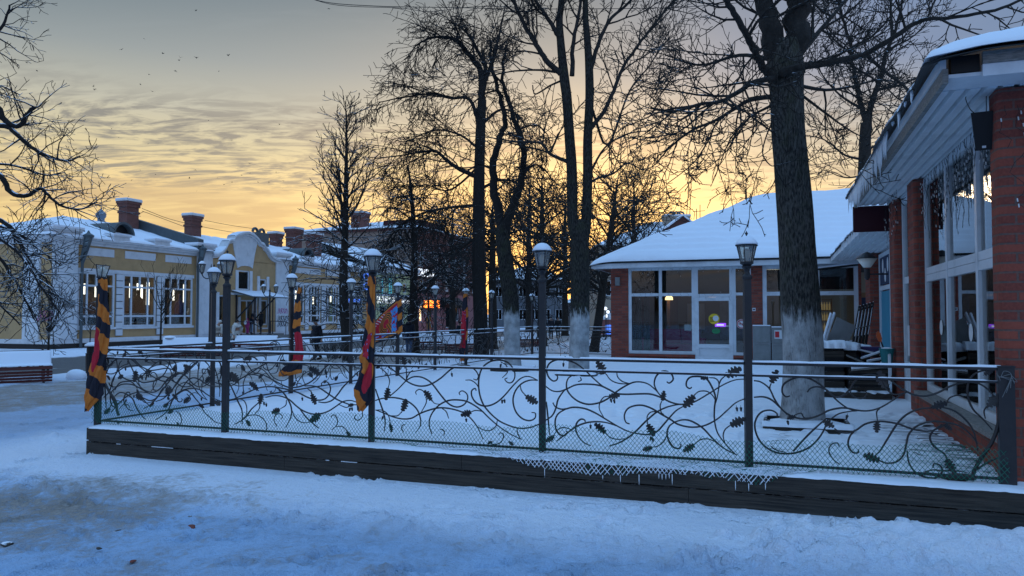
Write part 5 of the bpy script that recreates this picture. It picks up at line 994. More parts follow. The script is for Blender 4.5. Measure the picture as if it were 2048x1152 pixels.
for (a, b), (c, d) in zip(GP[:-1], GP[1:]):
    if abs(b-d) < abs(a-c)*1.4:
        if not gs_ or gs_[-1][-1][0] != (a, b): gs_.append([])
        gs_[-1].append(((c, d), (a, b))) if False else gs_[-1].append(((c, d), ((a, b), (c, d))))
for run in gs_:
    mb = MB(); [mb.add([(UF-.4, p[0], p[1]+.142), (UF-.4, q[0], q[1]+.142), (UF+.3, q[0], q[1]+.142), (UF+.3, p[0], p[1]+.142), (UF-.4, p[0], p[1]+.2), (UF-.4, q[0], q[1]+.2), (UF+.26, q[0], q[1]+.2), (UF+.26, p[0], p[1]+.2)], [(4, 7, 6, 5), (3, 2, 6, 7), (0, 4, 5, 1)]) for _, (p, q) in run]; mb.build('gable_snow', 'snow', yb, yo)
key = [ru(a, b, UF) for a, b in ((473, 536), (466, 500), (463.5, 484), (465, 478), (473, 473), (484, 470), (494, 470), (502, 474), (510, 482), (512, 488), (507, 510), (503, 537), (498, 533), (488, 531.5), (479, 532.5))]; MB().prism(key, UF+.064, UF+.12, 'u').build('keystone_panel', 'white_stucco', yb, yo)
for (a, b, z0, z1), arch in zip(gh, (0, 1, 0, 0, 0)):
    f = MB(); frame_bars(f, a, b, z0, z1, [((a+b)/2, z0, z1)] if b-a > 1.5 else [], [], .1, UF+.02, UF-.06, 'u'); nm = 'door' if z0 < .4 else 'window'; fo = f.build(nm, 'pvc', yb, yo)
    MB().box(UF-.02, UF-.03, a+.05, b-.05, z0+.05, z1-.05).build('pane' if nm == 'window' else 'glazing', 'window_far' if arch else 'shop_glass', fo, yo)
    zt2 = z1+(.0 if arch else .2)
    for l_, r_ in ((a-.28, a-.002), (b+.002, b+.28)): MB().box(UF+.063, UF+.13, l_, r_, z0-.2, zt2).build('surround', 'white_stucco', yb, yo)
    if z0 > .4: MB().box(UF+.063, UF+.14, a-.3, b+.3, z0-.32, z0-.203).build('sill', 'white_stucco', yb, yo)
a, b = V(484), V(494); MB().box(UF-.07, UF-.02, a, b, .36, hz(490, 603)).build('open_door', 'ochre_door', yb, yo)
Yb('string_course', 'white_stucco', UF+.062, UF+.26, V(460), V(500), hz(480, 590), hz(480, 586)); 
cz_ = hz(490, 596); ca, cb_ = V(461), V(534); mb = MB(); mb.add([(UF+.06, ca, cz_+.45), (UF+.06, cb_, cz_+.45), (UF+2.0, cb_, cz_), (UF+2.0, ca, cz_), (UF+.06, ca, cz_+.53), (UF+.06, cb_, cz_+.53), (UF+2.0, cb_, cz_+.08), (UF+2.0, ca, cz_+.08)], [(0, 1, 2, 3), (4, 7, 6, 5), (3, 2, 6, 7), (0, 4, 5, 1), (0, 3, 7, 4), (1, 5, 6, 2)]); cp = mb.build('canopy', 'roof_metal', yb, yo)
mb = MB(); mb.add([(UF+.1, ca, cz_+.535), (UF+.1, cb_, cz_+.535), (UF+1.98, cb_, cz_+.085), (UF+1.98, ca, cz_+.085), (UF+.1, ca, cz_+.57), (UF+.1, cb_, cz_+.57), (UF+1.95, cb_, cz_+.15), (UF+1.95, ca, cz_+.15)], [(4, 7, 6, 5), (3, 2, 6, 7), (0, 4, 5, 1), (0, 3, 7, 4), (1, 5, 6, 2)]); mb.build('canopy_snow', 'snow', cp, yo)
for v in (ca+.5, V(508)): mb = MB(); mb.tube([(UF+1.9, v, cz_), (UF+.12, v, cz_-1.6)], .06, 5); mb.tube([(UF+1.75, v, cz_), (UF+1.75, v, .3)], .045, 6); mb.tube([(UF+.12, v, cz_+.3), (UF+.12, v, cz_-1.7)], .06, 5); mb.build('bracket', 'metal', cp, yo)
mb = MB(); [mb.box(UF+.14+.001*k, UF+2.6+k*.35-1.05, V(462)-k*.2, V(536)+k*.2, .30-.13*k-.13, .30-.13*k) for k in range(4)]; stp = mb.build('steps', 'grey_board', yb, yo)
for v in (V(464), V(534)): mb = MB(); mb.tube([(UF+.3, v, 1.25), (UF+1.8, v, 1.2), (UF+2.7, v, .75)], .03, 5); [mb.tube([(UF+x, v, .0), (UF+x, v, z)], .025, 5) for x, z in ((.4, 1.25), (1.8, 1.2), (2.6, .8))]; mb.build('handrail', 'metal', yb, yo)
# roofs: hipped main roof with snow, fire wall, dormers
vF = V(391)+.9
def yz(u, v): return zE+.40+np.minimum(np.minimum((UF+.35-u)*.285, (u-(UF-13.3))*.285), (v-(vL-.4))*.31)
for a, b, ue in ((vL-.4, vg0, UF+.37), (vg0+.001, vg1-.001, UF-.46), (vg1, vR+.3, UF+.37)):
    rf = snow_roof('roof', yb, UF-13.3, ue, a, b, lambda u, v: yz(u, v)-.03, yo, 30, 30, .04, 0, 'roof_metal'); snow_roof('roof_snow', rf, UF-13.2, ue-.03, a+.02, b-.02, yz, yo, 90, 120, .12)
for v in (V(389)+.2,): 
    mb = MB(); n = 8; a = [(UF+.3-6.4*k/n, zE+.42+.285*6.4*k/n) for k in range(n+1)]; mb.prism(a+[(x, z+.75) for x, z in a[::-1]], v-.25, v+.25, 'v'); mb.build('fire_wall', 'roof_metal', yb, yo)
def dormer(px, py):
    v, _ = ru(px, py, UF-2.2); u = UF-2.2; z = float(yz(np.array(u), np.array(v)))-.1; mb = MB(); n = 10; R = .85
    arc = [(v+R*cos(pi*k/n), z+R*1.05*sin(pi*k/n)) for k in range(n+1)]; arc2 = [(v+(R-.14)*cos(pi*k/n), z+(R-.14)*1.05*sin(pi*k/n)) for k in range(n+1)]
    for k in range(n): 
        for p, q, x0, x1 in ((arc[k], arc[k+1], u+.55, u-2.2),): mb.add([(x0, p[0], p[1]), (x0, q[0], q[1]), (x1, q[0], q[1]), (x1, p[0], p[1])], [(0, 1, 2, 3)])
        mb.add([(u+.55, *arc[k]), (u+.55, *arc[k+1]), (u+.55, *arc2[k+1]), (u+.55, *arc2[k])], [(0, 3, 2, 1)]); mb.add([(u+.55, *arc2[k]), (u+.55, *arc2[k+1]), (u+.1, *arc2[k+1]), (u+.1, *arc2[k])], [(0, 3, 2, 1)])
    d = mb.build('dormer', 'roof_metal', yb, yo); mb = MB(); mb.add([(u+.12, *p) for p in arc2], [tuple(range(len(arc2)))]); mb.build('opening', 'black', d, yo)
dormer(236, 462); dormer(608, 508)
for p0, p1 in ((219, 250), (302, 331), (604, 622)):
    a, b = V(p0), V(p1); mb = MB(); mb.box(UF-.5, UF+.30, a, b, zE+.41, zE+.70); mb.box(UF-.56, UF+.36, a-.10, b+.10, zE+.701, zE+.79); mb.build('pedestal', 'white_stucco', yb, yo); Yb('snow_cap', 'snow', UF-.56, UF+.36, a-.10, b+.10, zE+.793, zE+.86)
def ych(px, u, pw, pt):
    v, zt = ru(px, pt, u); chim(yb, u, v, zE+.9, zt, pw*.75, pw, yo)
ych(258, UF-5.2, 1.02, 401); ych(386, UF-5.5, 1.0, 430); ych(552, UF-6, .95, 466); ych(588, UF-6, 1.25, 457); ych(628, UF-3.2, 1.2, 468)
mb = MB(); v, z = ru(517, 466, UF-5); mb.box(UF-5.5, UF-4.5, v-.8, v+.8, zE+1, z); c = mb.build('vent', 'roof_metal', yb, yo); mb = MB(); [mb.tube([(UF-5, v+s*.45+.32*cos(q*pi/6), z+.05+.32*sin(q*pi/6)) for q in range(7)], .12, 6) for s in (-1, 1)]; mb.build('vent_hood', 'roof_metal', c, yo)
# downpipes
for px in (156, 389, 578):
    v = V(px); mb = MB(); mb.tube([(UF+.28, v, -.1), (UF+.28, v, zE-1.1)], .085, 8); mb.tube([(UF+.28, v, zE-1.1), (UF+.34, v, zE-.75), (UF+.50, v+.05, zE-.1), (UF+.42, v+.25, zE+.45)], [.09, .16, .20, .24], 8); mb.lathe([(.28, 0), (.3, .12), (.1, .25), (.03, .4)], 8, (UF+.42, v+.25, zE+.42)); mb.build('downpipe', 'roof_metal', yb, yo)
# scrawls
t = tthing('graffiti', 'pink and black scrawl at the foot of the white pilaster right of the entrance', 'graffiti', UF+.17, V(551), .5); rr = random.Random(2)
for r_, (mt, zz, n) in enumerate((('graf_pink', 1.55, 5), ('black', .95, 7), ('black', .5, 5))):
    mb = MB(); [mb.tube(spline([(0, .2+k*.26+.14*sin(j*2.1+k), zz+.22*cos(j*1.7+k*1.3)) for j in range(5)], 4), .018, 3) for k in range(n)]; mb.build('paint', mt, t)
t = tthing('graffiti', 'small pink scribble on the pilaster of the shaded side wall', 'graffiti', US(78), vL-.13, 1.7); mb = MB(); [mb.tube(spline([(.15+k*.3+.15*sin(j*2.1+k), 0, .3*cos(j*1.7+k*1.3)) for j in range(5)], 4), .02, 3) for k in range(4)]; mb.build('paint', 'graf_pink', t)
t = tthing('wall_plaque', 'grey plaque on the wide white corner pilaster', 'plaque', UF+.17, V(122), hz(122, 615)); MB().box(0, .03, 0, .75, 0, .4).build('plate', 'steel', t); MB().box(.031, .035, .08, .67, .15, .25).build('lettering', 'grey_board', t)
# ---------------------------------------------------------------- pale green house
v0, v1 = vR+.15, V(832); gb = tthing('green_house', 'pale green two storey house with a white cornice and lit shop signs', 'building', UF, v0, -.15); g_ = (UF, v0, -.15)
G = lambda nm, mat, u0, u1, a, b, z0, z1: MB().box(u0, u1, a, b, z0, z1).build(nm, mat, gb, g_)
zg = hz(826, 551); gw = [(V(a), V(b)) for a, b in ((743, 749), (761, 768), (775, 782), (791, 798), (806, 813), (821, 827))]
gs = [(V(a), V(b)) for a, b in ((742, 752), (760, 772), (778, 792), (797, 808), (815, 826))]
h = [(a, b, hz(762, 584), hz(762, 563)) for a, b in gw]+[(a, b, .2, 2.7) for a, b in gs]
wl = MB(); holes_wall(wl, v0, v1, -.3, zg, h, UF, UF-.4); wl.box(UF-11, UF-.42, v1-.3, v1, -.3, zg); wl.build('wall', 'green_stucco', gb, g_)
for a, b, z0, z1 in h:
    f = MB(); frame_bars(f, a, b, z0, z1, [], [(z0+(z1-z0)*.65, a, b)], .1, UF-.05, UF-.15, 'u'); fo = f.build('window', 'pvc', gb, g_); MB().box(UF-.1, UF-.11, a+.05, b-.05, z0+.05, z1-.05).build('pane', 'window_far', fo, g_)
mb = MB(); mb.box(UF-.2, UF+.3, v0, v1, zg, zg+.3); mb.box(UF-.2, UF+.5, v0, v1, zg+.301, zg+.5); mb.box(UF+.003, UF+.2, v0, v1, hz(762, 592), hz(762, 588)); mb.build('cornice', 'white_stucco', gb, g_)
G('shop_front', 'white_stucco', UF+.003, UF+.06, v0, v1, 2.75, hz(762, 604)); G('backdrop_panel', 'dark_interior', UF-.6, UF-.5, v0, v1, 0, zg)
def gz_(u, v): return zg+.5+np.minimum((UF+.45-u)*.42, (u-(UF-11.5))*.42)
rf = snow_roof('roof', gb, UF-11.5, UF+.5, v0, v1+.3, lambda u, v: gz_(u, v)-.03, g_, 20, 20, .04, 0, 'roof_metal'); snow_roof('roof_snow', rf, UF-11.4, UF+.45, v0, v1+.25, gz_, g_, 40, 60, .12)
vm, zm = ru(775, 599, UF+.2); t = tthing('shop_sign', 'white lit letters over the green house shop front', 'sign', UF+.2, vm+.2, zm-.1); text_mesh('lettering', 'SUNLIGHT', 1.0, 'led_white', t, .03, (0, 0, 0), (pi/2, 0, pi/2)); MB().box(-.08, -.04, -3.0, 3.0, -.6, .6).build('board', 'green_stucco', t)
vm, zm = ru(812, 602, UF+.2); t = tthing('shop_sign', 'small white lit lettering at the right end of the green house', 'sign', UF+.2, vm, zm-.05); mb = MB(); [mb.box(0, .05, -2.2+k*.46, -1.9+k*.46, -.22, .22) for k in range(10)]; mb.build('lettering', 'led_white', t); MB().box(-.08, -.02, -2.4, 2.5, -.4, .4).build('board', 'grey_wall', t)
vm, zm = ru(733, 563, UF+.3); t = tthing('neon_sign', 'blue neon sign on the green house beside the big flag', 'sign', UF+.3, vm, zm); mb = MB(); [mb.tube([(0, .5*cos(q*pi/6), s+.33*sin(q*pi/6)) for q in range(13)], .07, 4) for s in (.45, -.45)]; mb.build('tube', 'led_blue', t); MB().box(-.1, -.07, -.8, .8, -1, 1).build('board', 'black', t)
for k, px in enumerate((748, 765, 779, 783)):
    v, z = ru(px, 573, UF+.15); t = tthing('light_strip', 'vertical teal light strip beside an upper window of the green house', 'light strip', UF+.1, v, z, 'teal light strips on the green house'); MB().box(0, .05, -.06, .06, -.9, .9).build('strip', 'led_teal', t)
vm, zm = ru(706, 601, UF+.3); t = tthing('neon_sign', 'dim blue sign low beside the dark street trunk', 'sign', UF+.3, vm, zm); MB().box(-.06, 0, -1.4, 1.4, -.4, .4).build('board', 'black', t); mb = MB(); [mb.box(.003, .04, -1.2+k*.42, -.9+k*.42, -.2, .2) for k in range(6)]; mb.build('lettering', 'led_blue', t)
# ---------------------------------------------------------------- red brick block beyond
a0, a1 = v1+.3, V(972); bb = tthing('brick_block', 'three storey dark red brick block with white windows beyond the green house', 'building', UF, a0, -.15); b_o = (UF, a0, -.15)
zt = hz(838, 460); z2a, z2b = hz(838, 534), hz(838, 505); bw = [(V(a), V(b)) for a, b in ((836, 847), (868, 876), (890, 897), (908, 914), (926, 931), (944, 949), (958, 963))]
zf = hz(850, 587); sw = [(V(x), V(x+w)) for x, w in ((838, 6), (853, 9), (868, 5), (891, 12), (911, 6), (931, 5), (948, 5))]
h = [(p, q, z2a, z2b) for p, q in bw]+[(p, q, zf+.4, zf+2.6) for p, q in bw]
wl = MB(); holes_wall(wl, a0, a1, zf, zt, h, UF, UF-.4); wl.build('wall', 'dark_brick', bb, b_o)
wl = MB(); holes_wall(wl, a0, a1, -.3, zf-.003, [(p, q, .1 if i % 2 else .9, 2.9) for i, (p, q) in enumerate(sw)], UF+.05, UF-.4); wl.build('ground_floor_wall', 'pink_stucco', bb, b_o)
MB().box(UF-16, UF-.42, a0, a0+.35, -.3, zt).build('side_wall', 'tan_stucco', bb, b_o); MB().box(UF-16, UF-.45, a1-.35, a1, -.3, zt).build('end_wall', 'dark_brick', bb, b_o)
for p, q, z0, z1 in h:
    f = MB(); frame_bars(f, p, q, z0, z1, [((p+q)/2, z0, z1)], [(z0+(z1-z0)*.7, p, q)], .12, UF-.05, UF-.18, 'u'); fo = f.build('window', 'pvc', bb, b_o); MB().box(UF-.1, UF-.11, p+.05, q-.05, z0+.05, z1-.05).build('pane', 'window_far', fo, b_o)
for i, (p, q) in enumerate(sw):
    z0 = .1 if i % 2 else .9; f = MB(); frame_bars(f, p, q, z0, 2.9, [], [], .12, UF-.02, UF-.15, 'u'); fo = f.build('door' if i % 2 else 'window', 'ochre_door' if i == 1 else 'pvc', bb, b_o); MB().box(UF-.1, UF-.11, p+.05, q-.05, z0+.05, 2.85).build('pane', 'warm_lamp' if i == 0 else ('ochre_door' if i == 1 else 'window_far'), fo, b_o)
MB().box(UF-16, UF-.6, a0+.5, a1-.5, 0, zt-.1).build('inner_wall', 'dark_interior', bb, b_o)
mb = MB(); mb.box(UF-16.2, UF+.25, a0-.25, a1+.2, zt, zt+.28); mb.build('cornice', 'dark_brick', bb, b_o)
def bz(u, v): return zt+.3+np.minimum(np.minimum((UF+.4-u), (u-(UF-16.5)))*.22, (v-(a0-.4))*.22)
rf = snow_roof('roof', bb, UF-16.5, UF+.4, a0-.4, a1+.3, lambda u, v: bz(u, v)-.03, b_o, 20, 20, .04, 0, 'roof_metal'); snow_roof('roof_snow', rf, UF-16.4, UF+.35, a0-.3, a1+.25, bz, b_o, 50, 60, .12)
va_, vb_ = V(836), V(897); MB().box(UF-5, UF-.5, va_+1, vb_, zt+.3, hz(860, 452)+.6).build('roof_parapet', 'maroon', bb, b_o)
v_, zt_ = ru(660, 466, UF-8); chim(bb, UF-8, a0+1.0, zt-.5, zt+2.4, 1.6, 1.4, b_o)
vm, zm = ru(862, 548, UF+.3); t = tthing('shop_sign', 'white lit lettering on the brick block between the floors', 'sign', UF+.12, vm, zm); text_mesh('lettering', 'СМОЛЬ 21', 1.2, 'led_white', t, .03, (0, 0, 0), (pi/2, 0, pi/2)); MB().box(-.1, -.05, -3.6, 3.6, -.7, .7).build('board', 'dark_brick', t)
vm, zm = ru(865, 608, UF+.5); t = tthing('led_sign', 'orange glowing display sign over the ochre shop door', 'sign', UF+.4, vm, zm); MB().box(-.1, 0, -2.2, 2.2, -.55, .55).build('case', 'black', t); mb = MB(); rr = random.Random(8)
for k in range(11): mb.box(.003, .05, -2.0+k*.37, -1.74+k*.37, .06, .42); mb.box(.003, .05, -2.0+k*.37, -1.70+k*.37, -.44, -.05-.1*rr.random())
mb.build('lettering', 'led_orange', t)
vm, zm = ru(905, 608, UF+.4); t = tthing('awning', 'black shop awning on the pink ground floor', 'awning', UF+.06, vm, zm); mb = MB(); mb.prism([(0, .8), (1.2, -.2), (1.2, -.5), (0, -.4)], -2.6, 2.6, 'v'); mb.build('canopy', 'black', t)
# ---------------------------------------------------------------- flats and houses far behind
def far_house(lab, px0, px1, Y, peave, proof, wall, depth, nwin, rows, chimneys=(), dorm=None, nm='apartment_block'):
    a, b = at(px0, 640, Y), at(px1, 640, Y); zE_ = at(px0, peave, Y)[2]; zR = at(px0, proof, Y)[2]; w = b[0]-a[0]
    r = thing(nm, lab, 'building', (a[0], Y, -.3)); h = [(w*(i+.5)/nwin-.55, w*(i+.5)/nwin+.55, zE_*(j+.35)/rows, zE_*(j+.35)/rows+1.6) for i in range(nwin) for j in range(rows)]
    wl = MB(); holes_wall(wl, 0, w, 0, zE_+.3, h, 0, .4, 'v'); wl.box(0, .4, .41, depth, 0, zE_+.3); wl.box(w-.4, w, .41, depth, 0, zE_+.3); wl.build('wall', wall, r)
    for i, (p, q, z0, z1) in enumerate(h):
        f = MB(); frame_bars(f, p, q, z0, z1, [((p+q)/2, z0, z1)], [], .1, .1, .2, 'v'); fo = f.build('window', 'pvc', r); MB().box(p+.04, q-.04, .14, .15, z0+.04, z1-.04).build('pane', 'window_far', fo)
    MB().box(.4, w-.4, .7, depth, 0, zE_).build('inner_wall', 'dark_interior', r)
    dz = zR-zE_; fz = lambda u, v: zE_+.3+smin(smin(smin((v+.4)/(depth/2+.4)*dz, (depth+.4-v)/(depth/2+.4)*dz, .2), (u+.5)*dz/(depth*.45), .2), (w+.5-u)*dz/(depth*.45), .2)
    rf = snow_roof('roof', r, -.5, w+.5, -.4, depth+.4, lambda u, v: fz(u, v)-.05, (0, 0, 0), 20, 20, .05, 0, 'roof_metal'); snow_roof('roof_snow', rf, -.45, w+.45, -.35, depth+.35, lambda u, v: fz(u, v)+.01, (0, 0, 0), 60, 60, .14)
    for px, pt, wd in chimneys:
        q = at(px, pt, Y+depth*.4); c = chim(r, q[0]-a[0], depth*.4, zE_, q[2]+.3, wd, 1.2, (0, 0, 0), 'beige_stucco'); mb = MB(); [mb.tube([(q[0]-a[0]+s*.5+.4*cos(k*pi/6), depth*.4, q[2]+.35+.4*sin(k*pi/6)) for k in range(7)], .1, 5) for s in (-.9, .1, 1.0)[:3 if wd > 2.2 else 2]]; mb.build('vent_hood', 'roof_metal', c)
    if dorm:
        q = at(dorm[0], dorm[1], Y+2); x = q[0]-a[0]; z = q[2]; mb = MB(); mb.prism([(x-1.3, z-1.6), (x+1.3, z-1.6), (x+1.3, z), (x, z+1.0), (x-1.3, z)], 1.2, 5, 'v'); d = mb.build('dormer', 'dark_brick', r); MB().box(x-.35, x+.35, 1.15, 1.195, z-1.3, z-.3).build('window', 'frosted', d)
        mb = MB(); [mb.add([(x, 1.0, z+1.02), (x+s*1.5, 1.0, z-.1), (x+s*1.5, 5, z-.1), (x, 5, z+1.02), (x, 1.0, z+1.2), (x+s*1.5, 1.0, z+.05), (x+s*1.5, 5, z+.05), (x, 5, z+1.2)], [(0, 1, 2, 3), (7, 6, 5, 4), (0, 4, 5, 1), (1, 5, 6, 2)]) for s in (1, -1)]; mb.build('dormer_snow', 'snow', d)
    return r, a
fh, fa = far_house('beige block of flats with snowy roof, dormer and aerials behind the pavilion', 1200, 1560, 74, 492, 426, 'beige_stucco', 16, 8, 3, ((1352, 432, 2.6), (1292, 455, 2.4)), (1362, 448))
mb = MB(); 
for px, py, lean in ((1362, 398, 0), (1378, 352, 6), (1371, 368, 8), (1393, 412, 0), (1400, 404, 0)):
    p = at(px, 455, 82); q = at(px+lean*.8, py, 82); mb.tube([(p[0]-fa[0], 8, p[2]), (q[0]-fa[0], 8, q[2])], .045, 4)
for x0, y0, x1, y1 in ((1363, 413, 1386, 413), (1386, 418, 1410, 416), (1361, 400, 1365, 400)):
    p, q = at(x0, y0, 82), at(x1, y1, 82); mb.tube([(p[0]-fa[0], 8, p[2]), (q[0]-fa[0], 8, q[2])], .04, 4)
mb.build('aerial', 'cable', fh)
far_house('grey far house with a snowy roof behind the dark trunks', 985, 1130, 112, 560, 518, 'grey_wall', 16, 6, 2, (), None, 'far_house'); far_house('low far house between the split trunk and the pavilion', 1140, 1250, 95, 606, 566, 'grey_wall', 12, 4, 1, (), None, 'far_house')
t = thing('church_dome', 'small onion dome with a spire far beyond the ochre roof', 'dome', at(202, 440, 150)); t.scale = (.42,)*3; MB().lathe([(1.6, -14), (1.6, .8), (1.9, 1.0), (2.5, 2.2), (2.3, 3.2), (1.2, 4.2), (.35, 5.2), (.15, 6.2), (.08, 9.2)], 16).build('onion', 'gold_dome', t, smooth=True); MB().box(-.7, .7, -.08, .08, 7.9, 8.2).build('cross', 'cable', t)
# ================================================================ trees
class Tree:
    def __init__(s, seed): s.r = random.Random(seed); s.g = {}; s.n = 0
    def add(s, pts, rads):
        n = len(pts); rm = rads[0]; sd = 10 if rm > .12 else (7 if rm > .05 else (5 if rm > .02 else (4 if rm > .009 else 3)))
        s.g.setdefault((n, sd), []).append((pts, rads)); s.n += 1
    def mesh(s, name, mat, parent, org):
        VV = []; QQ = []; base = 0
        for (n, sd), L in s.g.items():
            Pn = np.array([p for p, _ in L], float)-np.array(org); R = np.array([r for _, r in L], float); m_ = len(L)
            tg = np.empty_like(Pn); tg[:, 1:-1] = Pn[:, 2:]-Pn[:, :-2]; tg[:, 0] = Pn[:, 1]-Pn[:, 0]; tg[:, -1] = Pn[:, -1]-Pn[:, -2]
            tg /= np.linalg.norm(tg, axis=2, keepdims=True)+1e-9
            ov = tg.mean(1); ref = np.where(np.abs(ov[:, 2:3]) > .8, np.array([[1., .2, 0]]), np.array([[.1, .2, 1.]]))[:, None, :]
            a = np.cross(tg, np.broadcast_to(ref, tg.shape)); a /= np.linalg.norm(a, axis=2, keepdims=True)+1e-9; b_ = np.cross(tg, a)
            q = np.arange(sd)*2*pi/sd; ring = Pn[:, :, None, :]+R[:, :, None, None]*(a[:, :, None, :]*np.cos(q)[None, None, :, None]+b_[:, :, None, :]*np.sin(q)[None, None, :, None])
            VV.append(ring.reshape(-1, 3)); ix = (np.arange(m_*n*sd).reshape(m_, n, sd))+base; nx = np.roll(ix, -1, 2)
            QQ.append(np.stack([ix[:, :-1], nx[:, :-1], nx[:, 1:], ix[:, 1:]], -1).reshape(-1, 4)); base += m_*n*sd
        return npmesh(name, np.concatenate(VV), np.concatenate(QQ), mat, parent)
    def grow(s, p, d, L, r, lvl, K):
        R = s.r; n = max(3, min(12, int(L/K['seg'][lvl])+1)); st = L/n; x, y, z = p; dx, dy, dz = d; pts = [p]; rad = [r]; dirs = []
        wob = K['wob'][lvl]; tr = K['trop'][lvl]; dp = K.get('droop', 0.)
        for i in range(n):
            dx += R.gauss(0, wob); dy += R.gauss(0, wob); dz += R.gauss(0, wob)+tr*(1-i/n*dp*2)
            m_ = sqrt(dx*dx+dy*dy+dz*dz); dx /= m_; dy /= m_; dz /= m_; x += dx*st; y += dy*st; z += dz*st
            pts.append((x, y, z)); rad.append(max(K['rmin'], r*(1-.72*(i+1)/n))); dirs.append((dx, dy, dz))
        s.add(pts, rad)
        if lvl < K['max']: s.kids(pts, rad, dirs, L, lvl, K)
    def kids(s, pts, rad, dirs, L, lvl, K, t0=None):
        R = s.r; nc = max(1, int(L*K['den'][lvl]*R.uniform(.75, 1.25)+.5)); n = len(dirs); t0 = K['t0'][lvl] if t0 is None else t0
        for c in range(nc):
            t = t0+(1-t0)*(c+R.random())/nc; f = min(n-1e-6, t*n); i = int(f); g = f-i; a, b_ = pts[i], pts[i+1]
            p = (a[0]+(b_[0]-a[0])*g, a[1]+(b_[1]-a[1])*g, a[2]+(b_[2]-a[2])*g); d = Vector(dirs[i]); o = d.orthogonal(); o.normalize(); o2 = d.cross(o); q = R.random()*2*pi
            ang = radians(R.uniform(*K['ang'])); e = d*cos(ang)+(o*cos(q)+o2*sin(q))*sin(ang)
            if K.get('lift'): e.z += K['lift'][lvl]; e.normalize()
            Lc = K['len'][lvl+1]*R.uniform(.55, 1.25)*(1-.45*t); rc = max(K['rmin'], min(rad[i]*.62, K['rad'][lvl+1]*R.uniform(.75, 1.25)))
            s.grow(p, tuple(e), Lc, rc, lvl+1, K)
    def limb(s, P, r0, r1, K, lvl=1, t0=.15, dense=1.):
        P = [tuple(q) for q in spline(P, 5)]; n = len(P)-1; rad = [r0+(r1-r0)*(i/n)**.8 for i in range(n+1)]
        R = s.r; P = [(x+R.gauss(0, r0*.12), y+R.gauss(0, r0*.12), z) for x, y, z in P]
        s.add(P, rad); dirs = [tuple((Vector(P[i+1])-Vector(P[i])).normalized()) for i in range(n)]; L = sum((Vector(P[i+1])-Vector(P[i])).length for i in range(n))
        if K: 
            K2 = dict(K); K2['den'] = [q*dense for q in K['den']]; s.kids(P, rad, dirs, L, lvl, K, t0) if dense == 1. else s.kids(P, rad, dirs, L*dense, lvl, K, t0)
def px3(L, Y, dz=0.):
    """(px, py[, depth offset]) list to points around distance Y"""
    return [at(q[0], q[1], Y+(q[2] if len(q) > 2 else dz)) for q in L]
def mk_tree(name, label, base, Y, trunk, trunk_mat, crown_mat, limbs, K, seed, group=None, trunks=(), extra=None):
    """trunk: (px, py, radius) list at distance Y; limbs: (points, r0, r1[, t0, dense])"""
    b = at(base[0], base[1], Y); r = thing(name, label, 'tree', b, 0, group)
    mb = MB()
    for tk in (trunk,)+tuple(trunks):
        P = [at(q[0], q[1], Y+(q[3] if len(q) > 3 else 0)) for q in tk]; n = len(P); sp = spline(P, 6); rr = np.interp(np.linspace(0, n-1, len(sp)), range(n), [q[2] for q in tk]); sd = 20 if tk[0][2] > .1 else 8; vs = []
        for i, p in enumerate(sp):
            for k in range(sd):
                q = 2*pi*k/sd; f = 1+.05*sin(3*q+p.z*1.3)+.035*sin(5*q-p.z*2.)+(.10*sin(4*q+1) if i < 3 and tk is trunk else 0); vs.append((p.x+rr[i]*f*cos(q)-b[0], p.y+rr[i]*f*sin(q)-b[1], p.z-b[2]))
        mb.add(vs, [(i*sd+k, i*sd+(k+1) % sd, (i+1)*sd+(k+1) % sd, (i+1)*sd+k) for i in range(len(sp)-1) for k in range(sd)]+[tuple(range((len(sp)-1)*sd, len(sp)*sd))])
    mb.build('trunk', trunk_mat, r, smooth=True); t = Tree(seed)
    for lm in limbs: t.limb(px3(lm[0], Y), lm[1], lm[2], K, 1, lm[3] if len(lm) > 3 else .15, lm[4] if len(lm) > 4 else 1.)
    if extra: extra(t)
    t.mesh('crown', crown_mat, r, b); return r, t
limed('trunk_thick', TZ+1.42, .56); limed('trunk_split', TZ+1.46, .46, .55); limed('trunk_slim', TZ+1.46, .44, .5)
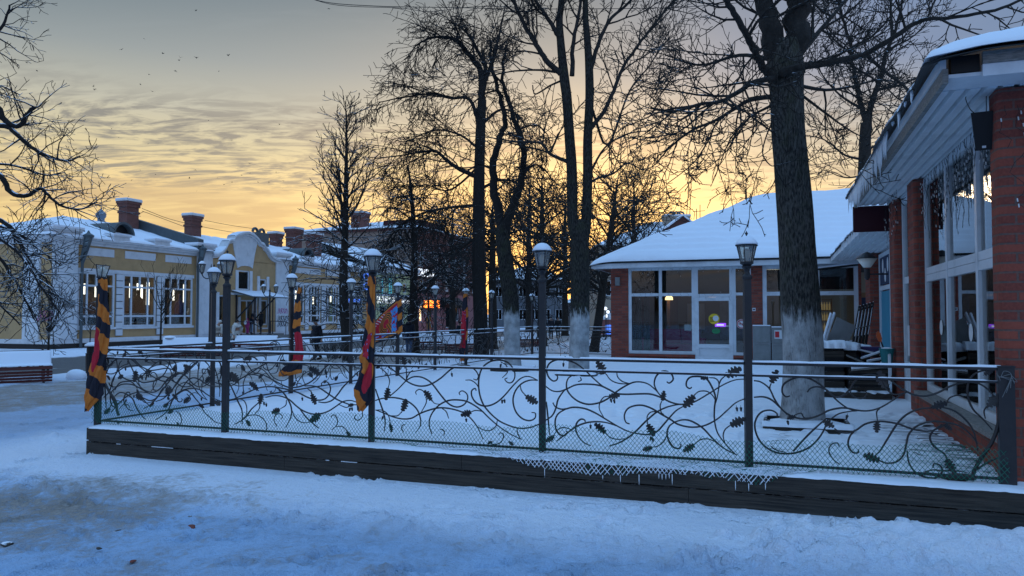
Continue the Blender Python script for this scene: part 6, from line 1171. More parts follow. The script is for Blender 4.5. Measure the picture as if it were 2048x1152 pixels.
# ash tree: long curved drooping branches, blunt upturned twigs
K1 = dict(max=4, seg=[.3, .3, .22, .14, .09], wob=[.1, .10, .14, .16, .18], trop=[0, .02, .02, .05, .09], den=[0, 3.6, 5.4, 7.5, 0], t0=[0, .1, .1, .12, 0], ang=(28, 68), len=[0, 2.1, 1.6, .62, .20], rad=[0, .04, .019, .011, .007], rmin=.0058, lift=[0, -.12, -.05, .12, .1])
mk_tree('ash_tree', 'thick lime washed tree on the terrace before the cafe, forking high above the roof', (1607, 848), 9.9,
  [(1607, 858, .335), (1607, 835, .285), (1606, 790, .265), (1604, 700, .255), (1598, 600, .25), (1592, 450, .228), (1583, 330, .214), (1577, 260, .216), (1574, 190, .215), (1571, 130, .235), (1570, 85, .21)], 'trunk_thick', 'bark',
  [([(1552, 105), (1535, 30), (1505, -60), (1460, -200), (1400, -330)], .17, .05), ([(1588, 100), (1598, 0), (1602, -100), (1620, -250), (1650, -400)], .185, .05),
   ([(1545, 156, -.1), (1524, 132, -.2), (1507, 96, -.3), (1488, 62, -.5), (1462, 18, -.7), (1430, -25, -1), (1380, -70, -1.4)], .06, .03, .3, 1.4),
   ([(1555, 158, -.1), (1535, 158, -.3), (1500, 168, -.5), (1472, 188, -.8), (1436, 204, -1), (1400, 208, -1.2), (1350, 222, -1.4), (1300, 216, -1.6)], .05, .012, .2, 1.5),
   ([(1560, 150, -.2), (1575, 140, -.3), (1611, 132, -.4), (1647, 128, -.5), (1683, 120, -.7), (1731, 108, -.8), (1779, 80, -1), (1827, 48, -1.1), (1859, 38, -1.2), (1900, 36, -1.3), (1990, 20, -1.5), (2050, -4, -1.6)], .062, .014, .18, 1.5),
   ([(1548, 192, .0), (1500, 200, .2), (1472, 216, .3), (1432, 240, .5), (1380, 263, .6), (1340, 295, .7), (1310, 330, .8)], .038, .010, .2, 1.5),
   ([(1550, 267, -.1), (1516, 243, -.3), (1492, 224, -.5), (1480, 200, -.6)], .02, .007, .2), ([(1600, 172, .1), (1651, 180, .3), (1700, 174, .5), (1760, 160, .6), (1810, 170, .8)], .03, .008, .2, 1.4),
   ([(1600, 188, .1), (1659, 232, .3), (1699, 260, .5), (1735, 280, .7)], .022, .007, .2, 1.3), ([(1545, 210, .2), (1500, 235, .5), (1460, 280, .7), (1440, 330, .8)], .022, .007, .2, 1.4),
   ([(1590, 120, .2), (1640, 60, .8), (1700, -10, 1.4), (1750, -90, 2)], .05, .012, .2, 1.2), ([(1550, 120, .3), (1480, 110, 1), (1400, 130, 1.6), (1330, 110, 2)], .04, .01, .2, 1.4), ([(1545, 240, -.1), (1525, 300, -.3), (1540, 330, -.4), (1560, 330, -.4)], .014, .005, .3)], K1, 21)
# split trunk tree
K2 = dict(max=4, seg=[.4, .4, .30, .2, .13], wob=[.1, .09, .13, .16, .18], trop=[0, .02, .02, .02, .03], den=[0, 3.0, 4.2, 5.5, 0], t0=[0, .15, .12, .12, 0], ang=(25, 62), len=[0, 3., 2.2, .95, .36], rad=[0, .05, .024, .0125, .009], rmin=.008, lift=[0, .03, -.05, 0, .05])
mk_tree('lime_washed_tree', 'lime washed tree whose trunk splits into two tall stems, standing left of the cafe', (1158, 748), 18.3,
  [(1158, 755, .30), (1158, 740, .262), (1158, 690, .245), (1159, 620, .235), (1160, 540, .235), (1161, 470, .225), (1160, 440, .17)], 'trunk_split', 'bark', 
  [([(1123, 148), (1099, 128), (1079, 100), (1059, 68), (1040, 32), (1025, 0), (985, -70), (950, -140)], .085, .03, .2), ([(1121, 80), (1107, 56), (1087, 24), (1071, 0), (1045, -60)], .07, .03, .2),
   ([(1143, 327), (1115, 315), (1099, 307), (1083, 287), (1059, 284), (1020, 282), (985, 276)], .055, .015, .3), ([(1099, 307), (1110, 285), (1127, 248)], .045, .012), ([(1178, 367), (1199, 355), (1227, 347), (1255, 327), (1290, 340), (1320, 322)], .04, .01, .2),
   ([(1178, 352), (1199, 311), (1219, 287), (1255, 268), (1300, 262), (1345, 268)], .035, .01, .2), ([(1176, 262), (1207, 224), (1231, 172), (1247, 132), (1275, 92), (1299, 60), (1340, 10), (1380, -40)], .06, .025, .2), ([(1143, 152), (1147, 80), (1159, 20), (1165, -60)], .065, .03, .2),
   ([(1181, 140), (1199, 80), (1223, 36), (1255, 8), (1300, -50)], .06, .025, .2), ([(1111, 144), (1079, 140), (1028, 142), (988, 150), (940, 160)], .035, .01, .2, .8), ([(1125, 160), (1099, 172), (1071, 188), (1065, 170)], .03, .015), ([(1179, 200, .3), (1215, 290, 1), (1260, 180, 2), (1300, 130, 2.4), (1340, 60, 3)], .04, .015, .2), ([(1178, 320), (1200, 400), (1240, 420), (1280, 400)], .02, .008), ([(1140, 360), (1110, 400), (1080, 395), (1050, 410)], .022, .008)], K2, 5,
  trunks=([(1152, 475, .15), (1146, 440, .135), (1143, 339, .128), (1139, 280, .125), (1134, 200, .12), (1129, 160, .12), (1122, 90, .10), (1119, 40, .085), (1123, 0, .075), (1128, -120, .05)], [(1168, 475, .15), (1173, 439, .13), (1175, 359, .118), (1175, 280, .112), (1179, 200, .105), (1178, 130, .098), (1174, 70, .085), (1171, 20, .07), (1172, -120, .045)]))
# dark linden with hanging switches
K3 = dict(max=4, seg=[.4, .4, .3, .2, .14], wob=[.1, .12, .16, .18, .2], trop=[0, -.01, -.03, -.06, -.05], den=[0, 3.0, 3.4, 4.4, 0], t0=[0, .1, .1, .1, 0], ang=(25, 75), len=[0, 2.4, 1.8, .85, .34], rad=[0, .04, .02, .0115, .0088], rmin=.008, lift=[0, -.1, -.15, -.1, 0])
mk_tree('linden_tree', 'slim lime washed tree with a dark forked trunk and hanging twigs', (1025, 740), 19.7,
  [(1027, 745, .25), (1026, 730, .225), (1024, 690, .21), (1022, 620, .21), (1016, 560, .215), (1009, 500, .20), (1005, 462, .17), (1003, 440, .10)], 'trunk_slim', 'bark_dark',
  [([(1007, 490), (1000, 435), (988, 379), (988, 320), (1000, 275), (1010, 240), (996, 180), (984, 132), (980, 80)], .15, .03, .1), ([(1010, 490), (1014, 440), (1032, 399), (1044, 351), (1048, 303), (1036, 260), (1016, 200), (1005, 150), (1010, 90)], .15, .03, .1), ([(988, 340), (960, 330), (930, 345), (900, 370), (880, 410)], .04, .01), ([(1044, 351), (1070, 330), (1095, 345), (1110, 380)], .04, .01), ([(1002, 455), (970, 470), (930, 500), (905, 540)], .035, .01), ([(1012, 470), (1050, 460), (1085, 480), (1110, 520)], .035, .01), ([(1036, 260), (1070, 250), (1095, 270), (1105, 310)], .03, .01), ([(996, 180), (965, 190), (935, 220), (915, 260)], .03, .01), ([(1018, 560), (1045, 560), (1065, 590), (1075, 625)], .02, .008), ([(1010, 545), (985, 555), (965, 590), (955, 630)], .02, .008), ([(1016, 520), (1040, 510), (1060, 530)], .02, .008)], K3, 8)
# big street linden, arching switch crown to the left
K6 = dict(max=4, seg=[.5, .5, .4, .28, .2], wob=[.1, .10, .14, .15, .16], trop=[0, -.01, -.03, -.08, -.07], den=[0, 3.0, 3.3, 3.6, 0], t0=[0, .08, .08, .1, 0], ang=(22, 70), len=[0, 3.6, 2.9, 1.45, .6], rad=[0, .06, .03, .016, .0125], rmin=.0115, lift=[0, -.05, -.2, -.12, 0])
mk_tree('street_linden', 'big dark street tree with a tall arching crown of hanging switches', (962, 716), 33,
  [(962, 720, .42), (962, 700, .34), (961, 640, .31), (958, 540, .30), (957, 440, .28), (959, 340, .24), (961, 260, .22), (964, 200, .19)], 'bark_dark', 'bark_dark',
  [([(964, 200), (962, 144), (948, 124), (928, 96), (908, 78), (884, 74), (860, 76), (832, 92), (810, 120)], .17, .02, .1, 1.5), ([(964, 190), (972, 140), (956, 104), (940, 72), (915, 50), (890, 45)], .12, .02, .1), ([(957, 355), (920, 339), (892, 319), (872, 303), (848, 303), (800, 311), (748, 318)], .12, .02, .15, 1.4), ([(960, 260), (940, 200), (900, 196), (860, 188), (800, 196), (758, 205)], .10, .02, .15, 1.3), ([(957, 410), (900, 415), (850, 425), (800, 450), (770, 490)], .08, .02, .15, 1.2), ([(964, 180), (985, 120), (1000, 60), (1010, 10)], .1, .02, .1, 1.1), ([(962, 250), (1000, 220), (1035, 230), (1060, 270)], .08, .02, .1), ([(958, 380), (1000, 360), (1040, 370), (1065, 410)], .08, .02, .1), ([(957, 470), (920, 500), (880, 545), (850, 590)], .07, .02, .2), ([(957, 500), (1000, 500), (1040, 530), (1060, 570)], .07, .02, .2), ([(960, 300), (920, 270), (870, 260), (820, 280)], .07, .02, .2), ([(960, 330, 1), (900, 380, 2), (850, 370, 3), (800, 380, 3)], .06, .02, .2), ([(962, 560), (930, 575), (900, 600)], .04, .015)], K6, 13)
# conical street tree, bare, with a skirt of snowy twigs
K4 = dict(max=3, seg=[.5, .45, .32, .22], wob=[.1, .08, .12, .15], trop=[0, .06, .07, .06], den=[0, 2.8, 3.6, 0], t0=[0, .12, .12, 0], ang=(28, 62), len=[0, 2.2, 1.15, .5], rad=[0, .032, .016, .012], rmin=.0105, lift=[0, .12, .12, 0])
def cone(t, Y=31.):
    R = t.r
    for k in range(50):
        f = (k+R.random())/50; y = 500-290*f; p = at(691+3*f, y, Y); d = R.random()*2*pi; L = (2.7*(1-f)**.9+.35)*R.uniform(.45, 1.25); e = Vector((cos(d)*.9, sin(d)*.9, .55+.5*f)).normalized(); t.grow(p, tuple(e), L, .02+.035*(1-f), 1, K4)
    KS = dict(K4); KS.update(trop=[0, -.06, -.09, -.06], lift=[0, -.1, -.1, 0], den=[0, 2.4, 3.2, 0], max=3, wob=[.1, .14, .18, .2])
    for k in range(52):
        y = 660-190*R.random(); p = at(688, y, Y); d = R.random()*2*pi; e = Vector((cos(d), sin(d), .25)).normalized(); t.grow(p, tuple(e), R.uniform(1.2, 2.9), .03, 1, KS)
mk_tree('street_tree', 'conical bare street tree in front of the ochre building, snowy twigs below', (695, 722), 31, [(696, 730, .25), (695, 715, .215), (690, 640, .2), (687, 560, .18), (690, 470, .14), (692, 380, .10), (693, 300, .06), (692, 230, .03), (691, 205, .012)], 'bark', 'bark_snowy', [([(689, 480), (684, 430), (680, 380), (672, 320), (668, 280)], .09, .01, .15, 1.3)], K4, 4, extra=cone)
def skirt(px0, y0, y1, Y, n, Lr, KS):
    def f(t):
        R = t.r
        for k in range(n):
            y = y0+(y1-y0)*R.random(); p = at(px0(y) if callable(px0) else px0, y, Y); d = R.random()*2*pi; e = Vector((cos(d), sin(d), R.uniform(-.1, .5))).normalized(); t.grow(p, tuple(e), R.uniform(*Lr), .04, 1, KS)
    return f
K5 = dict(K4); K5.update(trop=[0, -.05, -.08, -.06], lift=[0, -.1, -.12, 0], den=[0, 2.8, 3.4, 0], wob=[.1, .13, .17, .2], len=[0, 2.6, 1.5, .7])
mk_tree('street_tree', 'thin street tree right of the spread flag, tangled snowy branches', (831, 708), 37, [(831, 716, .26), (830, 690, .22), (827, 600, .20), (829, 520, .17), (827, 450, .13), (823, 390, .09), (816, 330, .04)], 'bark', 'bark_snowy', [([(829, 590), (850, 568), (895, 545), (925, 560), (965, 590)], .07, .03, .2, 1.2), ([(829, 585), (800, 578), (760, 590)], .05, .02), ([(828, 560), (800, 530), (770, 500), (745, 490)], .06, .02), ([(826, 470), (850, 440), (880, 430), (905, 400)], .05, .015), ([(824, 440), (795, 420), (760, 415)], .05, .015)], K5, 6, extra=skirt(827, 640, 380, 37, 46, (1.6, 4.2), K5))
# background trees between the houses
KB = dict(max=3, seg=[.8, .8, .6, .4], wob=[.1, .09, .13, .16], trop=[0, .03, .02, .0], den=[0, 1.9, 2.6, 0], t0=[0, .1, .1, 0], ang=(25, 65), len=[0, 4., 2.3, 1.1], rad=[0, .05, .024, .017], rmin=.0145, lift=[0, .0, 0, 0])
BT = 'bare trees in the park beyond the terrace'
def bgtree(lab, px, Y, ytop, r, spread, seed, kb=KB, lean=0, mat='bark', n=30, y0=690, ylow=560):
    yb_ = 576+1480*((CAMZ+.15)/Y)+52; tr = [(px+lean*(yb_-y)/400, y, rr) for y, rr in ((yb_+4, r*1.25), (yb_-20, r), (ylow, r*.8), ((ylow+ytop)/2, r*.5), (ytop+30, r*.15))]
    def ex(t):
        R = t.r
        for k in range(n):
            f = R.random(); y = ylow+30-(ylow+10-ytop)*f; p = at(px+lean*(yb_-y)/400, y, Y); d = R.random()*2*pi; L = spread*(1.05-.75*f)*R.uniform(.5, 1.1); e = Vector((cos(d), sin(d), R.uniform(.0, .9)+.4*f)).normalized(); t.grow(p, tuple(e), L, r*.34*(1-.6*f), 1, kb)
    return mk_tree('park_tree', lab, (px, yb_), Y, tr, mat, mat, [], kb, seed, BT, extra=ex)
bgtree('leaning dark tree against the glow left of the pavilion corner', 1188, 38, 330, .24, 4.2, 31, lean=55, n=40)
bgtree('bare rounded tree behind the pavilion roof end', 1268, 58, 330, .24, 4.6, 32, n=46, ylow=520)
bgtree('dark tree just behind the lantern post with the dome of snow', 1084, 45, 330, .30, 4.6, 33, n=40)
bgtree('tree behind the fork of the slim lime washed trunk', 1058, 60, 350, .3, 6., 34, n=40)
bgtree('dark tree right beside the big arching one', 985, 41, 380, .26, 3.8, 35, n=34)
bgtree('tree far behind the split trunk', 1130, 66, 360, .3, 6., 36, n=40)
bgtree('tree before the pink ground floor of the brick block', 905, 52, 400, .24, 4., 37, n=32)
bgtree('thin tree at the edge of the pavilion roof, low in the glow', 1228, 78, 430, .24, 5., 38, n=34)
KW = dict(KB); KW.update(trop=[0, .02, -.10, -.14], len=[0, 4., 2.6, 1.4], rad=[0, .05, .02, .013], rmin=.012, den=[0, 1.6, 2.2, 0])
bgtree('birch with hanging twigs rising behind the pavilion roof', 1492, 62, 335, .2, 3.0, 39, KW, n=30, ylow=470, mat='bark')
# tall twin stemmed tree behind the pavilion
K9 = dict(max=4, seg=[.5, .5, .4, .28, .2], wob=[.1, .09, .12, .14, .16], trop=[0, .02, .03, .05, .05], den=[0, 2.6, 3.4, 3.6, 0], t0=[0, .12, .12, .12, 0], ang=(28, 65), len=[0, 3.2, 2.3, 1.1, .45], rad=[0, .05, .026, .016, .012], rmin=.011, lift=[0, .0, .02, .05, 0])
mk_tree('tall_tree', 'tall twin stemmed bare tree rising behind the pavilion roof', (1728, 690), 30, [(1728, 694, .34), (1728, 640, .3), (1729, 450, .27), (1728, 359, .26), (1731, 279, .22), (1733, 245, .21)], 'bark', 'bark',
  [([(1733, 250), (1722, 210), (1715, 180), (1707, 136), (1699, 80), (1683, 24), (1670, -60), (1660, -140)], .13, .03, .1, 1.2), ([(1734, 250), (1743, 207), (1759, 160), (1771, 112), (1791, 60), (1803, 8), (1815, -60)], .15, .03, .1, 1.2), ([(1731, 300), (1765, 285), (1800, 270), (1850, 235)], .06, .015, .15), ([(1730, 320), (1690, 310), (1650, 280), (1610, 270)], .06, .015, .15), ([(1720, 215), (1680, 190), (1645, 150), (1620, 100)], .06, .015, .15), ([(1752, 180), (1800, 170), (1850, 150), (1890, 150)], .06, .015, .15), ([(1729, 350), (1690, 355), (1650, 340)], .05, .012), ([(1730, 340), (1760, 345), (1790, 320)], .05, .012), ([(1704, 110), (1660, 70), (1640, 20)], .05, .012), ([(1775, 100), (1830, 70), (1870, 20)], .05, .012)], K9, 17)
# left tree, trunk outside the picture
KL = dict(max=4, seg=[.25, .25, .18, .12, .08], wob=[.1, .14, .18, .2, .22], trop=[0, .0, .02, .04, .06], den=[0, 4.2, 4.8, 5.6, 0], t0=[0, .1, .1, .1, 0], ang=(30, 80), len=[0, 1.6, 1.05, .52, .2], rad=[0, .03, .014, .008, .0056], rmin=.005, lift=[0, -.02, 0, .05, .1])
def left_limbs(t):
    for d, zz in (((-.8, .3, .5), 430), ((-.6, -.7, .6), 330), ((.2, .8, .6), 300), ((-.3, .5, .9), 260), ((.3, -.8, .5), 390), ((-.9, -.2, .4), 520)): t.grow(at(-188, zz, 12.5), tuple(Vector(d).normalized()), 2.6, .06, 1, KL)
mk_tree('gnarled_tree', 'gnarled snowy tree reaching in from the left edge', (-190, 800), 12.5, [(-190, 815, .3), (-190, 790, .26), (-192, 600, .24), (-188, 420, .2), (-184, 250, .15)], 'bark', 'bark_snowy',
  [([(-186, 250), (-100, 215), (-16, 208), (10, 240), (38, 252), (60, 222), (72, 214)], 0.0720, .03, .4), ([(-186, 290), (-90, 270), (0, 251), (32, 267), (54, 288), (81, 305), (113, 318), (140, 321), (160, 312)], 0.0640, .012, .4, 1.1), ([(-188, 380), (-90, 360), (-10, 345), (22, 385), (54, 391), (81, 377), (97, 391), (124, 412), (162, 418), (196, 404)], 0.0640, .010, .45, 1.1), ([(-188, 420), (-80, 420), (0, 440), (32, 472), (54, 515), (75, 542), (92, 558), (104, 610)], 0.0560, .012, .35, 1.5), ([(-189, 470), (-80, 490), (-20, 500), (20, 545), (50, 600), (70, 640)], 0.0480, .010, .35, 1.5), ([(-185, 300), (-100, 160), (-30, 90), (5, 50), (20, 10)], 0.0560, .015, .5, .9), ([(-188, 400, .5), (-60, 440, .8), (20, 460, 1), (80, 500, 1.2), (120, 530, 1.2)], 0.0400, .01, .4, 1.4), ([(-188, 500, .3), (-60, 560, .5), (0, 610, .6), (40, 650, .6)], 0.0400, .01, .4, 1.4), ([(-186, 440, -.4), (-60, 450, -.6), (30, 500, -.7), (90, 585, -.7), (130, 640, -.6)], 0.0400, .01, .3, 1.5), ([(-186, 340, .4), (-80, 330, .6), (20, 330, .8), (90, 350, .9), (130, 345, 1)], 0.0400, .01, .3, 1.2), ([(-185, 230, .2), (-90, 180, .3), (-10, 170, .4), (40, 190, .5)], 0.0320, .01, .4)], KL, 23, extra=left_limbs)
# saplings
KQ = dict(max=3, seg=[.3, .2, .16, .12], wob=[.1, .07, .1, .12], trop=[0, .08, .08, .06], den=[0, 2.4, 2.6, 0], t0=[0, .15, .2, 0], ang=(20, 45), len=[0, 1.6, .8, .35], rad=[0, .016, .009, .006], rmin=.0055, lift=[0, .2, .2, .1])
def sap(lab, px, py, Y, ytop, ylow, n, L, seed, r=.04):
    def ex(t):
        R = t.r
        for k in range(n):
            y = ylow-(ylow-ytop)*.45*R.random(); p = at(px, y, Y); d = R.random()*2*pi; e = Vector((cos(d)*.7, sin(d)*.7, .8)).normalized(); t.grow(p, tuple(e), L*R.uniform(.6, 1.1), r*.4, 1, KQ)
    mk_tree('sapling', lab, (px, py), Y, [(px, py+6, r), (px, (py+ylow)/2, r*.95), (px+1, ylow, r*.9), (px+2, (ylow+ytop)/2, r*.5), (px+2, ytop, r*.15)], 'bark', 'bark', [], KQ, seed, 'young staked trees by the street', extra=ex)
sap('thin sapling in front of the right shop window', 321, 728, 28, 555, 650, 13, 2.0, 41); sap('slender sapling standing between bench and corner post', 96, 757, 21.5, 600, 690, 14, 1.5, 42, .035); sap('tiny sapling below the left shop window', 180, 700, 38, 640, 668, 8, 1.1, 43, .03)
KH = dict(KQ); KH.update(len=[0, .9, .5, .3])
b = gp(648, 716, -.15); sh_ = thing('bare_bush', 'low bare bush beside the dark street trunk', 'bush', (b[0]+.5, b[1], -.15)); t = Tree(55)
for k in range(60): d = t.r.random()*2*pi; t.grow((b[0]+.5+t.r.gauss(0, .35), b[1]+t.r.gauss(0, .35), -.2), tuple(Vector((cos(d)*.7, sin(d)*.7, .9)).normalized()), t.r.uniform(.5, 1.1), .012, 1, KH)
t.mesh('stems', 'bark_dark', sh_, (b[0]+.5, b[1], -.15))
# square snow-dusted frames round the two trunks and the thick tree
for lab, u, v, w in (('snowy board frame round the foot of the thick tree', *uv_of(*gp(1612, 852, TZ)), .52), ('snowy board frame round the foot of the split trunk', *uv_of(*gp(1160, 750, TZ)), .46), ('snowy board frame round the foot of the slim trunk', *uv_of(*gp(1027, 741, TZ)), .46)):
    r = tthing('tree_frame', lab, 'frame', u, v, TZ, 'board frames round the terrace trees'); h_ = .06
    for x0, x1, y0, y1 in ((-w, w, -w, -w+.04), (-w, w, w-.04, w), (-w, -w+.04, -w+.041, w-.041), (w-.04, w, -w+.041, w-.041)): MB().box(x0, x1, y0, y1, -.03, h_).build('board', 'dark_wood', r)
    mb = MB(); wavy_snow(mb, -w-.01, w+.01, -w-.02, -w+.16, h_-.012, .045, 30, .7); wavy_snow(mb, -w, w, w-.1, w, h_+.001, .05, 30, .9); mb.build('snow_cap', 'snow', r, smooth=True)
    mb = MB(); mb.lathe([(w*1.02, -.02), (w*.98, .03), (w*.8, .05), (w*.55, .06), (.1, .07)], 28); mb.v = [(x*(1+.12*sin(5*x+9*y)), y*(1+.12*sin(7*y-5*x)), z+.02*(float(fbm(np.array(x*4+u), np.array(y*4+v), 3))-.5)) for x, y, z in mb.v]; mb.build('snow', 'snow', r, smooth=True)
# ================================================================ street furniture
def street_lamp(lab, px, Y, ztop, rz):
    p = at(px, 640, Y); g = -.15; r = thing('street_lamp', lab, 'street lamp', (p[0], Y, g), rz, 'twin lantern street lamps'); H = ztop-g
    MB().lathe([(.20, -.05), (.21, .05), (.17, .12), (.16, .55), (.19, .62), (.15, .70), (.075, .82), (.065, 1.5), (.058, H-.75), (.08, H-.72), (.05, H-.66), (.045, H-.30), (.07, H-.26), (.03, H-.2), (.015, H-.05), (.002, H+.02)], 14).build('post', 'metal', r)
    for s in (-1, 1):
        a = MB(); a.tube(spline([(0, 0, H-.55), (s*.16, 0, H-.62), (s*.30, 0, H-.55), (s*.36, 0, H-.42)], 5), .022, 6).build('arm', 'metal', r); x = s*.36; N = 6
        l = MB().lathe([(.02, H-.44), (.05, H-.40), (.075, H-.36)], 6, (x, 0, 0)); 
        P0 = [(x+.075*cos(2*pi*k/N), .075*sin(2*pi*k/N), H-.36) for k in range(N)]; P1 = [(x+.135*cos(2*pi*k/N), .135*sin(2*pi*k/N), H-.04) for k in range(N)]
        for k in range(N): l.tube([P0[k], P1[k]], .012, 4); l.tube([P1[k], P1[(k+1) % N]], .012, 4)
        l.lathe([(.15, H-.04), (.155, H-.02), (.06, H+.10), (.03, H+.12), (.03, H+.15), (.012, H+.17), (.02, H+.2), (.002, H+.23)], 6, (x, 0, 0)); lo = l.build('lantern', 'metal', r)
        g_ = MB(); g_.add([tuple(q) for q in P0+P1], [(k, (k+1) % N, N+(k+1) % N, N+k) for k in range(N)]); g_.build('glass', 'lamp_glass', lo); MB().lathe([(.04, H-.3), (.05, H-.2), (.03, H-.1)], 8, (x, 0, 0)).build('bulb', 'frosted', lo)
        MB().lathe([(.15, H-.015), (.12, H+.05), (.05, H+.115), (.002, H+.13)], 10, (x, 0, 0)).build('snow', 'snow', lo, smooth=True)
    return r
street_lamp('twin lantern street lamp rising just behind the second front fence post', 421, 31, 3.9, .25); street_lamp('twin lantern street lamp in front of the ochre entrance', 539, 44, 3.45, .1)
street_lamp('twin lantern street lamp by the orange display sign', 857, 52, 3.6, .9)
def bench(lab, px, py, rz, g=-.1, L=1.9):
    p = gp(px, py, g); r = thing('bench', lab, 'bench', (p[0], p[1], g), rz, 'slatted benches along the street')
    fr = [(-.05, .30), (-.06, .40), (.0, .46), (.12, .47), (.28, .44), (.42, .43), (.50, .50), (.58, .64), (.66, .76), (.71, .84)]
    fr2 = [(-.02, .06), (-.045, .14), (-.055, .22)]
    for k, (y, z) in enumerate(fr2+fr):
        a = (fr2+fr)[max(0, k-1)]; b_ = (fr2+fr)[min(len(fr2+fr)-1, k+1)]; t_ = atan2(b_[1]-a[1], b_[0]-a[0]); o = MB().box(-L/2, L/2, -.032, .032, -.014, .014).build('slat', 'red_wood', r); o.location = (0, y, z); o.rotation_euler = (t_, 0, 0)
    for x in (-L/2+.2, L/2-.2):
        mb = MB(); mb.tube([(x, .02, -.05), (x, .0, .3), (x, .05, .42)], .03, 6); mb.tube([(x, .6, -.05), (x, .45, .4), (x, .74, .9)], .03, 6); mb.tube([(x, .05, .42), (x, .45, .4)], .03, 6); mb.build('leg', 'metal', r)
    n = 40; prof = [(y-.02, z+.015) for y, z in fr[2:]]; mb = MB(); vs = []
    for i in range(n+1):
        x = -L/2+L*i/n; hh = .014+.03*float(fbm(np.array(i*.2), np.array(px*.1), 3))
        for k, (y, z) in enumerate(prof): vs.append((x, y-(.05 if k > 3 else 0), z+hh*(1. if 0 < k < len(prof)-1 else .2)))
        for k, (y, z) in list(enumerate(prof))[::-1]: vs.append((x, y, z))
    k = len(prof)*2; mb.add(vs, [(i*k+q, i*k+(q+1) % k, (i+1)*k+(q+1) % k, (i+1)*k+q) for i in range(n) for q in range(k)]+[tuple(range(k))[::-1], tuple(range(n*k, n*k+k))]); mb.build('snow_cap', 'snow', r, smooth=True)
bench('dark red slatted bench under snow at the left edge', 22, 768, .62); bench('snowy bench in front of the shop windows beside the litter bin', 385, 713, .35, -.15, 2.6); bench('snowy bench before the entrance steps', 502, 706, -.1, -.15, 2.2); bench('far snowy bench below the orange display sign', 880, 700, .3, -.15, 2.2); bench('far bench beside the thick dark trunk', 925, 706, .5, -.15, 1.8); bench('far snowy bench in the park right of the slim trunk', 1045, 694, .2, -.15, 2.0)
def bin_(lab, px, py, g, h=.85):
    p = gp(px, py, g); r = thing('litter_bin', lab, 'litter bin', (p[0], p[1], g), 0, 'round black litter bins'); MB().lathe([(.20, 0), (.23, .03), (.245, .12), (.255, h-.26), (.265, h-.25)], 18).build('tub', 'black', r); MB().lathe([(.225, h-.25), (.23, h-.05)], 18).build('neck', 'black', r); MB().lathe([(.28, h-.05), (.285, h-.02), (.25, h)], 18).build('lid', 'metal', r); MB().lathe([(.29, h-.03), (.28, h+.02), (.19, h+.075), (.002, h+.10)], 18).build('snow', 'snow', r, smooth=True)
bin_('black litter bin with a snow hat beside the corner post', 189, 752, -.1, .95); bin_('black litter bin beside the bench under the shop windows', 339, 712, -.15)
p = gp(152, 757, -.1); t = thing('snow_lump', 'lump of snow lying on the verge left of the litter bin', 'snow lump', (p[0], p[1], -.12)); mb = MB(); mb.ball((0, 0, .1), .26, 16, 10, (1.15, .8, .75)); 
mb.v = [(x*(1+.3*(float(fbm(np.array(x*5+3), np.array(y*5+z*4), 3))-.5)), y*(1+.3*(float(fbm(np.array(x*4), np.array(z*6), 3))-.5)), z) for x, y, z in mb.v]; mb.build('lump', 'snow', t, smooth=True)
# ================================================================ people
def skin_mesh(name, graph, edges, mat, parent, sub=1):
    """graph: name -> (x, y, z, r); first node is the root"""
    me = bpy.data.meshes.new(name); ks = list(graph); ix = {k: i for i, k in enumerate(ks)}
    me.from_pydata([graph[k][:3] for k in ks], [(ix[a], ix[b_]) for a, b_ in edges], []); o = bpy.data.objects.new(name, me); COL.objects.link(o)
    md = o.modifiers.new('skin', 'SKIN'); md.use_smooth_shade = True
    for k in ks:
        r = graph[k][3]; sv = me.skin_vertices[0].data[ix[k]]; sv.radius = (r, r) if not isinstance(r, tuple) else r
    me.skin_vertices[0].data[0].use_root = True
    sb = o.modifiers.new('sub', 'SUBSURF'); sb.levels = sub; sb.render_levels = sub
    m2 = bpy.data.meshes.new_from_object(o.evaluated_get(bpy.context.evaluated_depsgraph_get())); bpy.data.objects.remove(o)
    m2.materials.clear(); m2.materials.append(MATS[mat]); m2.polygons.foreach_set('use_smooth', [True]*len(m2.polygons)); return link(name, m2, parent)
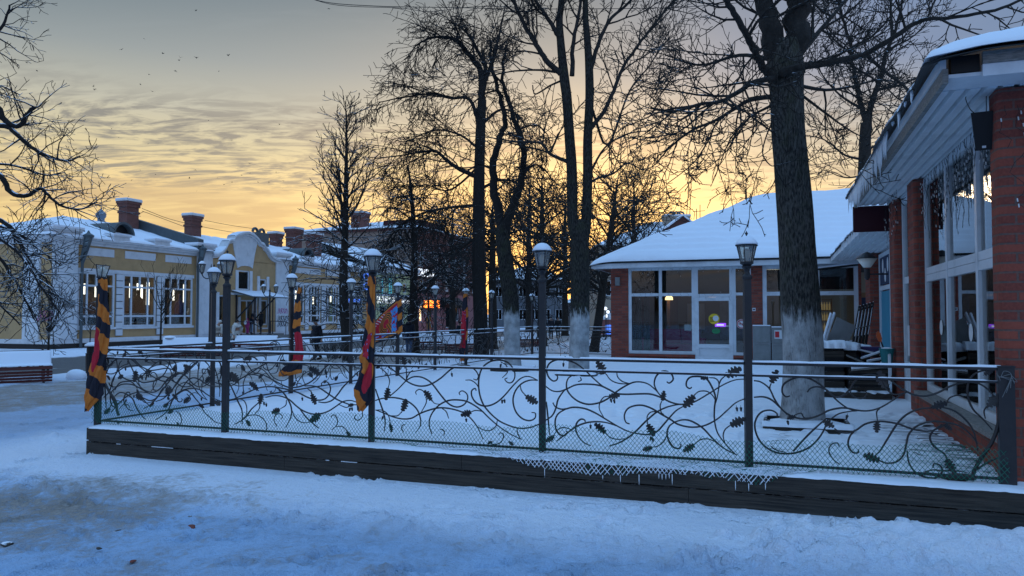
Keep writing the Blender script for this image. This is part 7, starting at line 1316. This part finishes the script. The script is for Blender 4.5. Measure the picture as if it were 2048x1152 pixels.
def person(label, loc, yaw, H, coat='coat_dark', legs='trousers', hat=None, hair='hair', lean=0., stride=.0, armL=(0, .03), armR=(0, .03), long_coat=.80, hood=False, bulk=1., group=None, lookdown=0.):
    """faces -Y before yaw; armL/armR = (forward swing, outward) in metres at the hand"""
    r = thing('person', label, 'person', loc, yaw, group); s = H/1.75; J = {}
    def j(n, x, y, z, rad): J[n] = (x*s, (y-lean*max(0, z-.9))*s, z*s, (rad[0]*s, rad[1]*s) if isinstance(rad, tuple) else rad*s)
    j('pelvis', 0, 0, .95, (.14, .10)); j('waist', 0, 0, 1.12, (.135, .10)); j('chest', 0, .0, 1.32, (.155, .11)); j('collar', 0, .01, 1.44, (.10, .08)); j('neck', 0, 0, 1.50, .052); j('head', 0, -.015-lookdown, 1.58, (.068, .08)); j('crown', 0, -.005-lookdown*1.3, 1.69, (.062, .075)); j('nose', 0, -.105-lookdown*1.4, 1.60, .014)
    E = [('pelvis', 'waist'), ('waist', 'chest'), ('chest', 'collar'), ('collar', 'neck'), ('neck', 'head'), ('head', 'crown'), ('head', 'nose')]
    for sg, nm, (fw, ou) in ((1, 'L', armL), (-1, 'R', armR)):
        j('sh'+nm, sg*.19, .0, 1.41, .06); j('el'+nm, sg*(.235+ou*.5), -fw*.35+.03, 1.14, .045); j('wr'+nm, sg*(.25+ou), -fw, .90+abs(fw)*.35, .030); j('pa'+nm, sg*(.25+ou), -fw-.02, .82+abs(fw)*.4, .030)
        E += [('collar', 'sh'+nm), ('sh'+nm, 'el'+nm), ('el'+nm, 'wr'+nm), ('wr'+nm, 'pa'+nm)]
        px_, py_, pz_ = sg*(.25+ou), -fw-.02, .82+abs(fw)*.4
        for k in range(4): j('f%d%s' % (k, nm), px_+sg*.004, py_-.03+.02*k, pz_-.075-(.012 if k in (1, 2) else 0), .0085); E.append(('pa'+nm, 'f%d%s' % (k, nm)))
        j('th'+nm, px_-sg*.02, py_-.045, pz_-.03, .010); E.append(('pa'+nm, 'th'+nm))
        st = stride*sg; j('hip'+nm, sg*.09, 0, .90, .085); j('kn'+nm, sg*.10, -st*.55-.02, .50, .058); j('an'+nm, sg*.105, -st+(.06 if st < 0 else 0), .09, .040); j('toe'+nm, sg*.115, -st-.14, .045, .036); E += [('pelvis', 'hip'+nm), ('hip'+nm, 'kn'+nm), ('kn'+nm, 'an'+nm), ('an'+nm, 'toe'+nm)]
    skin_mesh('body', J, E, 'skin', r)
    def sub(ns, es, f, add=0.): return {n: (*J[n][:3], tuple(q*f+add for q in (J[n][3] if isinstance(J[n][3], tuple) else (J[n][3],)*2))) for n in ns}, es
    g, e = sub(['pelvis', 'hipL', 'knL', 'anL', 'hipR', 'knR', 'anR'], [('pelvis', 'hipL'), ('hipL', 'knL'), ('knL', 'anL'), ('pelvis', 'hipR'), ('hipR', 'knR'), ('knR', 'anR')], 1.12, .016*s); skin_mesh('trousers', g, e, legs, r)
    g, e = sub(['pelvis', 'waist', 'chest', 'collar', 'shL', 'elL', 'wrL', 'shR', 'elR', 'wrR'], [('pelvis', 'waist'), ('waist', 'chest'), ('chest', 'collar'), ('collar', 'shL'), ('shL', 'elL'), ('elL', 'wrL'), ('collar', 'shR'), ('shR', 'elR'), ('elR', 'wrR')], 1.15*bulk, .022*s)
    hx, hy, hz_, hr = g['pelvis']; g['hem'] = (hx, hy, long_coat*s, (hr[0]*1.06, hr[1]*1.06)); e.append(('pelvis', 'hem')); skin_mesh('coat', g, e, coat, r)
    for nm in 'LR':
        a, b_ = J['an'+nm], J['toe'+nm]; skin_mesh('boot', {'a': (a[0], a[1], a[2]+.10*s, .06*s), 'b': (a[0], a[1]+.01, .055*s, .056*s), 'c': (b_[0], b_[1], .042*s, .044*s)}, [('a', 'b'), ('b', 'c')], 'rubber', r)
    c = J['crown']; hd = J['head']; mb = MB(); mb.ball((c[0], c[1]+.012*s, c[2]-.012*s), .098*s, 14, 8, (.92, 1.06, .86)); 
    if hat: mb.build('hat', hat, r, smooth=True)
    else:
        mb.ball((hd[0], hd[1]+.055*s, hd[2]+.01*s), .085*s, 12, 8, (.95, .7, 1.35)); mb.build('hair', hair, r, smooth=True)
    if hood: MB().lathe([(.12*s, 0), (.15*s, .04*s), (.13*s, .10*s), (.09*s, .13*s)], 14, (J['neck'][0], J['neck'][1]+.05*s, J['neck'][2]-.05*s)).build('hood', coat, r, smooth=True)
    mb = MB(); [mb.ball((sg*.03*s, hd[1]-.077*s, hd[2]+.035*s), .009*s, 6, 4) for sg in (1, -1)]; mb.build('eye', 'black', r); mb = MB(); mb.box(-.022*s, .022*s, hd[1]-.082*s, hd[1]-.06*s, hd[2]-.04*s, hd[2]-.032*s); mb.build('mouth', 'chimney_brick', r)
    return r
def ploc(px, Y, g=-.15): p = at(px, 640, Y); return (p[0], Y, g)
man = person('walking man in a navy padded jacket and dark knitted cap looking down', ploc(634, 31.5), -.75, 1.74, 'coat_dark', 'trousers', 'trousers', lean=.05, stride=.20, armL=(-.05, .06), armR=(.12, .05), bulk=1.22, lookdown=.03); MB().box(-.12, -.04, -.205, -.195, 1.27, 1.30).build('badge', 'orange_cloth', man)
t = thing('carrier_bag', 'crumpled pale carrier bag hanging from the hand of the walking man', 'bag', ploc(621, 31.2, .20)); mb = MB(); mb.lathe([(.10, 0), (.17, .06), (.16, .25), (.06, .42), (.02, .5)], 12); mb.v = [(x*(1+.2*sin(9*z+4*x)), y*.6*(1+.2*sin(11*z)), z) for x, y, z in mb.v]; mb.build('bag', 'white_cloth', t)
person('person in a dark hooded jacket and blue jeans seen from behind by the spread flag', ploc(818, 34), 2.9, 1.76, 'coat_dark', 'jeans', 'coat_dark', stride=.08, bulk=1.25, hood=True)
person('woman in a cream hooded puffer jacket and dark trousers near the bench', ploc(474, 38), 1.2, 1.66, 'coat_white', 'trousers', None, 'hair', stride=.12, bulk=1.35, hood=True, armL=(.1, .04), armR=(.05, .04))
person('person in a cream jacket bending forward left of the twin lantern lamp', ploc(427, 39), 1.35, 1.62, 'coat_white', 'trousers', 'coat_white', lean=.55, bulk=1.3, armL=(.25, .02), armR=(.25, .02))
person('dark haired person in a pale jacket between the two lamp columns', ploc(442, 40), -.9, 1.66, 'coat_white', 'trousers', None, 'hair', bulk=1.25)
ent = lambda px, du: (lambda v: T(UF+du, v, .30))(ru(px, 640, UF+du)[0])
person('adult in a dark hooded jacket and light blue jeans leaning at the entrance door', ent(503, 1.3), 2.2, 1.72, 'coat_dark', 'jeans_light', 'coat_dark', lean=.30, bulk=1.25, armL=(.2, .05), armR=(.35, .05), hood=True)
person('person in a long black coat with a fur hood standing on the entrance steps', ent(522, 1.5), -1.3, 1.68, 'trousers', 'trousers', None, 'hair', bulk=1.2, long_coat=.60, hood=True, armL=(.30, .03), armR=(.12, .02))
ch = person('small child in a pink snowsuit with a pale backpack at the entrance door', ent(495, 1.2), 2.6, 1.18, 'coat_pink', 'coat_pink', 'coat_pink', bulk=1.25); MB().ball((0, .20, .86), .13, 10, 8, (1, .6, 1.2)).build('backpack', 'white_cloth', ch, smooth=True)
person('distant dark figure on the park path right of the slim trunk', ploc(1102, 58), .4, 1.75, 'coat_dark', 'trousers', 'trousers'); person('second distant dark figure beside the first on the park path', ploc(1116, 60), -.4, 1.7, 'trousers', 'trousers', None)
person('dark figure sitting forward on the far bench beside the thin red flag', ploc(914, 45), 1.4, 1.5, 'coat_dark', 'trousers', 'trousers', lean=.3, bulk=1.2)
# distant dark park fence and coloured stall right of the trunks
t = thing('park_fence', 'low dark board fence far in the park left of the pavilion corner', 'fence', at(1190, 652, 62)); mb = MB(); w_ = at(1222, 652, 62)[0]-at(1190, 652, 62)[0]; [mb.box(0, w_+1, 0, .05, z, z+.14) for z in (-1.5, -1.2, -.9, -.6)]; mb.build('board', 'black', t); [MB().box(x, x+.12, -.05, -.002, -1.9, -.4).build('post', 'black', t) for x in (0, w_*.5, w_)]
t = thing('kiosk', 'small red and blue kiosk far in the park beside the pavilion corner', 'kiosk', at(1219, 690, 70)); MB().box(-.7, .9, 0, 1.5, 0, 2.4).build('wall', 'pink_stucco', t); MB().prism([(-.9, 2.4), (1.1, 2.4), (.1, 3.0)], -.2, 1.7, 'v').build('roof', 'snow', t); MB().box(-.4, .5, -.03, -.002, 1.0, 1.9).build('window', 'led_blue', t)
for k, (px, py, Y) in enumerate(((1211, 617, 66), (1216, 624, 66), (1213, 632, 67))):
    t = thing('lamp_globe', 'small bright globe lamp shining between the far trees', 'lamp', at(px, py, Y), 0, 'globe lamps in the far park'); MB().ball((0, 0, 0), .16, 10, 6).build('globe', 'led_white', t); MB().tube([(0, 0, -.16), (0, 0, -2.6)], .03, 5).build('stem', 'metal', t)
# ================================================================ wires and birds
def wire(lab, pts, r):
    t = thing('cable', lab, 'cable', pts[0]); P = spline([tuple(q[i]-pts[0][i] for i in range(3)) for q in pts], 8); MB().tube(P, r, 4).build('wire', 'cable', t)
wire('pair of sagging overhead cables crossing the top of the picture, upper one', [at(560, -30, 24), at(640, 2, 24), at(750, 12, 24), at(900, 15, 24.5), at(1100, 18, 25), at(1400, 12, 26), at(1700, -20, 27)], .012)
wire('lower of the overhead cables at the top, hung in a loop', [at(560, -30, 24), at(660, 8, 24), at(800, 16, 24), at(860, 23, 24), at(960, 13, 24.5), at(1100, 16, 25)], .010)
wire('thin wire from the first ochre chimney to the gable vent', [at(284, 417, 52), at(350, 441, 55), at(450, 462, 60), at(520, 470, 64)], .02); wire('thin wire sagging between the two big ochre chimneys', [at(284, 422, 52), at(325, 437, 54), at(370, 454, 57)], .02); wire('thin wire running left from the first ochre chimney', [at(236, 412, 52), at(190, 408, 50), at(120, 405, 48), at(20, 400, 45)], .02); wire('thin wire from the second chimney to the far chimneys', [at(410, 441, 57), at(470, 452, 62), at(540, 461, 68), at(590, 464, 72)], .02)
def bird_mesh(flap):
    mb = MB(); mb.lathe([(.004, -.18), (.05, -.12), (.06, .02), (.045, .12), (.03, .17), (.008, .22)], 8); mb.v = [(x, z, y) for x, y, z in mb.v]
    for s in (1, -1): mb.add([(0, .10, .02), (s*.22, .12, flap*.20), (s*.46, -.02, flap*.32), (s*.20, -.06, flap*.16), (0, -.08, .02), (0, .10, .035), (s*.22, .12, flap*.20+.015), (s*.46, -.02, flap*.32+.006), (s*.20, -.06, flap*.16+.012), (0, -.08, .035)], [(0, 1, 2, 3, 4), (9, 8, 7, 6, 5), (0, 5, 6, 1), (1, 6, 7, 2), (2, 7, 8, 3), (3, 8, 9, 4)])
    mb.add([(-.04, -.15, 0), (.04, -.15, 0), (.075, -.32, 0), (-.075, -.32, 0), (-.04, -.15, .012), (.04, -.15, .012), (.075, -.32, .008), (-.075, -.32, .008)], [(0, 3, 2, 1), (4, 5, 6, 7), (0, 1, 5, 4), (1, 2, 6, 5), (2, 3, 7, 6), (3, 0, 4, 7)])
    o = mb.build('bird', 'feather', smooth=True); d = o.data; bpy.data.objects.remove(o); return d
BM = [bird_mesh(f) for f in (1.0, .3, -.5)]; rr = random.Random(77)
bp_ = [(392, 21), (288, 77), (243, 99), (326, 107), (360, 115), (358, 121), (393, 116), (456, 111), (352, 142), (438, 142), (297, 149), (281, 169), (305, 183), (105, 164), (53, 125), (74, 141), (187, 173), (188, 179), (658, 17), (122, 205), (223, 257), (417, 241), (515, 259), (559, 248), (237, 275), (192, 288), (296, 288), (247, 304), (464, 280), (156, 308), (166, 310), (642, 294), (281, 340), (311, 349), (379, 356), (435, 356), (448, 369), (464, 365), (483, 350), (499, 327), (263, 360), (227, 373), (238, 385), (257, 393), (392, 341), (500, 347), (552, 345), (566, 361), (538, 364), (516, 365), (390, 340), (1422, 250), (198, 366), (566, 377), (393, 382)]
for px, py in bp_:
    Y = rr.uniform(55, 75) if py < 200 else rr.uniform(85, 130); o = link('bird', BM[rr.randrange(3)]); o.location = at(px, py, Y); o.rotation_euler = (rr.uniform(-.4, .4), rr.uniform(-.6, .6), rr.uniform(0, 6.28)); k = rr.uniform(.32, .48); o.scale = (k, k, k); tag(o, 'dark bird flying over the street in a loose flock', 'bird', 'flock of birds over the street')
o = link('bird', BM[1]); o.location = at(924, 40, 33); o.scale = (.7,)*3; tag(o, 'lone dark bird perched high in the arching crown', 'bird')
# litter of leaves and clods on the trodden snow
for k, (px, py, s_) in enumerate(((14, 1088, .05), (235, 1062, .028), (384, 1053, .04), (61, 1146, .05), (380, 1032, .02), (265, 1122, .03), (197, 1096, .025), (1447, 1100, .03), (1452, 1107, .02))):
    p = gp(px, py, .015); t = thing('clod', 'small brown clod lying on the trodden snow', 'clod', (p[0], p[1], 0), rr.uniform(0, 6), 'brown clods on the trodden snow'); mb = MB(); mb.ball((0, 0, .012), s_, 9, 6, (1.3, .8, .35)); mb.v = [(x*(1+.35*sin(40*y+k)), y*(1+.3*sin(50*x+2*k)), z) for x, y, z in mb.v]; mb.build('clod', 'chimney_brick' if k in (2, 5) else 'dark_wood', t)
